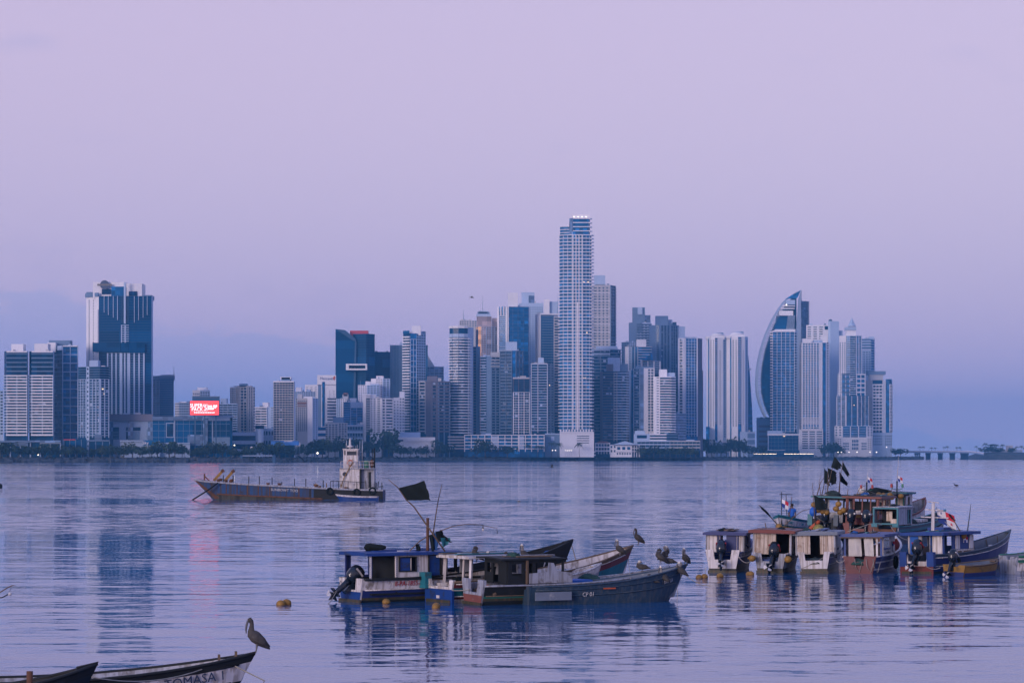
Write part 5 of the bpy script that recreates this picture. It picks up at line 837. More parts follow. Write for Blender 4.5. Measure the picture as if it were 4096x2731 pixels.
def wallpanel(g, a, b_, z0, z1, ops=(), th=.05, mi=0):
    """upright wall from a to b (plan points) with true openings (u0,u1,v0,v1)"""
    a, b_ = V(a), V(b_); u = b_-a; n = V((-u.y, u.x)).normalized()*th/2
    us = sorted({0, 1, *[o[0] for o in ops], *[o[1] for o in ops]}); vs_ = sorted({0, 1, *[o[2] for o in ops], *[o[3] for o in ops]})
    for i in range(len(us)-1):
        for j in range(len(vs_)-1):
            cu, cv_ = (us[i]+us[i+1])/2, (vs_[j]+vs_[j+1])/2
            if any(o[0] < cu < o[1] and o[2] < cv_ < o[3] for o in ops): continue
            p, q = a+u*us[i], a+u*us[i+1]; za, zb = z0+(z1-z0)*vs_[j], z0+(z1-z0)*vs_[j+1]
            g.hexa([(p.x-n.x, p.y-n.y, za), (q.x-n.x, q.y-n.y, za), (q.x+n.x, q.y+n.y, za), (p.x+n.x, p.y+n.y, za), (p.x-n.x, p.y-n.y, zb), (q.x-n.x, q.y-n.y, zb), (q.x+n.x, q.y+n.y, zb), (p.x+n.x, p.y+n.y, zb)], mi)
def cabin(k, x0, x1, hw, z0, z1, walls, roof, over=(.25, .2, .12), rt=.07, camber=.05, roofline=None, lean=0):
    """walls: {'a'|'s'|'p'|'f': (paint, openings)}"""
    o = k.o; C = dict(a=((x0, hw), (x0, -hw)), s=((x0, -hw), (x1, -hw*.94)), p=((x0, hw), (x1, hw*.94)), f=((x1, hw*.94), (x1, -hw*.94)))
    for key, (pm, ops) in walls.items():
        g = MB(); e = .03
        (ax_, ay), (bx, by) = C[key]
        if key in 'af': ay -= .028*(1 if ay > 0 else -1); by -= .028*(1 if by > 0 else -1)
        wallpanel(g, (ax_, ay), (bx, by), z0, z1, ops); g.build('cabin_wall', B[pm], o)
        for (u0, u1, v0, v1) in ops:     # trim round every opening
            if (u1-u0) > .5 and v0 == 0: continue
    oa, of, os_ = over; ya = hw+os_
    g = MB(); n = 8
    g.rings([[(x, ya*(2*j/n-1), z1+.01+camber*(1-(2*j/n-1)**2)) for j in range(n+1)]+[(x, ya*(1-2*j/n), z1+.01+rt+camber*(1-(1-2*j/n)**2)) for j in range(n+1)] for x in (x0-oa, (x0+x1)/2, x1+of)], smooth=False)
    r = g.build('roof', B[roof], o)
    if roofline:
        MB().box(x0-oa-.025, x0-oa, -ya, ya, z1-.03, z1+rt+.01).build('fascia', B[roofline], r); MB().box(x0-oa, x1+of, -ya-.025, -ya, z1-.03, z1+rt+.01).build('fascia', B[roofline], r)
    return r
def motor(k, y=0, z=.55, x=-.12, tilt=52, s=1.0, yaw=0, red=False):
    m = bpy.data.objects.new('outboard_motor', None); COL.objects.link(m); m.parent = k.o; m.location = (x, y, z); m.rotation_euler = (0, R(tilt), yaw); m.scale = (s,)*3; m.empty_display_size = .2
    # upright frame: cowl above, leg below; tilting swings the leg aft and up
    MB().rings([[(cx_+a*cos(2*pi*j/12)*(1 if abs(cos(2*pi*j/12)) < .9 else .92), b_*sin(2*pi*j/12), zz) for j in range(12)] for zz, a, b_, cx_ in ((.12, .13, .11, -.02), (.2, .24, .17, -.04), (.42, .27, .19, -.05), (.6, .25, .17, -.04), (.68, .17, .12, -.02), (.70, .05, .04, -.02))]).build('cowling', [COWL], m)
    MB().box(-.2, .12, -.196, .196, .47, .52).build('cowl_stripe', TXR if red else PROP, m)
    MB().rings([[(-.03+cx_+a*cos(2*pi*j/8), b_*sin(2*pi*j/8), zz) for j in range(8)] for zz, a, b_, cx_ in ((.14, .12, .09, 0), (-.1, .10, .07, -.01), (-.45, .09, .04, -.02), (-.62, .10, .035, -.02))]).build('leg', COWL, m)
    MB().box(-.26, .10, -.10, .10, -.50, -.47).build('cavitation_plate', COWL, m)
    MB().tube([(.16, 0, -.62), (.05, 0, -.62), (-.16, 0, -.62), (-.22, 0, -.62)], [.02, .055, .05, .02], 8).build('gearcase', COWL, m)
    g = MB()
    for j in range(3):
        a = 2*pi*j/3; c, s_ = cos(a), sin(a); g.add([(-.2, .03*c, -.62+.03*s_), (-.24, .15*c-.07*s_, -.62+.15*s_+.07*c), (-.18, .19*c, -.62+.19*s_), (-.16, .14*c+.08*s_, -.62+.14*s_-.08*c)], [(0, 1, 2, 3)]); g.add([(-.21, .03*c, -.62+.03*s_), (-.25, .15*c-.07*s_, -.62+.15*s_+.07*c), (-.19, .19*c, -.62+.19*s_), (-.17, .14*c+.08*s_, -.62+.14*s_-.08*c)], [(3, 2, 1, 0)])
    g.build('propeller', PROP, m)
    MB().add([(.06, .012, -.66), (-.1, .012, -.66), (-.06, .012, -.82), (.06, -.012, -.66), (-.1, -.012, -.66), (-.06, -.012, -.82)], [(0, 1, 2), (5, 4, 3), (0, 3, 4, 1), (1, 4, 5, 2), (2, 5, 3, 0)]).build('skeg', COWL, m)
    MB().box(.08, .2, -.1, .1, -.25, .12).build('clamp_bracket', COWL, m)
    return m
def rope(pts, label, r=.014, sag=0, cat='rope', group=None, m=None):
    pts = [V(p) for p in pts]
    if len(pts) == 2:
        a, b_ = pts; pts = [a.lerp(b_, i/12)-V((0, 0, sag*4*(i/12)*(1-i/12))) for i in range(13)]
    c = pts[0]; g = MB(); g.tube([p-c for p in pts], r, 5); o = g.build('rope' if m is None else 'anchor_chain', m or ROPE, None, c); tag(o, label, cat, group); return o
def buoy(px, d, label, group=None, r=.17, z=.05, double=False, py=None):
    c = P(px, py, d) if py else V((X(px, d), d, z)); t = thing('buoy', label, 'buoy', c, rnd.uniform(0, 6), group)
    MB().ball((0, 0, 0), r, 12, sz=.9).build('float', BUOY, t)
    MB().tube([(r*.9, 0, 0), (r*1.18, 0, .01)], [.05, .04], 8).build('neck', BUOY, t)
    if double: MB().ball((r*1.5, r*.5, -.02), r*.95, 12, sz=.9).build('float', BUOY, t)
    return t
def cloth(par, corners, m, nu=10, nv=6, amp=.06, name='cloth', ph=0, ragged=0):
    """rippled cloth between 4 corners (hoist top, hoist bottom, fly bottom, fly top)"""
    ht, hb_, fb, ft = [V(c) for c in corners]; g = MB(); nrm = (ft-ht).cross(hb_-ht).normalized(); rr = random.Random(ph*7+3)
    rag = [rr.uniform(-ragged, ragged) for _ in range(nv+1)]
    for i in range(nu+1):
        for j in range(nv+1):
            u, v = i/nu, j/nv; uu = u*(1+rag[j]*u)
            p = ht.lerp(ft, uu).lerp(hb_.lerp(fb, uu), v)+nrm*amp*u*(sin(u*7+v*2+ph)+.5*sin(u*13-v*5+ph*2)); g.v.append(tuple(p))
    for i in range(nu):
        for j in range(nv):
            a = i*(nv+1)+j; g.f.append([a, a+1, a+nv+2, a+nv+1]); g.m.append(0); g.sm.append(True)
    return g.build(name, m, par)
FW_ = mat('flag_white', (.66, .64, .66), .8, .1); FB_ = mat('flag_blue', (.02, .05, .24), .8, .1); FR_ = mat('flag_red', (.45, .02, .04), .8, .1)
def star(par, c, u, v, r, m):
    c, u, v = V(c), V(u), V(v); n = u.cross(v).normalized()*.01
    for sgn in (1, -1):
        pts = [c+n*sgn*1.5+(u*cos(pi/2+pi*k/5)+v*sin(pi/2+pi*k/5))*(r if k % 2 == 0 else r*.4) for k in range(10)]
        g = MB(); g.add([c+n*sgn*1.5]+pts, [(0, k+1, (k+1) % 10+1) for k in range(10)]); g.build('star', m, par)
def quarter_flag(par, ht, u, v, w_, h_, stars=True):
    """flag of four quarters: white with blue star, red, blue, white with red star; u = fly, v = up"""
    ht, u, v = V(ht), V(u).normalized(), V(v).normalized(); f = bpy.data.objects.new('flag', None); COL.objects.link(f); f.parent = par; f.empty_display_size = .1
    for (i, j, m) in ((0, 0, FW_), (1, 0, FR_), (0, 1, FB_), (1, 1, FW_)):
        a = ht+u*w_*i/2-v*h_*j/2; cloth(f, (a, a-v*h_/2, a-v*h_/2+u*w_/2, a+u*w_/2), m, 5, 4, .03*w_, 'quarter', i*1.2)
    if stars: star(f, ht+u*w_*.25-v*h_*.25, u, v, h_*.13, FB_); star(f, ht+u*w_*.75-v*h_*.75, u, v, h_*.13, FR_)
    return f
def pole(name, label, pts, r, m, cat='pole', group=None):
    pts = [V(p) for p in pts]; t = thing(name, label, cat, pts[0], 0, group); MB().tube([p-pts[0] for p in pts], r, 6).build('pole', m, t); return t
# pelicans
PB = mat('plumage_brown', (.045, .042, .040), .9, .4, 9, rvar=.25); PL = mat('plumage_pale', (.16, .15, .145), .9, .35, 9); PH = mat('plumage_white', (.52, .50, .46), .9, .15, 9); BL = mat('bill_grey', (.10, .10, .11), .6, .2, 6)
def pel_mesh(pose):
    g = MB()
    if pose == 'up':
        body = [(-.33, .10), (-.26, .16), (-.15, .26), (0, .38), (.08, .46), (.10, .53), (.09, .61), (.085, .68), (.10, .745), (.13, .78), (.17, .765)]
        bill = [(.17, .77), (.205, .67), (.22, .56), (.215, .46)]
    elif pose == 'rest':
        body = [(-.40, .14), (-.28, .17), (-.10, .20), (.06, .22), (.17, .27), (.17, .36), (.10, .42), (.02, .43), (.06, .47), (.13, .45), (.17, .42)]
        bill = [(.16, .43), (.20, .34), (.22, .25), (.22, .18)]
    else:   # preening / hunched
        body = [(-.38, .10), (-.28, .17), (-.14, .27), (0, .37), (.08, .46), (.06, .55), (-.02, .60), (-.05, .66), (.01, .71), (.07, .70), (.12, .66)]
        bill = [(.11, .67), (.17, .58), (.20, .48), (.21, .40)]
    rad = [(.07, .015), (.10, .06), (.145, .12), (.155, .15), (.12, .13), (.065, .08), (.050, .056), (.045, .05), (.05, .056), (.062, .066), (.04, .044)]
    g.tube([(x, 0, z) for x, z in body], rad, 10, mis=[0, 0, 0, 0, 0, 1, 1, 1, 2, 2])
    g.tube([(x, 0, z) for x, z in bill], [(.03, .034), (.028, .044), (.022, .038), (.008, .01)], 6, mi=3)
    for s_ in (-1, 1):
        z0 = body[2][1]; g.tube([(-.32, s_*.05, body[1][1]-.01), (-.16, s_*.125, z0+.02), (.0, s_*.135, body[3][1]), (.08, s_*.09, body[4][1]-.01)], [(.012, .03), (.02, .09), (.025, .10), (.012, .05)], 8, mi=0)
        g.tube([(-.04, s_*.06, z0-.02), (-.02, s_*.06, .08), (0, s_*.06, .012)], [.03, .012, .011], 5, mi=3)
        g.add([(-.02, s_*.06, .02), (.10, s_*.06-.045, .004), (.11, s_*.06+.045, .004)], [(0, 1, 2), (2, 1, 0)], 3)
    return g
PELM = {}
def pelican(c, face, pose, label, white=True, s=.76):
    key = (pose, white)
    if key not in PELM: PELM[key] = pel_mesh(pose).mesh('pelican', [PB, PL if white else PB, PH if white else PB, BL])
    o = link('pelican', PELM[key], None, c, (0, 0, R(face))); o.scale = (s,)*3; tag(o, label, 'pelican', 'pelicans'); return o
def flyer(c, head, span, label, up=.35, m=PB):
    t = thing('flying_bird', label, 'bird', c, R(head)); s = span/2
    MB().tube([(-.5*s, 0, 0), (-.2*s, 0, .02*s), (.15*s, 0, .03*s), (.4*s, 0, .04*s), (.75*s, 0, 0)], [.02*s, .10*s, .11*s, .05*s, .01*s], 8).build('body', m, t)
    for sd in (-1, 1):
        MB().tube([(0, sd*.06*s, .05*s), (.08*s, sd*.5*s, up*s*.9), (-.05*s, sd*s, up*s*.75)], [(.12*s, .012*s), (.11*s, .012*s), (.02*s, .005*s)], 6).build('wing', m, t)
    return t
# ---------------------------------------------------------------- centre raft of boats
GC = 'boats rafted in the centre'
def onb(k, x, y, z): return k.o.matrix_basis @ V((x, y, z))
# A: blue and white cabin boat
A = boat('cabin_boat', 'white and blue cabin boat with scalloped stern opening, outboard and dark raised bow', (1408, 86), (2292, 91), 2.0, .80, 1.95, [(.2, 'tar'), (.30, 'slime'), (.58, 'navy'), (1, 'white')], 'dark', 'dark', ('white', .82, .42, .45, 'blue', .36), group=GC, floor=.2)
# the raised dark bow strake
g = MB()
for sd in (-1, 1):
    cols = [[A.pt(u, .45, sd, -.012), A.pt(u, 1.0, sd, -.014)] for u in (.55, .7, .8, .88, .94, .98, 1)]
    g.rings(cols, closed=False)
g.build('bow_strake', B['dark'], A.o)
A.hw = .86
cabin(A, .25, 3.75, .86, .80, 1.62, dict(s=('white', [(0.0, .28, .0, 1), (.315, .515, .3, .88), (.66, .80, .06, .95), (.86, 1, .2, .9)]), p=('navy', [(.05, .25, .1, .9), (.36, .55, .3, .9)]), f=('dark', [(.1, .9, .3, .9)])), 'blue', (.2, .1, .12), .06, .04, 'blue')
MB().box(.3, 3.7, -.85, .85, .24, .3).build('cabin_floor', B['dark'], A.o)
MB().box(1.28, 1.33, -.8, .8, .3, 1.6).build('bulkhead', B['dark'], A.o)
for (a, b_, z0, z1) in ((1.35, 2.06, 1.02, 1.06), (1.35, 2.06, 1.50, 1.54), (1.35, 1.40, 1.06, 1.5), (2.02, 2.06, 1.06, 1.5), (2.53, 3.06, 1.56, 1.60), (2.53, 2.58, .84, 1.58), (3.0, 3.06, .84, 1.58)): MB().box(a, b_, -.905, -.86, z0, z1).build('window_frame', B['dark'], A.o)
MB().box(1.42, 1.8, -.872, -.86, 1.06, 1.5).build('window_pane', B['blue'], A.o); MB().box(2.58, 3.0, -.872, -.86, .84, 1.56).build('door_panel', B['blue'], A.o)
MB().box(1.83, 1.85, -.89, -.86, 1.06, 1.5).build('mullion', B['white'], A.o)
for x_ in (.24, 1.23):    # scalloped trim down both edges of the stern opening
    g = MB(); n = 11
    for j in range(n): g.tube([(x_+.03*(1 if x_ < 1 else -1), -.89, .84+j*.07), (x_-.015*(1 if x_ < 1 else -1), -.89, .875+j*.07), (x_+.03*(1 if x_ < 1 else -1), -.89, .91+j*.07)], .022, 5)
    g.build('scalloped_trim', B['white'], A.o)
MB().box(.2, .26, .8, .86, .8, 1.62).build('corner_post', B['navy'], A.o)
MB().box(-.02, 4.6, -1.0, -.93, .74, .81).build('rub_rail', B['dark'], A.o)
motor(A, .05, .62, -.16, 50, 1.1)
hull_text(A, '8-PA-1855-A', .25, TXR, .19, .80, name='registration_lettering', sx=.85, off=.02)
rf = MB()
for x_, y_, w_, h_ in ((.6, -.5, .9, .03), (1.4, .2, 1.0, .04), (2.3, -.4, .9, .03), (2.9, .3, .8, .05)): rf.box(x_, x_+w_, y_, y_+.22, 1.72, 1.72+h_)
rf.build('roof_planks', B['blue'], A.o); MB().box(1.5, 2.0, -.6, -.2, 1.71, 1.735).build('white_roof_patch', B['white'], A.o)
bd = thing('bundle', 'dark rag bundle lying on the blue cabin roof', 'bundle', onb(A, .9, -.1, 1.72)); MB().rings([[(x_, r_*cos(2*pi*j/9)*(1+.25*sin(j*2.3+x_*5)), .13+r_*.75*sin(2*pi*j/9)) for j in range(9)] for x_, r_ in ((-.42, .03), (-.36, .16), (-.2, .2), (0, .15), (.2, .13), (.34, .06))]).build('cloth', BK, bd)
hb = V((X(1338, 85.3), 85.3, .02)); rope([onb(A, -.02, .75, .72), (X(1344, 85.5), 85.5, .35), (X(1322, 85.0), 85.0, .06), (X(1308, 84.8), 84.8, -.03)], 'loose mooring line hanging from the stern of the blue and white cabin boat')
# B: blue-transom boat
Bt = boat('fishing_boat', 'open-cabin fishing boat with a worn blue transom and teal, maroon and white bow', (1762, 85.8), (2532, 91.0), 1.95, .72, 1.74, [(.28, 'white'), (.40, 'red'), (.74, 'teal'), (.9, 'maroon'), (1, 'wood')], 'white', 'wood', ('white', .78, .55, .22, 'blue', .46), group=GC)
MB().box(-.09, .0, -.80, .80, -.02, .42).build('transom_plate', B['blue'], Bt.o)
MB().box(-.2, .06, .62, .98, .45, 1.0).build('corner_block', B['teal'], Bt.o); MB().box(-.12, -.09, -.08, .08, .14, .24).build('cleat', B['white'], Bt.o)
cabin(Bt, .75, 2.9, .80, .70, 1.52, dict(f=('palegrey', [(.15, .45, .3, .9), (.55, .85, .3, .9)]), p=('palegrey', [(0.05, .3, .25, .95), (.55, .9, .3, .9)]), s=('palegrey', [(0, .28, 0, 1), (.36, .56, .25, .9), (.62, .92, .3, .9)])), 'palegrey', (.25, .15, .14), .06, .03, 'white')
for y_ in (-.78, .78): MB().beam((.7, y_, .6), (.75, y_*.98, 1.52), .09).build('post', B['white'], Bt.o)
MB().beam((.72, -.30, .2), (.74, -.36, 1.5), .07).build('post', B['white'], Bt.o)
for y_, x0_, m in ((-.5, .4, 'teal'), (-.1, .8, 'palegrey'), (.3, .3, 'wood'), (.62, .6, 'teal')): MB().box(x0_, x0_+2.3, y_, y_+.24, 1.63, 1.66).build('roof_plank', B[m], Bt.o)
MB().box(2.9, 4.6, -.78, .78, .62, .68).build('foredeck', B['palegrey'], Bt.o)
wh = MB().box(3.2, 4.2, -.6, .1, .70, .78).build('white_sheet', B['white'], Bt.o); MB().tube([(4.3, -.2, .82), (5.4, -.1, .95)], .04, 6).build('blue_oar', B['blue'], Bt.o)
MB().box(5.0, 6.2, -.3, .5, .9, .96).build('bow_hatch', B['white'], Bt.o)
# C: red and grey transom boat with dark cabin
C_ = boat('fishing_boat', 'dark-cabined fishing boat with a worn red and grey split transom', (1896, 84.4), (2678, 88.4), 1.75, .66, 1.10, [(.34, 'tar'), (.46, 'slime'), (.56, 'green'), (1, 'dark')], 'palegrey', 'palegrey', ('palegrey', .86, .42, .40, 'redwhite', .34), group=GC, pw=3.4)
cabin(C_, .85, 2.75, .78, .70, 1.50, dict(a=('dark', [(.38, .62, 0, .85), (.1, .3, .45, .85)]), s=('dark', [(.08, .3, .38, .86), (.36, .5, .38, .86), (.58, .95, .3, .9)]), p=('dark', [(.1, .4, .3, .9), (.55, .9, .3, .9)]), f=('dark', [(.15, .85, .3, .9)])), 'dark', (.3, .2, .1), .06, .03)
MB().box(1.55, 1.62, -.85, -.78, .45, 1.5).build('post', B['wood'], C_.o)
g = MB(); g.add([(1.65, -.86, .72), (3.35, -.88, .72), (3.35, -.88, 1.06), (2.75, -.87, 1.12), (2.6, -.87, 1.40), (2.4, -.87, 1.42), (2.35, -.87, 1.1), (1.65, -.86, 1.06)], [(0, 1, 2, 3, 4, 5, 6, 7), ]); g.add([(1.65, -.84, .72), (3.35, -.86, .72), (3.35, -.86, 1.06), (2.75, -.85, 1.12), (2.6, -.85, 1.40), (2.4, -.85, 1.42), (2.35, -.85, 1.1), (1.65, -.84, 1.06)], [(7, 6, 5, 4, 3, 2, 1, 0)]); g.build('grey_side_board', B['palegrey'], C_.o)
MB().box(3.0, 3.06, -.8, -.72, .7, 1.5).build('post', B['dark'], C_.o); MB().box(2.7, 3.2, -.8, .8, 1.5, 1.55).build('roof_extension', B['dark'], C_.o)
MB().box(3.4, 6.0, -.7, .7, .60, .66).build('foredeck', B['palegrey'], C_.o); MB().box(3.0, 4.4, -.5, .2, .68, .76).build('blue_tarp', TARP, C_.o)
for a in ((.35, .5, .40), (.5, -.2, .44), (.42, -.6, .4)): MB().ball(a, .13, 8).build('net_pile', B['wood'], C_.o)
G_ = boat('skiff', 'pale open skiff squeezed between the teal-bowed and the dark-cabined boats', (2085, 86.5), (2405, 88.4), 1.05, .78, 1.2, [(.5, 'dark'), (.8, 'palegrey'), (1, 'white')], 'white', 'white', ('white', .78, .7, .3), rake=.4, group=GC)
MB().box(.6, 1.8, -.25, .2, .55, .62).build('white_sheet', B['white'], G_.o); MB().tube([(.4, -.3, .8), (2.0, .05, .86)], .035, 6).build('oar', B['blue'], G_.o)
# D: long slate skiff
D = boat('long_skiff', 'long slate-blue open skiff with a rising bow, nearest of the centre boats', (2098, 84.6), (2750, 86.9), 1.7, .62, 1.24, [(.30, 'slate'), (.78, 'slate'), (1, 'slate')], 'grey', 'slate', ('slate', .62, .5, .4), group=GC, rake=.75)
for q_ in (.55, .82): MB().tube([D.pt(u, q_, -1, -.015) for u in (.02, .15, .3, .45, .6, .72, .82, .9, .96)], .022, 5).build('rub_strake', B['slate'], D.o)
MB().box(.05, 1.35, -.90, -.80, .16, .44).build('grey_patch_board', B['grey'], D.o); MB().box(2.55, 3.0, -.868, -.835, .50, .545).build('orange_mark', ORG, D.o)
hull_text(D, 'CP 01', .22, TXW, .33, .58, name='side_lettering', sx=.8)
hull_text(D, 'ESTRELLA', .17, TXW, .87, .68, name='bow_lettering', sx=.6)
# loose things on the centre raft
fp_ = pole('flag_pole', 'long crooked pole carrying the large black flag', [P(1780, 2204, 86.6), P(1725, 2125, 86.5), P(1655, 2025, 86.3), P(1625, 1998, 86.2), P(1592, 1950, 86.1), P(1554, 1917, 86)], [.03, .03, .026, .022, .018, .012], B['wood'], 'flag')
o_ = fp_.location; cloth(fp_, [P(1593, 1952, 86.1)-o_, P(1628, 2000, 86.2)-o_, P(1724, 2000, 85.9)-o_, P(1696, 1924, 85.9)-o_], BK, 14, 8, .05, 'black_flag', 1, .03)
pole('bare_pole', 'thin bare leaning pole right of the large black flag', [P(1732, 2135, 87), P(1744, 2055, 87), P(1753, 2000, 87), P(1768, 1936, 87)], [.022, .02, .016, .010], B['wood'])
pole('mast_post', 'rusty square mast post standing behind the blue cabin roof', [P(1710, 2260, 87), P(1711, 2070, 87)], [.055, .05], B['rust'])
rd = pole('curved_rod', 'long curved rod with a hanging light bulb over the centre boats', [P(1632, 2208, 87), P(1680, 2162, 87), P(1715, 2142, 87), P(1768, 2120, 87), P(1810, 2104, 87), P(1860, 2096, 87), P(1920, 2098, 87), P(1960, 2106, 87), P(1988, 2112, 87)], [.022, .022, .02, .018, .016, .014, .012, .010, .008], B['wood'])
o_ = rd.location; MB().tube([P(1932, 2099, 87)-o_, P(1932, 2108, 87)-o_], .012, 5).build('wire', BK, rd); MB().tube([P(1932, 2107, 87)-o_, P(1932, 2112, 87)-o_], .03, 8).build('socket', BK, rd); MB().ball(P(1932, 2117, 87)-o_, .04, 8, sz=1.4).build('bulb', PROP, rd)
MB().tube([P(1988, 2112, 87)-o_, P(1989, 2134, 87)-o_], .010, 5).build('wire', BK, rd)
for cs, m, lab in (([(1716, 2140), (1728, 2212), (1742, 2196), (1738, 2132)], BK, 'black rag hanging from the curved rod beside the mast'), ([(1733, 2134), (1740, 2202), (1752, 2188), (1744, 2130)], CB, 'blue rag hanging between the black rags'), ([(1742, 2126), (1748, 2165), (1800, 2168), (1770, 2118)], BK, 'black rag blown out to the right of the mast'), ([(1762, 2150), (1772, 2190), (1790, 2176), (1800, 2150)], CT, 'teal rag at the right end of the hanging rags'), ([(1663, 2176), (1666, 2216), (1674, 2216), (1672, 2174)], BK, 'narrow black rag hanging over the blue cabin roof')):
    t = thing('rag', lab, 'rag', P(cs[0][0], cs[0][1], 86.8)); cloth(t, [P(a, b_, 86.8+.05*i)-t.location for i, (a, b_) in enumerate(cs)], m, 7, 8, .09, 'cloth', cs[0][0], .12)
tp = thing('tarp_roll', 'rolled blue tarp and pale sack inside the dark bow', 'tarp', onb(A, 6.3, -.35, .95)); MB().tube([(-.7, 0, 0), (-.3, 0, .05), (.4, 0, .05), (.7, 0, 0)], [.1, .16, .15, .08], 8).build('roll', TARP, tp); MB().ball((-.5, .35, .25), .22, 8, sz=.8).build('sack', B['cream'], tp)
cr = thing('rope_coil', 'blue rope coil hanging inside the dark raised bow', 'rope', onb(A, 7.9, -.3, 1.25)); g = MB()
for k in range(5): g.tube([(.22*cos(a*.5)+.03*k-.1, .10*sin(a*.5), .26*sin(a*.5)+.02*k) for a in range(13)], .022, 5)
g.build('coil', TARP, cr)
rope([onb(A, A.L-.05, 0, 1.75), onb(A, A.L+.1, -.1, 1.1), onb(A, A.L+.25, -.1, .9)], 'frayed line hanging from the dark raised bow', .02)
rope([onb(Bt, Bt.L-.3, -.1, 1.25), onb(D, D.L*.66, .2, .78)], 'taut line from the teal bow down to the slate skiff', .012, .05)
rope([onb(D, D.L-.1, 0, .9), (X(2850, 86), 86, .55)], 'mooring line leading right from the slate skiff bow', .012, .12)
rope([(X(2710, 85.8), 85.8, .45), (X(2708, 85.7), 85.7, -.05)], 'short line dropping into the water at the slate skiff bow', .01)
rope([onb(Bt, -.08, .7, .6), onb(C_, -.05, .2, .5)], 'slack rope between the blue and the red transoms', .014, .12)
buoy(1545, 84.9, 'yellow buoy floating beside the blue and white cabin boat', 'floating buoys', .14); buoy(1745, 82.6, 'pair of yellow buoys floating below the blue transom', 'floating buoys', .14, double=True)
buoy(1146, 84.2, 'double yellow buoy floating alone left of the centre boats', 'floating buoys', .17, double=True)
# pelicans of the centre raft: (px, py of feet, distance, facing deg, pose, label)
for a in ((1905, 2250, 86.3, 200, 'hunch', 'pelican preening on the dark cabin roof, left one', False), (1962, 2248, 86.5, 180, 'rest', 'white-headed pelican resting on the dark cabin roof', True), (2033, 2250, 86.8, 175, 'rest', 'small hunched pelican low on the dark cabin roof', False), (2097, 2247, 86.6, 150, 'up', 'pelican standing at the right corner of the dark cabin roof', True),
          (2552, 2181, 90.2, 195, 'up', 'pelican standing upright on the tip of the teal bow', False), (2478, 2226, 89.4, 190, 'up', 'pelican standing on the inner gunwale of the teal bow', True), (2568, 2284, 88., 170, 'rest', 'white-headed pelican resting on the small inner bow', True), (2640, 2258, 88.2, 200, 'hunch', 'pelican preening on the small inner bow, left of the pair', False), (2660, 2246, 88.6, 20, 'hunch', 'pale pelican with head turned back on the small inner bow', True), (2675, 2260, 88.5, 180, 'rest', 'dark pelican crouched at the right of the small inner bow', False),
          (2606, 2340, 85.9, 165, 'rest', 'pelican crouched on the slate skiff side, left one', False), (2652, 2335, 86.1, 150, 'up', 'pelican leaning on the slate skiff side, middle one', True), (2722, 2311, 86.5, 170, 'hunch', 'pelican preening on the slate skiff near the bow', True), (2742, 2262, 86.8, 230, 'up', 'white-headed pelican standing highest on the slate skiff bow', True)):
    pelican(P(a[0], a[1], a[2]), a[3], a[4], a[5], a[6])
# ---------------------------------------------------------------- near boats at the lower left
T1 = boat('skiff', 'white and black open skiff whose name ends in a numeral, lower left', (-120, 49.0), (1022, 50.0), 1.5, .60, 1.06, [(.35, 'slate'), (.52, 'dark'), (.86, 'white'), (1, 'dark')], 'palegrey', 'dark', ('dark', .6, .5), rake=.6)
hull_text(T1, 'TOMASA 1', .27, TXD, .79, .72)
for u in (.87, .93): MB().box(T1.L*u-.02, T1.L*u+.02, -.1, .1, T1.sheer(u)-.05, T1.sheer(u)+.12).build('cleat', B['wood'], T1.o)
T2 = boat('skiff', 'dark wooden skiff bow with a short post, at the bottom left corner', (-420, 46.2), (392, 47.0), 1.5, .58, 1.10, [(.5, 'black'), (.85, 'black'), (1, 'dark')], 'dark', 'dark', ('dark', .6, .5), rake=.55)
MB().tube([(T2.L*.66, 0, .3), (T2.L*.66, 0, T2.sheer(.66)+.22)], .06, 8).build('bow_post', B['rust'], T2.o)
rope([onb(T2, T2.L*.66, 0, T2.sheer(.66)+.1), onb(T2, T2.L*.67, -.05, .5), onb(T2, T2.L*.66, -.2, .2)], 'rope tied round the short post of the dark skiff', .02)
rope([onb(T2, T2.L-.12, -.05, .86), onb(T1, T1.L*.84, -.25, T1.sheer(.84)-.05)], 'slack line between the two skiffs at the lower left', .012, .18)
rope([onb(T1, T1.L*.9, -.15, .9), onb(T1, T1.L+.15, -.4, .55), (X(1030, 49), 49, .38)], 'mooring line trailing from the named white skiff bow', .014)
rope([onb(T1, T1.L*.9, -.2, T1.sheer(.9)), onb(T1, T1.L*.88, -.24, T1.sheer(.88)-.16), onb(T1, T1.L*.86, -.24, T1.sheer(.86)-.02), onb(T1, T1.L*.8, -.3, T1.sheer(.8))], 'loop of rope on the gunwale of the named white skiff', .016)
pelican(P(1022, 2612, 49.9), 190, 'up', 'large pelican standing on the bow of the named white skiff', False, .86)
rd = pole('curved_rod', 'bent rod end with a hanging bulb at the left edge', [P(-40, 2385, 70), P(0, 2368, 70), P(25, 2352, 70), P(48, 2340, 70), P(64, 2342, 70)], [.02, .018, .016, .014, .01], B['wood'])
o_ = rd.location; MB().tube([P(46, 2342, 70)-o_, P(36, 2374, 70)-o_], .005, 5).build('wire', BK, rd); MB().ball(P(40, 2374, 70)-o_, .055, 8).build('bulb', PROP, rd); MB().tube([P(-20, 2392, 70)-o_, P(10, 2388, 70)-o_, P(32, 2376, 70)-o_], .018, 6).build('cord', BK, rd)
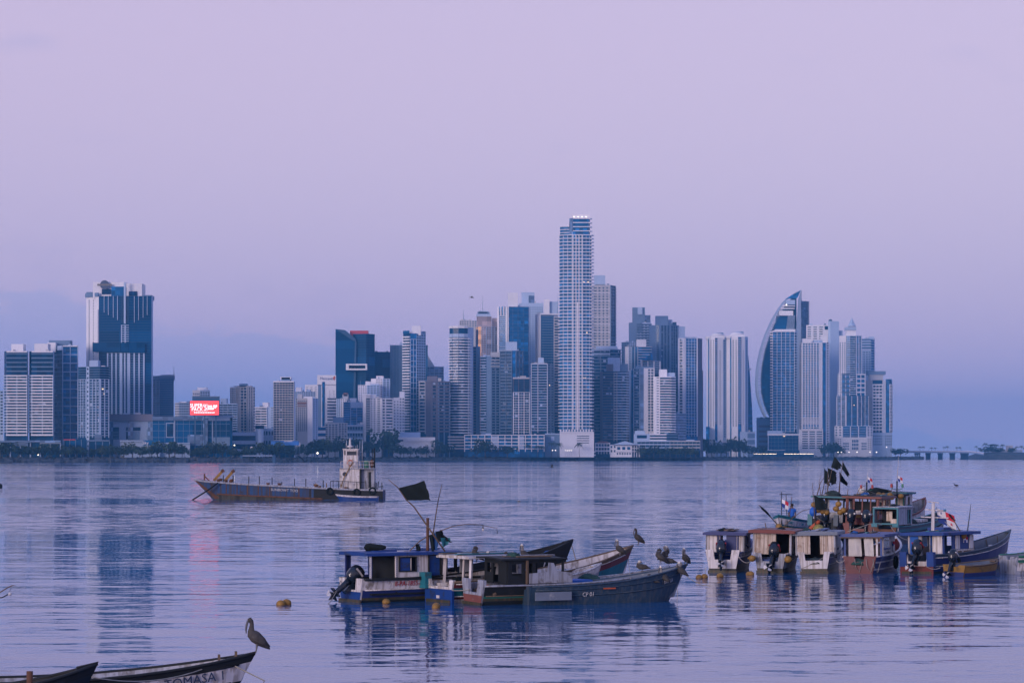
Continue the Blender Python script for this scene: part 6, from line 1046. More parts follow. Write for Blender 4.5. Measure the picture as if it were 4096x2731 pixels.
# ---------------------------------------------------------------- barge
bd = 287.; s = bd/F
bg_ = thing('barge', 'rusty blue landing barge with a white wheelhouse at its stern', 'barge', (X(1150, bd), bd, 0)); bo = bg_.location
def bx(px): return X(px, bd)-bo.x
def bz(py): return Z(py, bd)
BW = 5.6
TOPL = [(776, 1918), (820, 1925), (900, 1931), (1000, 1938), (1100, 1943), (1200, 1948), (1300, 1953), (1400, 1957), (1532, 1961)]
g = MB(); rg = []
for p, y in TOPL:
    xb = p if p > 880 else 873-(p-776)*.0
    zt = bz(y); bot = [(bx(max(p, 872)), 0, -.6), (bx(max(p, 872)), BW, -.6)]
    if p <= 820: rg.append([(bx(p), 0, zt), (bx(p), BW, zt), (bx(p)+.35, BW, zt-.35), (bx(p)+.35, 0, zt-.35)] if p == 776 else [(bx(p), 0, zt), (bx(p), BW, zt), (bx(872)-.3, BW, -.3), (bx(872)-.3, 0, -.3)])
    else: rg.append([(bx(p), 0, zt), (bx(p), BW, zt), bot[1], bot[0]])
g.rings(rg, smooth=False); g.build('hull', B['hullblue'], bg_)
g = MB(); g.add([(bx(774), -.08, bz(1917)), (bx(782), -.08, bz(1918)), (bx(878), -.08, bz(1990)), (bx(862), -.08, bz(1996)), (bx(774), BW+.08, bz(1917)), (bx(782), BW+.08, bz(1918)), (bx(878), BW+.08, bz(1990)), (bx(862), BW+.08, bz(1996))], [(0, 3, 2, 1), (4, 5, 6, 7), (0, 1, 5, 4), (1, 2, 6, 5), (2, 3, 7, 6), (3, 0, 4, 7)]); g.build('bow_ramp', B['rust'], bg_)
MB().rings([[(bx(p), k, bz(y)+zz) for k, zz in ((-.14, -.08), (-.14, .1), (.1, .1), (.1, -.08))] for p, y in TOPL], smooth=False).build('deck_edge', B['palegrey'], bg_)
MB().rings([[(bx(p), k, bz(y)+zz) for k, zz in ((-.12, -.08), (-.12, .08), (.05, .08), (.05, -.08))] for p, y in ((868, 1975), (1000, 1982), (1150, 1988), (1290, 1994))], smooth=False).build('rub_rail', B['rust'], bg_)
MB().rings([[(bx(p), k, z) for k, z in ((-.05, -.5), (-.05, bz(y)), (.05, bz(y)), (.05, -.5))] for p, y in ((866, 1977), (1000, 1984), (1150, 1990), (1290, 1995.5))], smooth=False).build('bottom_plating', B['barge_bottom'], bg_)
MB().rings([[(bx(p), k, z) for k, z in ((-.04, .05), (-.04, bz(y)-.12), (.05, bz(y)-.12), (.05, .05))] for p, y in ((1255, 1951), (1400, 1957), (1530, 1961))], smooth=False).build('stern_plating', B['dark'], bg_)
rb_ = random.Random(4)
for p in (905, 948, 990, 1034, 1078, 1196, 1240):      # plate frames showing through the side, rust-stained
    y_ = lerp(TOPL, p); MB().box(bx(p)-.05, bx(p)+.05, -.03, .05, bz(1976+(p-868)*.045), bz(y_+3)).build('plate_frame', B['rust' if rb_.random() < .5 else 'dark'], bg_)
text('name_lettering', 'SUNBOWT TOO', .42, TXW, bg_, (bx(1138), -.05, bz(1960)), (pi/2, R(3), 0), .006, 1.0)
for p, y0 in ((995, 1904), (1037, 1904), (1088, 1909), (1127, 1926), (1178, 1914), (1223, 1914), (1293, 1920), (932, 1901), (893, 1899)):
    MB().beam((bx(p), .1, bz(y0+40)), (bx(p), .1, bz(y0)), .09).build('stanchion', B['dark'], bg_)
for y_ in (8, 18): MB().tube([(bx(p), .1, bz(y0+y_)) for p, y0 in ((932, 1901), (995, 1904), (1037, 1904), (1088, 1909), (1178, 1914), (1223, 1914), (1293, 1920))], .012, 4).build('guard_wire', MET, bg_)
for p0, y0, p1, y1 in ((850, 1922, 886, 1883), (893, 1924, 928, 1884)):
    a, b_ = V((bx(p0), 1.2, bz(y0))), V((bx(p1), 1.2, bz(y1))); MB().beam(a, b_, .26, .30).build('ramp_arm', B['yellow'], bg_)
    MB().beam(b_+V((-.15, 0, -.1)), b_+V((.15, 0, .1)), .36).build('arm_head', B['rust'], bg_)
MB().beam((bx(817), .3, bz(1925)), (bx(817), .3, bz(1893)), .16).build('bow_post', B['rust'], bg_); MB().beam((bx(838), .3, bz(1924)), (bx(820), .3, bz(1906)), .12).build('bow_brace', B['rust'], bg_)
for p, y in ((870, 1921), (880, 1918), (902, 1924), (920, 1925), (925, 1921), (1070, 1936), (1115, 1937), (1262, 1944), (1276, 1948), (1382, 1953)):
    MB().rings([[(bx(p)+r_*cos(2*pi*j/8), .7+r_*sin(2*pi*j/8), bz(y+6)+z_) for j in range(8)] for z_, r_ in ((0, .22), (.15, .16), (.28, .26), (.34, .1))]).build('bollard', B['rust'], bg_)
for p in (1305, 1262): MB().beam((bx(p), .6, bz(1948)), (bx(p), .6, bz(1932)), .1).build('cross_bitt', B['yellow'], bg_)
MB().tube([(bx(1262)-.3, .6, bz(1938)), (bx(1262)+.3, .6, bz(1938))], .06, 6).build('bitt_arm', B['yellow'], bg_)
for p, y in ((1320, 1964), (1427, 1968), (1490, 1962)):    # tyre fenders
    g = MB(); n = 14; g.rings([[(bx(p)+(.34+.11*cos(2*pi*j/6))*cos(2*pi*i/n), -.14-.1*sin(2*pi*j/6), bz(y)+(.34+.11*cos(2*pi*j/6))*sin(2*pi*i/n)) for j in range(6)] for i in range(n+1)], caps=False); g.build('tyre_fender', BK, bg_)
# wheelhouse
hw_ = MB(); wallpanel(hw_, (bx(1356), 1.0), (bx(1436), 1.0), bz(1956), bz(1873), (), .1); wallpanel(hw_, (bx(1358), 1.05), (bx(1364), 4.4), bz(1956), bz(1873), (), .1); wallpanel(hw_, (bx(1364), 4.4), (bx(1436), 4.4), bz(1956), bz(1873), (), .1); wallpanel(hw_, (bx(1434), 1.1), (bx(1434), 4.4), bz(1956), bz(1873), (), .1)
hw_.build('lower_house', B['white'], bg_)
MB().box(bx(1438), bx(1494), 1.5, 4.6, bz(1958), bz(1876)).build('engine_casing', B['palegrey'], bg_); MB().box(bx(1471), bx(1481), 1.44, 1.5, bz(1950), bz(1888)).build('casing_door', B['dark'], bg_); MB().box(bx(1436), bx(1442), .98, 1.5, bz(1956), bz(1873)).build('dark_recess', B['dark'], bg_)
MB().box(bx(1354), bx(1498), .8, 4.8, bz(1875), bz(1872)).build('upper_deck', B['palegrey'], bg_)
MB().rings([[(bx(1377)+.26*cos(2*pi*j/16), .94+k, bz(1896)+.26*sin(2*pi*j/16)) for j in range(16)] for k in (0, .05)], smooth=False).build('porthole', GLS, bg_)
up = MB(); wallpanel(up, (bx(1370), 1.5), (bx(1428), 1.5), bz(1872), bz(1797), [(.06, .16, .7, .94), (.22, .92, .69, .92)], .1); wallpanel(up, (bx(1371), 1.56), (bx(1373), 3.6), bz(1872), bz(1797), [(.2, .8, .69, .92)], .1); wallpanel(up, (bx(1426), 1.56), (bx(1426), 3.6), bz(1872), bz(1797), [(.2, .8, .69, .92)], .1); wallpanel(up, (bx(1373), 3.6), (bx(1428), 3.6), bz(1872), bz(1797), [(.1, .9, .69, .92)], .1)
up.build('wheelhouse', B['white'], bg_)
MB().box(bx(1383), bx(1424), 1.52, 1.54, bz(1821), bz(1803)).build('window_pane', GLS, bg_); MB().box(bx(1373), bx(1379), 1.52, 1.54, bz(1820), bz(1801)).build('window_pane', GLS, bg_); MB().box(bx(1376), bx(1424), 3.52, 3.54, bz(1821), bz(1803)).build('window_pane', GLS, bg_)
g = MB()
for a, b_, c, d_ in ((1382, 1425, 1801.5, 1804), (1382, 1425, 1820, 1822), (1382, 1384, 1804, 1820), (1423, 1425, 1804, 1820)): g.box(bx(a), bx(b_), 1.40, 1.46, bz(d_), bz(c))
g.build('window_frame', B['white'], bg_)
MB().box(bx(1367), bx(1431), 1.35, 3.75, bz(1798), bz(1794)).build('wheelhouse_roof', B['white'], bg_)
g = MB(); n = 18; g.rings([[(bx(1399)+(.30+.075*cos(2*pi*j/6))*cos(2*pi*i/n), .95-.06*sin(2*pi*j/6), bz(1851)+(.30+.075*cos(2*pi*j/6))*sin(2*pi*i/n)) for j in range(6)] for i in range(n+1)], caps=False); g.build('lifebuoy', ORG, bg_)
g = MB()
for p in (1361, 1390, 1410, 1437, 1475): g.beam((bx(p), .85, bz(1873)), (bx(p), .85, bz(1845)), .05)
for y in (1845, 1858): g.beam((bx(1361), .85, bz(y)), (bx(1494), .85, bz(y)), .045)
r_ = g.build('deck_railing', B['white'], bg_)
g = MB()
for p in (1322, 1332, 1354, 1392, 1427, 1464): g.beam((bx(p), .15, bz(1956)), (bx(p), .15, bz(1923 if p < 1400 else 1928)), .07)
g.beam((bx(1322), .15, bz(1923)), (bx(1392), .15, bz(1925)), .06); g.beam((bx(1392), .15, bz(1925)), (bx(1464), .15, bz(1929)), .06); g.build('side_railing', B['dark'], bg_)
MB().tube([(bx(1362), .7, bz(1950)), (bx(1372), .75, bz(1915)), (bx(1410), .82, bz(1846))], .05, 6).build('yellow_pipe', B['yellow'], bg_)
MB().rings([[(bx(1463)+.33*cos(2*pi*j/14), 2.0+.33*sin(2*pi*j/14), bz(y)) for j in range(14)] for y in (1873, 1841)], smooth=False).build('green_drum', B['green'], bg_)
MB().rings([[(bx(1483)+r_*cos(2*pi*j/10), 2.2+r_*sin(2*pi*j/10), bz(y)) for j in range(10)] for y, r_ in ((1872, .1), (1862, .2), (1845, .22), (1838, .1))]).build('brown_cover', B['rust'], bg_)
for p, y, r_ in ((1493, 1792, .11), (1485, 1794, .06), (1444, 1757, .07), (1434, 1763, .05)): MB().tube([(bx(p), 2.2, bz(1873)), (bx(p if p > 1450 else p+1), 2.2, bz(y))], [r_, r_*.7], 6).build('mast', B['dark'] if p > 1450 else MET, bg_)
MB().tube([(bx(1380), 2, bz(1795)), (bx(1382), 2, bz(1760))], .05, 6).build('aerial', MET, bg_); MB().tube([(bx(1365), 2, bz(1762)), (bx(1371), 2, bz(1757)), (bx(1384), 2, bz(1757))], .025, 5).build('aerial_arm', MET, bg_)
MB().rings([[(bx(1395)+r_*cos(2*pi*j/12), 2.2+r_*sin(2*pi*j/12), bz(y)) for j in range(12)] for y, r_ in ((1794, .12), (1789, .14), (1788, .34), (1784, .36), (1781, .28), (1780, .14), (1768, .13), (1757, .10), (1749, .02))]).build('radar_dome', PROP, bg_)
for p in (1409, 1418, 1424): MB().tube([(bx(p), 2.4, bz(1795)), (bx(p), 2.4, bz(1782 if p < 1424 else 1778))], .035, 5).build('vent_pipe', MET, bg_)
for p, y, q in ((1497, 1928, 1496), (1503, 1930, 1500), (1510, 1926, 1506), (1524, 1930, 1523)): MB().beam((bx(q+1), 2, bz(1960)), (bx(p), 2, bz(y)), .1).build('stern_post', B['dark'], bg_)
MB().beam((bx(1511), 2, bz(1947)), (bx(1530), 2, bz(1946)), .1).build('stern_bar', B['dark'], bg_)
rope([(X(872, 286.6), 286.6, Z(1930, 287)), (X(826, 286.2), 286.2, Z(1963, 287)), (X(764, 285.8), 285.8, -.1)], 'heavy anchor chain slanting from the barge bow into the water', .09, cat='chain', m=B['dark'])
RB = boat('rowing_boat', 'small bright blue rowing boat with white rim alongside the barge', (1512, 284.2), (1342, 284.4), 1.3, .42, .66, [(.78, 'blue'), (1, 'white')], 'palegrey', 'white', ('blue', .42, .4), rake=.5, flare=.8)
# ---------------------------------------------------------------- right raft, front row
GR_ = 'boats rafted at the right'
S1 = boat('cabin_boat', 'white cabin boat with navy trim and outboard, leftmost of the right raft', (2890, 107.5), (2972, 114.3), 1.75, .86, 1.5, [(.3, 'tar'), (.5, 'slime'), (.8, 'navy'), (1, 'palegrey')], 'navy', 'navy', ('white', .98, .56, .34, 'tar', .18), group=GR_)
cabin(S1, .75, 3.3, .80, .85, 1.62, dict(a=('white', [(.36, .54, .0, .94)]), s=('palegrey', [(.3, .5, .38, .84)]), p=('white', [(.2, .6, .3, .85)]), f=('white', [(.2, .8, .3, .85)])), 'navy', (.25, .3, .14), .07, .04, 'navy')
MB().box(.70, .75, -.50, -.06, .87, 1.6).build('door', B['navy'], S1.o)
for y_ in (.30, .20, -.56): MB().box(.68, .74, y_-.03, y_+.03, .85, 1.64).build('door_post', B['navy'], S1.o)
g = MB()
for a, b_, c, d_ in ((1.42, 1.48, 1.1, 1.6), (2.08, 2.7, .98, 1.6), (1.48, 2.08, 1.1, 1.16), (1.48, 2.08, 1.53, 1.6)): g.box(a, b_, -.85, -.80, c, d_)
g.build('window_frame', B['navy'], S1.o); motor(S1, .06, .72, -.1, 48, 1.15, R(8), True)
S2 = boat('cabin_boat', 'white cabin boat with a red-brown roof and outboard, second from left', (3080, 107.2), (3160, 114), 1.65, .82, 1.5, [(.34, 'tar'), (.62, 'palegrey'), (.85, 'maroon'), (1, 'palegrey')], 'palegrey', 'white', ('palegrey', .84, .50, .30, 'slime', .2), group=GR_)
cabin(S2, .55, 3.2, .80, .78, 1.72, dict(a=('cream', [(.60, .98, 0, .94)]), s=('white', [(.40, .58, .5, .84)]), p=('white', [(.2, .6, .4, .85)]), f=('dark', [(.2, .42, .4, .8), (.6, .8, .4, .8)])), 'red', (.3, .25, .2), .08, .04, 'red')
MB().box(1.9, 1.95, -.76, .76, .6, 1.62).build('bulkhead', B['dark'], S2.o)
MB().box(2.02, 2.26, -.815, -.80, .95, 1.2).build('flaked_patch', B['dark'], S2.o); motor(S2, -.1, .62, -.1, 46, 1.2, R(-6), True)
buoy(3009, 107.0, 'yellow buoy hung between the two leftmost boats of the right raft', 'hung buoys', .16, py=2232); buoy(3152, 107.0, 'yellow buoy hung beside the red-roofed cabin boat', 'hung buoys', .17, py=2236)
S3 = boat('cabin_boat', 'cream cabin boat with a grey roof and dark doorway, no motor', (3258, 106.8), (3330, 113.6), 1.65, .86, 1.5, [(.3, 'tar'), (.55, 'slate'), (.8, 'navy'), (1, 'slate')], 'grey', 'white', ('white', .92, .55, .26, 'slime', .2), group=GR_)
cabin(S3, .6, 3.2, .84, .80, 1.64, dict(a=('cream', [(.36, .62, 0, .95)]), s=('palegrey', []), p=('cream', [(.3, .6, .4, .8)]), f=('cream', [(.2, .8, .4, .85)])), 'grey', (.2, .2, .12), .09, .04, 'grey')
text('registration_lettering', '8-PA-2311', .16, TXD, S3.o, (1.5, -.86, .98), (pi/2, 0, 0), .003, .9)
MB().box(1.6, 1.65, -.78, .78, .6, 1.6).build('bulkhead', B['dark'], S3.o)
rope([onb(S3, -.1, .6, .2), onb(S3, .0, -.5, .75)], 'line tied across the transom of the cream cabin boat', .012, .05)
S4 = boat('cabin_boat', 'blue-posted cabin boat with a maroon stern, white curtains and a painted flag', (3440, 106.6), (3585, 112.6), 1.75, .72, 1.4, [(.30, 'navy'), (.38, 'white'), (.66, 'navy'), (.74, 'white'), (1, 'navy')], 'maroon', 'white', ('maroon', .74, .50, .5, 'maroon', .2), group=GR_, rake=.8)
cabin(S4, .55, 3.1, .80, .70, 1.58, dict(s=('white', [(0, .12, 0, 1), (.2, .52, .42, .95)]), p=('white', [(.2, .6, .4, .85)]), f=('white', [(.2, .8, .4, .85)])), 'blue', (.25, .2, .2), .07, .03, 'blue')
MB().box(.3, .36, -.92, .92, 1.50, 1.60).build('wooden_header', B['wood'], S4.o)
cloth(S4.o, [(.5, .62, 1.52), (.5, .62, .72), (.5, .05, .72), (.5, .08, 1.52)], B['curtain'], 12, 4, .06, 'curtain'); cloth(S4.o, [(.5, -.05, 1.5), (.5, -.1, .74), (.5, -.5, .72), (.5, -.45, 1.5)], B['curtain'], 12, 4, .05, 'curtain', 2)
for y_ in (.78, -.62, -.80): MB().box(.5, .57, y_-.04, y_+.04, .6, 1.58).build('post', B['blue'] if y_ != -.62 else B['white'], S4.o)
MB().box(.9, 2.0, -.845, -.80, .98, 1.06).build('window_trim', B['blue'], S4.o); MB().box(1.0, 1.9, -.81, -.795, 1.06, 1.5).build('window_pane', GLS, S4.o)
text('registration_lettering', '8-PA-2867-A', .15, TXD, S4.o, (1.55, -.86, .86), (pi/2, 0, 0), .003, .9)
MB().beam((2.36, -.835, .86), (2.32, -.835, 1.32), .03, .02).build('painted_flagstaff', TXD, S4.o); MB().box(2.46, 2.62, -.84, -.80, 1.1, 1.2).build('painted_flag_blue', FB_, S4.o); MB().box(2.62, 2.86, -.84, -.80, 1.16, 1.3).build('painted_flag_red', FR_, S4.o)
for y_ in (.2, -.3, -.6): rope([onb(S4, -.1, y_, .62), onb(S4, -.16, y_-.05, .3), onb(S4, -.14, y_-.2, .05), onb(S4, -.1, y_-.32, .5)], 'rope loop hanging over the maroon stern', .013, group='ropes on the maroon stern')
S5 = boat('cabin_boat', 'blue-roofed cabin boat with a red transom, outboard and long raised grey bow', (3672, 106.6), (4046, 113.0), 1.9, .80, 1.66, [(.22, 'tar'), (.45, 'navy'), (.55, 'slate'), (.85, 'navy'), (1, 'slate')], 'grey', 'slate', ('white', .86, .52, .30, 'red', .32), group=GR_, rake=.8)
MB().box(-.11, -.06, -.80, .80, -.05, .30).build('transom_plate', B['red'], S5.o)
for y_ in (.66, -.66): MB().box(-.12, .08, y_-.17, y_+.17, .30, .92).build('corner_post', B['blue'], S5.o)
cabin(S5, .7, 3.3, .84, .76, 1.64, dict(a=('palegrey', [(.40, .62, 0, .95)]), s=('blue', [(.05, .3, .0, 1)]), p=('white', [(.2, .6, .4, .85)]), f=('blue', [(.2, .8, .4, .85)])), 'blue', (.35, .25, .22), .08, .04, 'blue')
MB().box(.64, .70, -.82, -.36, .62, 1.62).build('white_panel', B['white'], S5.o); MB().box(.655, .70, .34, .74, .8, 1.58).build('blue_tarp_panel', TARP, S5.o); MB().tube([(.62, -.3, .6), (.62, -.32, 1.62)], .04, 6).build('post', B['blue'], S5.o)
for x_ in (1.75, 2.95): MB().box(x_, x_+.34, -.875, -.83, 1.0, 1.58).build('white_stripe', B['white'], S5.o)
MB().box(1.45, 3.3, -.88, -.82, .70, .98).build('white_lower_board', B['white'], S5.o)
for x_ in (1.6, 2.4): MB().box(x_, x_+.6, -.90, -.88, .76, .92).build('wood_panel', B['wood'], S5.o)
MB().box(2.45, 2.75, -.885, -.84, 1.25, 1.5).build('painted_flag_white', FW_, S5.o); MB().box(2.60, 2.75, -.892, -.86, 1.38, 1.5).build('painted_flag_red', FR_, S5.o); MB().box(2.45, 2.60, -.892, -.86, 1.25, 1.37).build('painted_flag_blue', FB_, S5.o)
MB().box(1.9, 3.0, -.2, .6, 1.78, 1.92).build('blue_roof_box', B['blue'], S5.o)
for u in (.6, .72, .82, .9):
    a, b_ = S5.pt(u, 1, -1, .1), S5.pt(u, 1, 1, .1); MB().rings([[ (u*S5.L+dx, y_*.97, S5.sheer(u)-.05-(S5.sheer(u)-.25)*(1-abs(y_/max(b_.y, .01))**3)) for dx in (-.03, .03)] for y_ in [b_.y*(q/4-1) for q in range(9)]], closed=False).build('rib', B['wood'], S5.o)
MB().box(4.0, 5.4, -.5, .5, .5, .58).build('foredeck_board', B['palegrey'], S5.o); MB().rings([[(6.2+.18*cos(2*pi*j/10), -.2+.18*sin(2*pi*j/10), z_) for j in range(10)] for z_ in (.6, .66, 1.0, 1.06)]).build('white_jug', PROP, S5.o); MB().box(3.6, 4.6, -.6, .1, .58, .66).build('blue_tarp', TARP, S5.o)
motor(S5, .05, .72, -.12, 36, 1.15, R(6), True)
S7 = boat('rowing_boat', 'small yellow and blue rowing boat with an outboard, lying in front of the raft', (3818, 103.8), (3988, 106.4), 1.35, .46, .62, [(.5, 'navy'), (1, 'yellow')], 'grey', 'wood', ('yellow', .50, .42, .3, 'navy', .2), rake=.35, full=.8, flare=.8, group=GR_)
MB().box(.2, .7, -.2, .1, .3, .42).build('red_can', B['red'], S7.o); MB().box(.5, 1.2, -.3, .2, .26, .38).build('blue_box', B['blue'], S7.o); motor(S7, .1, .52, -.1, 30, .95, R(5))
S8 = boat('skiff', 'white skiff with green stripes cut by the right edge', (4036, 106.5), (4300, 108.0), 1.6, .78, 1.4, [(.30, 'palegrey'), (.7, 'white'), (.82, 'green'), (.9, 'white'), (1, 'green')], 'grey', 'green', ('palegrey', .74, .6, .5), group=GR_)
# masts and flags of the front row
cm = thing('cross_mast', 'white wooden mast with two crossbars on the blue-roofed boat', 'mast', onb(S5, 1.9, .35, 1.74)); h_ = P(3737, 2010, 108.6).z-1.74
MB().beam((0, 0, -.1), (.03, 0, h_), .12).build('post', B['white'], cm)
for z_, w_ in ((.52, 1.2), (.78, .8), (1.05, .5)): MB().beam((-w_*.42, 0, h_*z_), (w_*.58, .05, h_*z_-.05), .05, .05).build('crossbar', B['white'], cm)
fl_ = thing('national_flag', 'four-quartered flag with stars flying from the white cross mast', 'flag', P(3745, 2030, 108.5)); quarter_flag(fl_, (0, 0, 0), (.92, -.1, -.42), (-.15, 0, 1), .85, .62)
MB().tube([(0, 0, .05), (-.06, 0, -.62)], .012, 5).build('hoist_line', ROPE, fl_)
bp = pole('flag_pole', 'short pole with a furled black flag and a yellow buoy at its foot', [P(3850, 2140, 108), P(3818, 2085, 108), P(3795, 2055, 108)], [.025, .022, .018], B['wood'], 'flag'); o_ = bp.location
cloth(bp, [P(3790, 2052, 108)-o_, P(3806, 2075, 108)-o_, P(3824, 2080, 107.9)-o_, P(3800, 2058, 107.9)-o_], BK, 8, 5, .05, 'black_flag', 3, .2); MB().ball(P(3852, 2140, 108)-o_, .17, 10).build('buoy', BUOY, bp)
pole('aerial', 'tall blue and white aerial right of the blue-roofed cabin', [P(3860, 2230, 108.4), P(3866, 2150, 108.4), P(3878, 2062, 108.4), P(3884, 2012, 108.4)], [.04, .035, .02, .008], B['slate'])
for (x_, y_, dbl, lab) in ((2818, 2311, True, 'pair of brown weedy buoys floating left of the right raft'), (2880, 2308, False, 'single yellow-brown buoy floating below the leftmost cabin boat'), (3003, 2300, True, 'pair of bright yellow buoys floating below the red-roofed boat')): buoy(x_, 50000/(y_-1824), lab, 'floating buoys', .15, double=dbl)
rope([(X(2780, 103), 103, -.02), (X(2800, 103), 103, .03), (X(2815, 103), 103, .02)], 'line running to the weedy buoys from the left', .012)
rope([onb(S1, -.08, -.7, .7), onb(S2, -.05, .7, .6)], 'slack mooring line between the two leftmost cabin boats', .018, .22)
rope([onb(S1, .3, .75, .98), onb(S1, -.05, .3, .5)], 'rope draped over the stern corner of the leftmost cabin boat', .018, .05)
rope([onb(S1, -.05, .72, .2), onb(S1, -.06, .74, -.05)], 'short rope into the water at the leftmost cabin boat', .012)
# ---------------------------------------------------------------- right raft, back row
P9 = boat('skiff', 'white and teal open skiff seen bow-on, with the standing man aboard', (3200, 165.5), (3112, 161.2), 2.0, .80, 1.22, [(.38, 'white'), (.46, 'yellow'), (.54, 'teal'), (.86, 'white'), (1, 'teal')], 'palegrey', 'teal', ('white', .8, .7), rake=.5, group=GR_, flare=.66)
TT = mat('text_teal', (.02, .22, .28), .6); hull_text(P9, 'ISABEL', .24, TT, .82, .70, 1, sx=.8); hull_text(P9, 'MAR', .24, TT, .5, .70, 1, sx=.8)
# the man: one continuous body grown round a skeleton
pn = thing('person', 'person in a blue T-shirt and dark trousers standing in the teal and white skiff', 'person', V((X(3168, 163.8), 163.8, .14)), R(-25))
SK = mat('skin', (.10, .06, .045), .6, .1); HR = mat('hair', (.008, .007, .007), .7); SH = mat('shirt_blue', (.012, .10, .42), .8, .15, 4); TR_ = mat('trousers_dark', (.012, .014, .022), .85, .2, 4)
J = [((0, 0, .92), .135), ((0, 0, 1.10), .135), ((0, 0, 1.28), .15), ((0, .01, 1.42), .10), ((0, .02, 1.50), .055), ((0, .02, 1.60), .088), ((0, .015, 1.71), .082)]
for sd in (-1, 1): J += [((sd*.17, .01, 1.39), .066), ((sd*.235, .02, 1.13), .048), ((sd*.25, -.04, .90), .036), ((sd*.25, -.06, .81), .034), ((sd*.10, 0, .86), .10), ((sd*.11, -.02, .48), .065), ((sd*.12, .02, .10), .045), ((sd*.13, -.14, .04), .038)]
E = [(0, 1), (1, 2), (2, 3), (3, 4), (4, 5), (5, 6)]
for k in (7, 15): E += [(3, k), (k, k+1), (k+1, k+2), (k+2, k+3), (0, k+4), (k+4, k+5), (k+5, k+6), (k+6, k+7)]
hands = []
for sd, k in ((-1, 10), (1, 18)):      # five short finger chains from each palm
    for q in range(4): hands += [(k, (sd*.25+(q-1.5)*.004, -.065+(q-1.5)*.02, .735), .010, (sd*.245+(q-1.5)*.004, -.075+(q-1.5)*.02, .695+.008*abs(q-1.4)), .008)]
    hands += [(k, (sd*.23, -.10, .775), .011, (sd*.22, -.115, .745), .009)]
for k, a, ra, b_, rb in hands: J += [(a, ra), (b_, rb)]; E += [(k, len(J)-2), (len(J)-2, len(J)-1)]
me = bpy.data.meshes.new('body'); me.from_pydata([p for p, _ in J], E, []); me.update()
bdy = bpy.data.objects.new('body', me); COL.objects.link(bdy); bdy.parent = pn
sk_ = bdy.modifiers.new('skin', 'SKIN'); sk_.use_smooth_shade = True
for v_, (_, r_) in zip(me.skin_vertices[0].data, J): v_.radius = (r_, r_*.8); v_.use_root = False
me.skin_vertices[0].data[0].use_root = True
ss = bdy.modifiers.new('smooth', 'SUBSURF'); ss.levels = 1; ss.render_levels = 2
me.materials.append(SK)
MB().tube([(0, 0, .88), (0, 0, 1.0), (0, 0, 1.15), (0, 0, 1.3), (0, .005, 1.40), (0, .012, 1.455)], [(.165, .125), (.165, .125), (.17, .13), (.19, .14), (.16, .115), (.07, .065)], 14).build('shirt', SH, pn)
for sd in (-1, 1):
    MB().tube([(sd*.12, .01, 1.40), (sd*.19, .012, 1.37), (sd*.225, .018, 1.2)], [.08, .082, .075], 10).build('sleeve', SH, pn)
    MB().tube([(sd*.09, 0, .95), (sd*.105, 0, .8), (sd*.11, -.02, .48), (sd*.12, .02, .10)], [(.12, .125), (.115, .12), (.09, .095), (.07, .075)], 12).build('trouser_leg', TR_, pn)
MB().tube([(0, .03, 1.60), (0, .03, 1.68), (0, .025, 1.74), (0, .02, 1.765)], [(.098, .10), (.10, .108), (.085, .09), (.03, .035)], 12).build('hair', HR, pn)
for sd in (-1, 1): MB().ball((sd*.036, -.068, 1.645), .012, 6).build('eye', HR, pn); MB().ball((sd*.088, .02, 1.635), .02, 6).build('ear', SK, pn)
MB().tube([(0, -.075, 1.65), (0, -.098, 1.61)], [.008, .015], 6).build('nose', SK, pn); MB().box(-.025, .025, -.085, -.07, 1.573, 1.58).build('mouth', HR, pn)
# poles of that skiff
t9 = thing('flagstaff', 'staff with crossbar and small four-quartered flag on the teal skiff', 'flag', P(3127, 2140, 161.4)); o_ = t9.location
MB().tube([(0, 0, 0), P(3126, 1965, 161.4)-o_], [.035, .02], 6).build('staff', B['dark'], t9); MB().tube([P(3117, 1977, 161.4)-o_, P(3126, 1976, 161.4)-o_, P(3170, 1977, 161.4)-o_], .022, 5).build('crossbar', B['dark'], t9); MB().tube([P(3144, 1977, 161.6)-o_, P(3150, 2120, 161.6)-o_], .022, 5).build('staff', B['dark'], t9)
quarter_flag(t9, P(3127, 1995, 161.4)-o_, (.9, -.1, -.45), (0, 0, 1), .48, .5, False)
pole('bare_pole', 'thin rusty pole behind the standing person', [P(3148, 2135, 162.6), P(3168, 1985, 162.6)], [.03, .02], B['rust'])
lp = pole('flag_pole', 'leaning pole with a furled black flag at the left of the back row', [P(3112, 2100, 159), P(3072, 2055, 158.5), P(3035, 2018, 158)], [.03, .028, .02], B['wood'], 'flag'); o_ = lp.location
MB().tube([P(3082, 2066, 158.6)-o_, P(3066, 2048, 158.4)-o_, P(3050, 2034, 158.2)-o_, P(3040, 2022, 158)-o_], [.03, .08, .07, .02], 7).build('furled_flag', BK, lp); MB().ball(P(3116, 2106, 158.9)-o_, .22, 10).build('buoy', BUOY, lp)
pole('curved_rod', 'long pale rod bowed from the red roof up to the black flags', [P(3112, 2126, 156), P(3140, 2100, 156), P(3175, 2066, 156), P(3210, 2042, 156), P(3258, 2031, 156)], [.03, .028, .024, .02, .016], B['wood'])
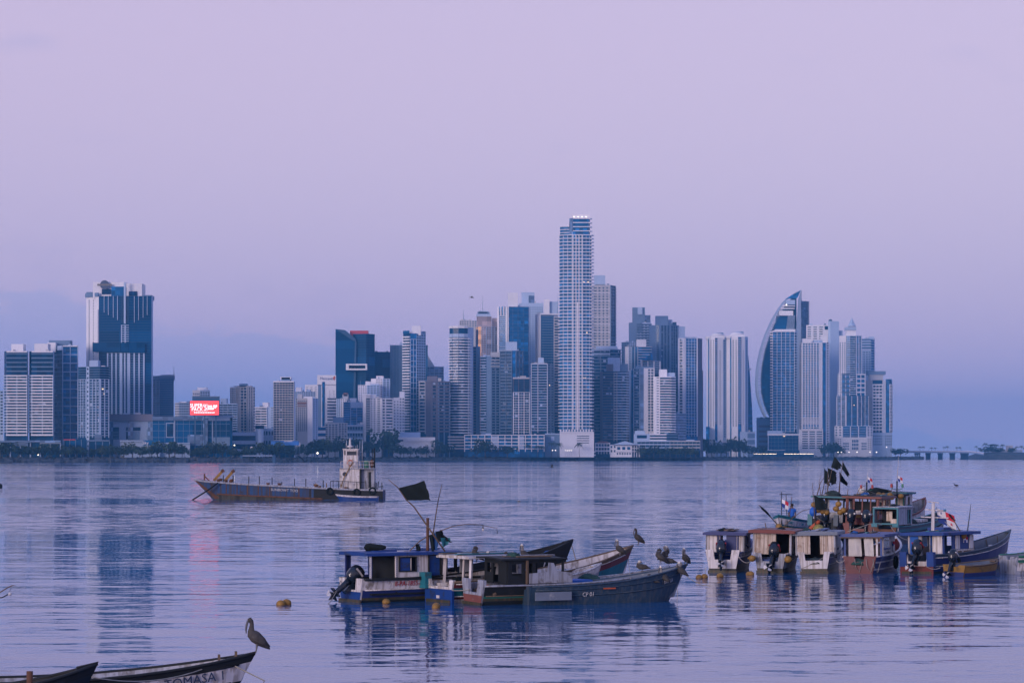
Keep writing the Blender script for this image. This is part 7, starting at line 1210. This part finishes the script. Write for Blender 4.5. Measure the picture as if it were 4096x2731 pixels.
# boat with the black flags
K10 = boat('fishing_boat', 'dark teal fishing boat full of gear below the black flags', (3290, 148), (3420, 157), 2.1, 1.0, 1.8, [(.3, 'tar'), (.7, 'teal'), (1, 'palegrey')], 'dark', 'teal', ('dark', 1.3, .7, .35), group=GR_)
for y_ in (.78, -.78): MB().box(-.1, .15, y_-.14, y_+.14, .9, 1.55).build('corner_post', B['teal'] if y_ > 0 else B['slate'], K10.o)
cabin(K10, 1.6, 4.6, .86, .95, 2.55, dict(p=('palegrey', [(.1, .9, .3, .9)]), s=('dark', [(.1, .5, .35, .85), (.55, .9, .35, .85)]), f=('palegrey', [(.1, .9, .4, .85)])), 'dark', (.3, .2, .2), .06, .03, 'teal')
motor(K10, -.15, 1.0, -.05, 4, 1.35)
of = thing('float', 'long orange foam float leaning at the stern of the dark teal boat', 'float', P(3232, 2122, 147.4)); MB().tube([(0, 0, 0), (.12, 0, .1), P(3274, 2086, 147.4)-of.location, P(3280, 2083, 147.4)-of.location], [.08, .12, .12, .07], 10).build('foam', ORG, of)
sk2 = thing('net_sack', 'mottled yellow-green net sack beside the black outboard', 'sack', P(3275, 2117, 147.2)); MB().ball((0, 0, 0), .36, 10, sz=.9).build('net', mat('net_yellow', (.22, .20, .06), .8, .6, 9), sk2)
for k, (pts, fl) in enumerate((([(3262, 2110), (3253, 1990), (3250, 1930)], [(3255, 1978), (3262, 2040), (3312, 2036), (3290, 1996)]), ([(3300, 2010), (3318, 1920), (3340, 1826)], [(3338, 1824), (3324, 1868), (3358, 1882), (3366, 1858)]), ([(3306, 2005), (3312, 1930), (3312, 1872)], [(3310, 1870), (3318, 1930), (3346, 1935), (3346, 1888)]), ([(3268, 1980), (3282, 1930), (3300, 1902)], [(3297, 1870), (3296, 1930), (3322, 1944), (3316, 1900)]), ([(3286, 1985), (3296, 1940), (3306, 1900)], [(3316, 1872), (3326, 1940), (3340, 1934), (3346, 1890)]), ([(3352, 2005), (3360, 1920), (3372, 1840)], [(3372, 1846), (3368, 1876), (3392, 1908), (3400, 1900)]), ([(3356, 2010), (3360, 1930), (3358, 1885)], [(3358, 1886), (3360, 1924), (3388, 1944), (3388, 1928)]))):
    lab = ('large drooping black flag on a near pole at the left of the flags', 'highest black flag of the cluster on the right raft', 'broad black flag in the middle of the cluster', 'left black flag hanging straight down in the cluster', 'narrow black flag hanging behind the broad one', 'rightmost upper black flag, pointed, on a thin staff', 'lower right pointed black flag on the thin staff')[k]
    t = pole('flag_pole', lab, [P(a, b_, 147.2 if k == 0 else 150+k*.35) for a, b_ in pts], [.03, .022, .012], B['wood'], 'flag', 'black flags of the right raft'); cloth(t, [P(a, b_, (147.2 if k == 0 else 150+k*.35)-.1*i)-t.location for i, (a, b_) in enumerate(fl)], BK, 9, 9, .12, 'black_flag', k+1, .12)
for (a, b_, lab) in ((3256, 2018, 'yellow buoy at the foot of the drooping black flag'), (3272, 2040, 'yellow buoy hung left in the gear of the dark teal boat'), (3290, 2044, 'small flat yellow buoy hung beside the left one'), (3306, 2048, 'yellow buoy hung behind the drooping flag'), (3344, 2034, 'large yellow buoy hung on a post of the dark teal boat'), (3354, 2015, 'topmost yellow buoy on the post of the dark teal boat'), (3361, 2048, 'yellow buoy hung low beside the red cabin'), (3374, 2040, 'pale yellow buoy hung next to the red cabin'), (3515, 1978, 'big yellow buoy on the long dark roof, left one'), (3534, 1980, 'small yellow buoy on the long dark roof'), (3560, 1979, 'yellow buoy on the long dark roof, centre right'), (3567, 1988, 'yellow buoy hanging over the roof edge'), (3604, 1984, 'flat orange-yellow buoy heap at the right of the long dark roof')): buoy(a, 147.6 if a < 3400 else 157, lab, 'yellow buoys in the gear', .19, py=b_)
bb_ = thing('buoy', 'dark blue buoy hung at the left of the dark teal boat', 'buoy', P(3252, 2046, 147.5)); MB().ball((0, 0, 0), .22, 10, sz=1.3).build('float', TARP, bb_)
# red boat with two outboards and the long dark roof
K11 = boat('fishing_boat', 'red-cabined fishing boat with two black outboards', (3432, 147), (3560, 155), 2.2, .95, 1.7, [(.3, 'tar'), (.7, 'red'), (1, 'red')], 'red', 'red', ('red', 1.05, .75, .4), group=GR_)
cabin(K11, .9, 4.2, .98, .95, 2.55, dict(a=('red', [(.06, .94, .38, .95)]), s=('red', [(.05, .3, .4, .92), (.36, .6, .4, .92), (.66, .95, .4, .92)]), p=('red', [(.05, .45, .4, .92), (.55, .95, .4, .92)])), 'dark', (.3, .5, .2), .07, .05, 'red')
for y_ in (-.94, -.5, 0, .5, .94): MB().box(.84, .92, y_-.035, y_+.035, .95, 2.55).build('post', B['red'], K11.o)
MB().box(.8, .86, .1, .36, 1.36, 1.52).build('yellow_plate', BUOY, K11.o); MB().box(2.2, 2.25, -.9, .9, .5, 2.3).build('bulkhead', B['dark'], K11.o)
for x_, y_, z_ in ((1.3, .4, 1.6), (1.5, -.3, 1.62), (1.4, -.6, 1.6)): MB().rings([[(x_+r_*cos(2*pi*j/8), y_+r_*sin(2*pi*j/8), z_+k) for j in range(8)] for k, r_ in ((-.3, .14), (.0, .15), (.1, .06))]).build('jerry_can', B['cream'], K11.o)
motor(K11, .42, .92, -.08, 4, 1.4); motor(K11, -.48, .92, -.08, 4, 1.4)
K13 = boat('fishing_boat', 'large white and teal fishing boat with red stem and white pilot cabin', (3470, 158), (3700, 166), 2.5, 1.1, 2.25, [(.3, 'tar'), (.5, 'teal'), (.58, 'red'), (.92, 'white'), (1, 'red')], 'palegrey', 'red', ('white', 1.2, .9, .4), group=GR_, rake=.6, full=.9)
cabin(K13, 1.0, 3.6, 1.02, 1.0, 2.5, dict(s=('dark', [(.05, .45, .3, .92), (.5, .95, .3, .92)]), p=('dark', [(.05, .45, .3, .92), (.5, .95, .3, .92)])), 'dark', (.4, .1, .2), .07, .05, 'dark')
for x_ in (1.1, 2.2, 3.3): MB().box(x_, x_+.08, -1.06, -.98, 1.0, 2.5).build('post', B['green'], K13.o)
cabin(K13, 3.7, 4.9, 1.0, 1.2, 2.6, dict(a=('cream', [(.35, .65, 0, .8)]), s=('white', [(.3, .7, .45, .85)]), p=('white', [(.3, .7, .45, .85)]), f=('white', [(.2, .8, .5, .85)])), 'slate', (.1, .25, .1), .08, .04, 'teal')
MB().box(4.0, 4.6, -1.05, -1.0, 1.82, 1.88).build('window_sill', B['teal'], K13.o); MB().box(5.3, 6.1, -1.06, -.92, 1.35, 1.42).build('window_sill', B['teal'], K13.o)
cr_ = thing('roof_gear', 'dark tarp bundle and white tank on the long dark roof', 'gear', onb(K13, 1.4, 0, 2.62)); MB().rings([[(x_, r_*1.6*cos(2*pi*j/9), .16+r_*sin(2*pi*j/9)) for j in range(9)] for x_, r_ in ((-.6, .04), (-.4, .2), (0, .24), (.5, .14), (.9, .05))]).build('tarp', BK, cr_); MB().ball((-.9, .3, .22), .26, 10).build('tank', PROP, cr_)
for (px_, yb_, yt_, d_, lab) in ((3467, 1985, 1870, 156, 'antenna mast with red and green lamps on the red boat roof'), (3588, 1980, 1815, 158, 'tall antenna mast with lamps on the pilot cabin')):
    t = thing('antenna_mast', lab, 'mast', P(px_, yb_, d_)); o_ = t.location; h = P(px_, yt_, d_).z-o_.z
    MB().tube([(0, 0, -.15), (0, 0, .9)], .045, 6).build('post', B['dark'], t); MB().tube([(0, 0, .9), (.12, 0, h)], [.025, .006], 5).build('whip', PROP, t)
    for x_, m in ((-.35, NAV), (.35, NAV if px_ < 3500 else NAVG)):
        MB().tube([(0, 0, .35), (x_, 0, .42), (x_, 0, .5)], .02, 5).build('arm', B['green'], t); MB().rings([[(x_+.07*cos(2*pi*j/8), .07*sin(2*pi*j/8), z_) for j in range(8)] for z_ in (.5, .72)], smooth=False).build('lamp', m, t)
    quarter_flag(t, (.06, 0, 1.25), (.8, 0, -.5), (0, 0, 1), .34, .34, False)
# teal-framed boat
K12 = boat('fishing_boat', 'fishing boat with a teal-framed stern cabin, rusty transom and long low bow', (3540, 142), (3782, 151.5), 1.7, 1.0, 1.75, [(.30, 'slate'), (.62, 'slate'), (.72, 'dark'), (.86, 'teal'), (1, 'slate')], 'slate', 'teal', ('rust', 1.15, .86, .28), group=GR_)
for y_ in (.62, -.62): MB().box(-.09, .03, y_-.18, y_+.18, .98, 1.18).build('teal_cap', B['teal'], K12.o)
cabin(K12, .15, 2.6, .72, 1.1, 2.05, dict(s=('palegrey', [(.66, .86, .1, .9)]), p=('palegrey', [(.2, .7, .3, .8)]), f=('palegrey', [(.2, .8, .4, .85)])), 'palegrey', (.1, .15, .06), .06, .03)
g = MB()
for a, b_, c, d_ in ((-.76, -.66, 1.12, 2.1), (.66, .76, 1.12, 2.1), (-.66, .66, 2.0, 2.1), (-.66, .66, 1.12, 1.2)): g.box(.05, .14, a, b_, c, d_)
g.build('teal_frame', B['teal'], K12.o); MB().box(1.4, 1.45, -.7, .7, 1.0, 2.0).build('bulkhead', B['dark'], K12.o); MB().box(.9, .95, -.1, .25, 1.3, 1.85).build('hanging_sheet', B['cream'], K12.o)
for x_ in (1.75, 2.1): MB().box(x_, x_+.12, -.765, -.72, 1.15, 1.95).build('teal_board', B['teal'], K12.o)
MB().box(3.0, 6.0, -.5, .5, 1.0, 1.08).build('foredeck', B['palegrey'], K12.o); MB().box(5.0, 6.4, -.35, .3, 1.15, 1.3).build('white_sheet', B['white'], K12.o)
rope([onb(K11, -.05, -.9, 1.0), onb(K12, -.1, .6, 1.05)], 'tangled mooring line between the red and the teal-framed boats', .02, .25)
rope([P(3390, 2125, 146), P(3480, 2094, 146), P(3540, 2090, 145)], 'long line crossing in front of the two black outboards', .016)
# birds in the air and on the water
flyer(P(1888, 1190, 420), 190, 1.5, 'bird gliding in the sky above the curved condo tower', .3); flyer(P(2076, 2004, 270), 175, 1.0, 'bird flying low over the water behind the centre boats', -.25, PL); flyer(P(2208, 1868, 450), 200, 1.5, 'dark bird with raised wings low over the far water', .8)
flyer(P(4004, 1746, 900), 180, 1.2, 'tiny bird over the sea at the right edge', .3); flyer(P(1042, 1408, 900), 160, .9, 'tiny bird speck over the left part of the city', .3)
sb_ = thing('swimming_bird', 'small dark bird swimming far right of the masts', 'bird', V((X(3825, 420), 420, 0)), R(180)); MB().tube([(-.4, 0, .1), (-.2, 0, .12), (.1, 0, .14), (.3, 0, .2), (.34, 0, .42), (.44, 0, .46)], [.03, .12, .14, .08, .05, .03], 8).build('body', PB, sb_); MB().tube([(.44, 0, .46), (.62, 0, .4)], [.03, .01], 5).build('bill', BL, sb_)
ed = thing('mooring_post', 'dark rounded mooring float at the left edge', 'buoy', V((X(-2, 395), 395, 0))); MB().ball((0, 0, .25), .5, 10, sz=.9).build('float', BK, ed); MB().tube([(0, 0, .6), (0, 0, .8)], .06, 6).build('ring_post', BK, ed)
# ---------------------------------------------------------------- gear and rigging of the rafts
m_net = mat('net_dark', (.02, .035, .035), .95, .6, 9, grime=(.05, .08, .07), gscale=5, gamt=.6); m_net2 = mat('net_green', (.02, .06, .05), .95, .6, 9)
def heap(c, r, label, m=m_net, sz=.6, group='net heaps'):
    t = thing('net_heap', label, 'net', c, rnd.uniform(0, 6), group); rr = random.Random(int(c[0]*97)); g = MB(); n = 11
    g.rings([[(r*q*(1+rr.uniform(-.25, .25))*cos(2*pi*j/n), r*q*(1+rr.uniform(-.25, .25))*sin(2*pi*j/n), r*sz*z_+rr.uniform(-.04, .04)) for j in range(n)] for q, z_ in ((1.1, 0), (1., .35), (.75, .75), (.4, 1), (.05, 1.1))]); g.build('netting', m, t)
for k, x_, y_, z_, r_, lab in ((K10, .9, .2, .5, .55, 'dark net heap in the stern of the dark teal boat'), (K11, .5, .1, .55, .4, 'dark net heap behind the two black outboards'), (K12, 4.2, 0, 1.08, .5, 'net heap on the foredeck of the teal-framed boat'), (S3, .3, 0, .4, .4, 'net heap in the stern of the cream cabin boat'), (S4, .25, .1, .35, .4, 'net heap behind the maroon stern'), (S5, 4.9, .1, .58, .42, 'net heap on the long grey bow'), (Bt, .35, -.1, .3, .4, 'net heap behind the worn blue transom'), (C_, 4.6, .1, .66, .4, 'net heap on the foredeck of the dark-cabined boat'), (D, 3.2, .1, .14, .4, 'net heap amidships in the slate skiff'), (K13, 1.9, .2, 2.64, .4, 'net heap on the long dark roof'), (K10, 2.6, 0, 2.64, .45, 'net heap on the teal roof')): heap(onb(k, x_, y_, z_), r_, lab, rnd.choice([m_net, m_net2]))
LB = ('thin fishing rod leaning left over the dark teal boat', 'thin fishing rod rising straight from the dark teal boat', 'bent fishing rod over the red cabin roof', 'short rod at the left corner of the red cabin', 'thin rod rising behind the long dark roof', 'slanted rod at the right of the long dark roof', 'crossed rod lying on the yellow buoys of the long roof', 'thin rod at the teal-framed cabin', 'slanted boathook on the blue-posted cabin roof', 'bare stick rising from the red-brown roof')
for lab, pts, d_ in zip(LB, ([(3290, 2030), (3276, 1930), (3284, 1900)], [(3302, 2030), (3300, 1985), (3306, 1930)], [(3420, 1990), (3440, 1950), (3470, 1938)], [(3388, 2000), (3392, 1955)], [(3560, 1980), (3572, 1945), (3568, 1930)], [(3618, 1988), (3575, 1968), (3552, 1962)], [(3590, 1990), (3560, 1972)], [(3560, 2050), (3556, 1998)], [(3420, 2150), (3520, 2132)], [(3070, 2135), (3060, 2090)]), (150.6, 150.8, 149, 148.5, 158, 158.2, 158.1, 143, 107.4, 109)):
    pole('fishing_rod', lab, [P(a, b_, d_) for a, b_ in pts], [.024, .018, .012][:len(pts)], B['wood'], 'rod')
for a, b_, lab, sg in (((3330, 1995, 150), (3395, 1985, 149), 'rigging line from the black flags to the red cabin roof', .1), ((3312, 1960, 150), (3470, 1962, 156), 'long sagging line between the flags and the antenna mast', .5), ((3470, 1960, 156), (3588, 1955, 158), 'line strung between the two antenna masts', .3), ((3262, 2060, 150), (3340, 2075, 149), 'slack line among the hung buoys', .3), ((3560, 2100, 142), (3640, 2160, 109), 'line from the teal-framed boat to the blue roof', .2), ((3588, 1955, 158), (3690, 2000, 165), 'stay from the tall antenna mast to the red stem', .1), ((3737, 2040, 108.6), (3850, 2150, 108.3), 'stay from the white cross mast to the aerial foot', .05), ((3700, 2260, 106.4), (3760, 2270, 104.2), 'short line from the red transom to the yellow rowing boat', .1), ((3345, 2240, 106.7), (3378, 2238, 106.5), 'short line between the cream and the blue-posted boats', .12), ((2610, 2292, 88), (2690, 2265, 88.5), 'line lying along the small inner bow', .03)):
    rope([P(*a), P(*b_)], lab, .014, sg)
for k, x_, y_, z_, m in ((K11, 1.2, -.2, 1.5, 'blue'), (K11, 1.25, .25, 1.5, 'white'), (K10, 1.2, -.5, 1.05, 'blue'), (K12, .6, -.35, 1.15, 'cream'), (S2, .3, .2, .3, 'blue'), (Bt, .5, .45, .35, 'white'), (D, 1.2, .2, .14, 'blue'), (C_, .5, .2, .35, 'orange')):
    t = thing('crate', m+' plastic crate stowed in the '+{id(K11): 'red-cabined boat', id(K10): 'dark teal boat', id(K12): 'teal-framed cabin', id(S2): 'red-brown-roofed boat', id(Bt): 'boat with the worn blue transom', id(D): 'slate skiff', id(C_): 'boat with the split red transom'}[id(k)], 'crate', onb(k, x_, y_, z_), rnd.uniform(0, 3), 'crates in the boats')
    MB().box(-.24, .24, -.17, .17, 0, .05).build('base', B[m], t)
    for a, b_, c, d_ in ((-.24, .24, -.17, -.145), (-.24, .24, .145, .17), (-.24, -.215, -.145, .145), (.215, .24, -.145, .145)): MB().box(a, b_, c, d_, .05, .28).build('side', B[m], t)
def tyre(k, x_, y_, z_, lab):
    c = onb(k, x_, y_, z_); t = thing('tyre_fender', lab, 'tyre', c, k.o.rotation_euler.z); n = 14
    MB().rings([[((.22+.08*cos(2*pi*j/6))*cos(2*pi*i/n), -.06-.07*sin(2*pi*j/6), (.22+.08*cos(2*pi*j/6))*sin(2*pi*i/n)) for j in range(6)] for i in range(n+1)], caps=False).build('tyre', BK, t); MB().tube([(0, -.06, .2), (0, .05, .5)], .012, 5).build('lanyard', ROPE, t)
tyre(A, 3.6, -.98, .5, 'black tyre fender on the side of the blue and white cabin boat'); tyre(S4, 2.4, -.92, .4, 'black tyre fender on the blue-posted boat'); tyre(S5, 1.5, -.98, .42, 'black tyre fender beside the yellow rowing boat')

for q, w_ in ((A, .74), (Bt, .70), (C_, .62), (S5, .72), (S1, .62), (S2, .58), (S3, .6)):    # weed and slime at the waterline of the transoms
    MB().box(-.125, -.06, -w_, w_, -.1, .10).build('slime_band', B['slime'], q.o)
rp_ = random.Random(5)
for q, x0_, x1_, w_, z_, n_, nm_ in ((S1, .6, 3.2, .7, 1.78, 4, 'navy-trimmed leftmost'), (S2, .4, 3.1, .7, 1.81, 5, 'red-brown-roofed'), (S3, .5, 3.1, .7, 1.82, 4, 'grey-roofed cream'), (S4, .4, 2.9, .7, 1.70, 4, 'blue-posted'), (S5, .5, 3.2, .75, 1.77, 3, 'blue-roofed'), (K10, 1.5, 4.4, .8, 2.66, 4, 'dark teal'), (K11, .8, 4.2, .9, 2.69, 5, 'red-cabined'), (K12, .2, 2.4, .6, 2.16, 3, 'teal-framed'), (C_, .7, 2.6, .6, 1.6, 3, 'dark-cabined centre')):
    for i_ in range(n_):      # planks and battens left on the roofs
        a_ = rp_.uniform(x0_, x1_-1.2); y_ = rp_.uniform(-w_, w_-.2); MB().box(a_, a_+rp_.uniform(.9, 2.0), y_, y_+rp_.uniform(.08, .22), z_, z_+rp_.uniform(.02, .06)).build('loose_plank', B[rp_.choice(['wood', 'dark', 'palegrey', 'teal', 'blue', 'wood'])], q.o)
    a_ = rp_.uniform(x0_, x1_-.5); heap(onb(q, a_, rp_.uniform(-w_*.6, w_*.6), z_), rp_.uniform(.16, .28), 'small dark rag heap on the roof of the '+nm_+' boat', rp_.choice([BK, m_net, m_net2, CB]), .5, 'rag heaps on cabin roofs')

# plank seams, strakes and fittings on the cabins and hulls
for q, x_, hw_, z0, z1, gap in ((S1, .72, .78, .88, 1.62, (-.56, .30)), (S2, .52, .78, .82, 1.64, (-.80, -.18)), (S3, .57, .80, .84, 1.64, (-.22, .24))):
    for i_ in range(9):
        y_ = -hw_+.09+i_*(2*hw_-.18)/8
        if gap[0] < y_ < gap[1]: continue
        MB().box(x_-.008, x_, y_-.008, y_+.008, z0, z1).build('plank_seam', B['wood'], q.o)
for q, qs_, m in ((S1, (.8,), 'white'), (S2, (.62, .85), 'white'), (S3, (.5, .8), 'palegrey'), (S5, (.45, .85), 'white'), (K12, (.62,), 'palegrey'), (K13, (.58,), 'red'), (A, (.58,), 'white'), (Bt, (.4, .9), 'white'), (C_, (.56,), 'wood'), (T1, (.52, .86), 'dark'), (T2, (.6,), 'slate'), (S8, (.7,), 'green')):
    for z_ in qs_: MB().tube([q.pt(u, z_, -1, -.012) for u in (.01, .12, .25, .4, .55, .68, .8, .89, .95)], .02, 4).build('rub_strake', B[m], q.o)
for q, x_, hw_, z1 in ((S1, .75, .80, 1.62), (S2, .55, .80, 1.64), (S3, .6, .82, 1.64), (A, .25, .86, 1.6), (K12, .15, .72, 2.0)):
    for sd in (-1, 1): MB().box(x_-.035, x_+.03, sd*hw_-.035, sd*hw_+.035, .75, z1).build('corner_post', B['palegrey'], q.o)
# give look-alikes that stand in a row a label of their own
ORD = 'first second third fourth fifth sixth seventh eighth ninth tenth eleventh twelfth thirteenth fourteenth fifteenth sixteenth'.split()
same = {}
for o in sc.objects:
    if o.parent is None and o.get('label'): same.setdefault(o['label'], []).append(o)
for lab, os_ in same.items():
    os_.sort(key=lambda o: o.location.x/max(o.location.y, 1))
    if 1 < len(os_) <= 16:
        for i_, o in enumerate(os_): o['label'] = lab+', '+(ORD[i_]+' from the left' if i_ < len(os_)-1 else 'the rightmost')
    elif len(os_) > 16:
        for o in os_:
            p_ = CX+F*o.location.x/o.location.y
            for lim, wh_ in ((115, 'below the left banded twin tower'), (217, 'below the right banded twin tower'), (315, 'below the blue gridded glass tower'), (435, 'below the narrow dark-topped tower'), (612, 'below the dark hotel tower'), (760, 'left of the red billboard'), (880, 'below the red billboard'), (1025, 'below the beige apartment tower'), (1095, 'left of the dark slab tower'), (1185, 'below the dark slab tower'), (9999, 'right of the dark slab tower')):
                if p_ < lim: o['label'] = 'dark leafy tree of the left shore belt '+wh_; break
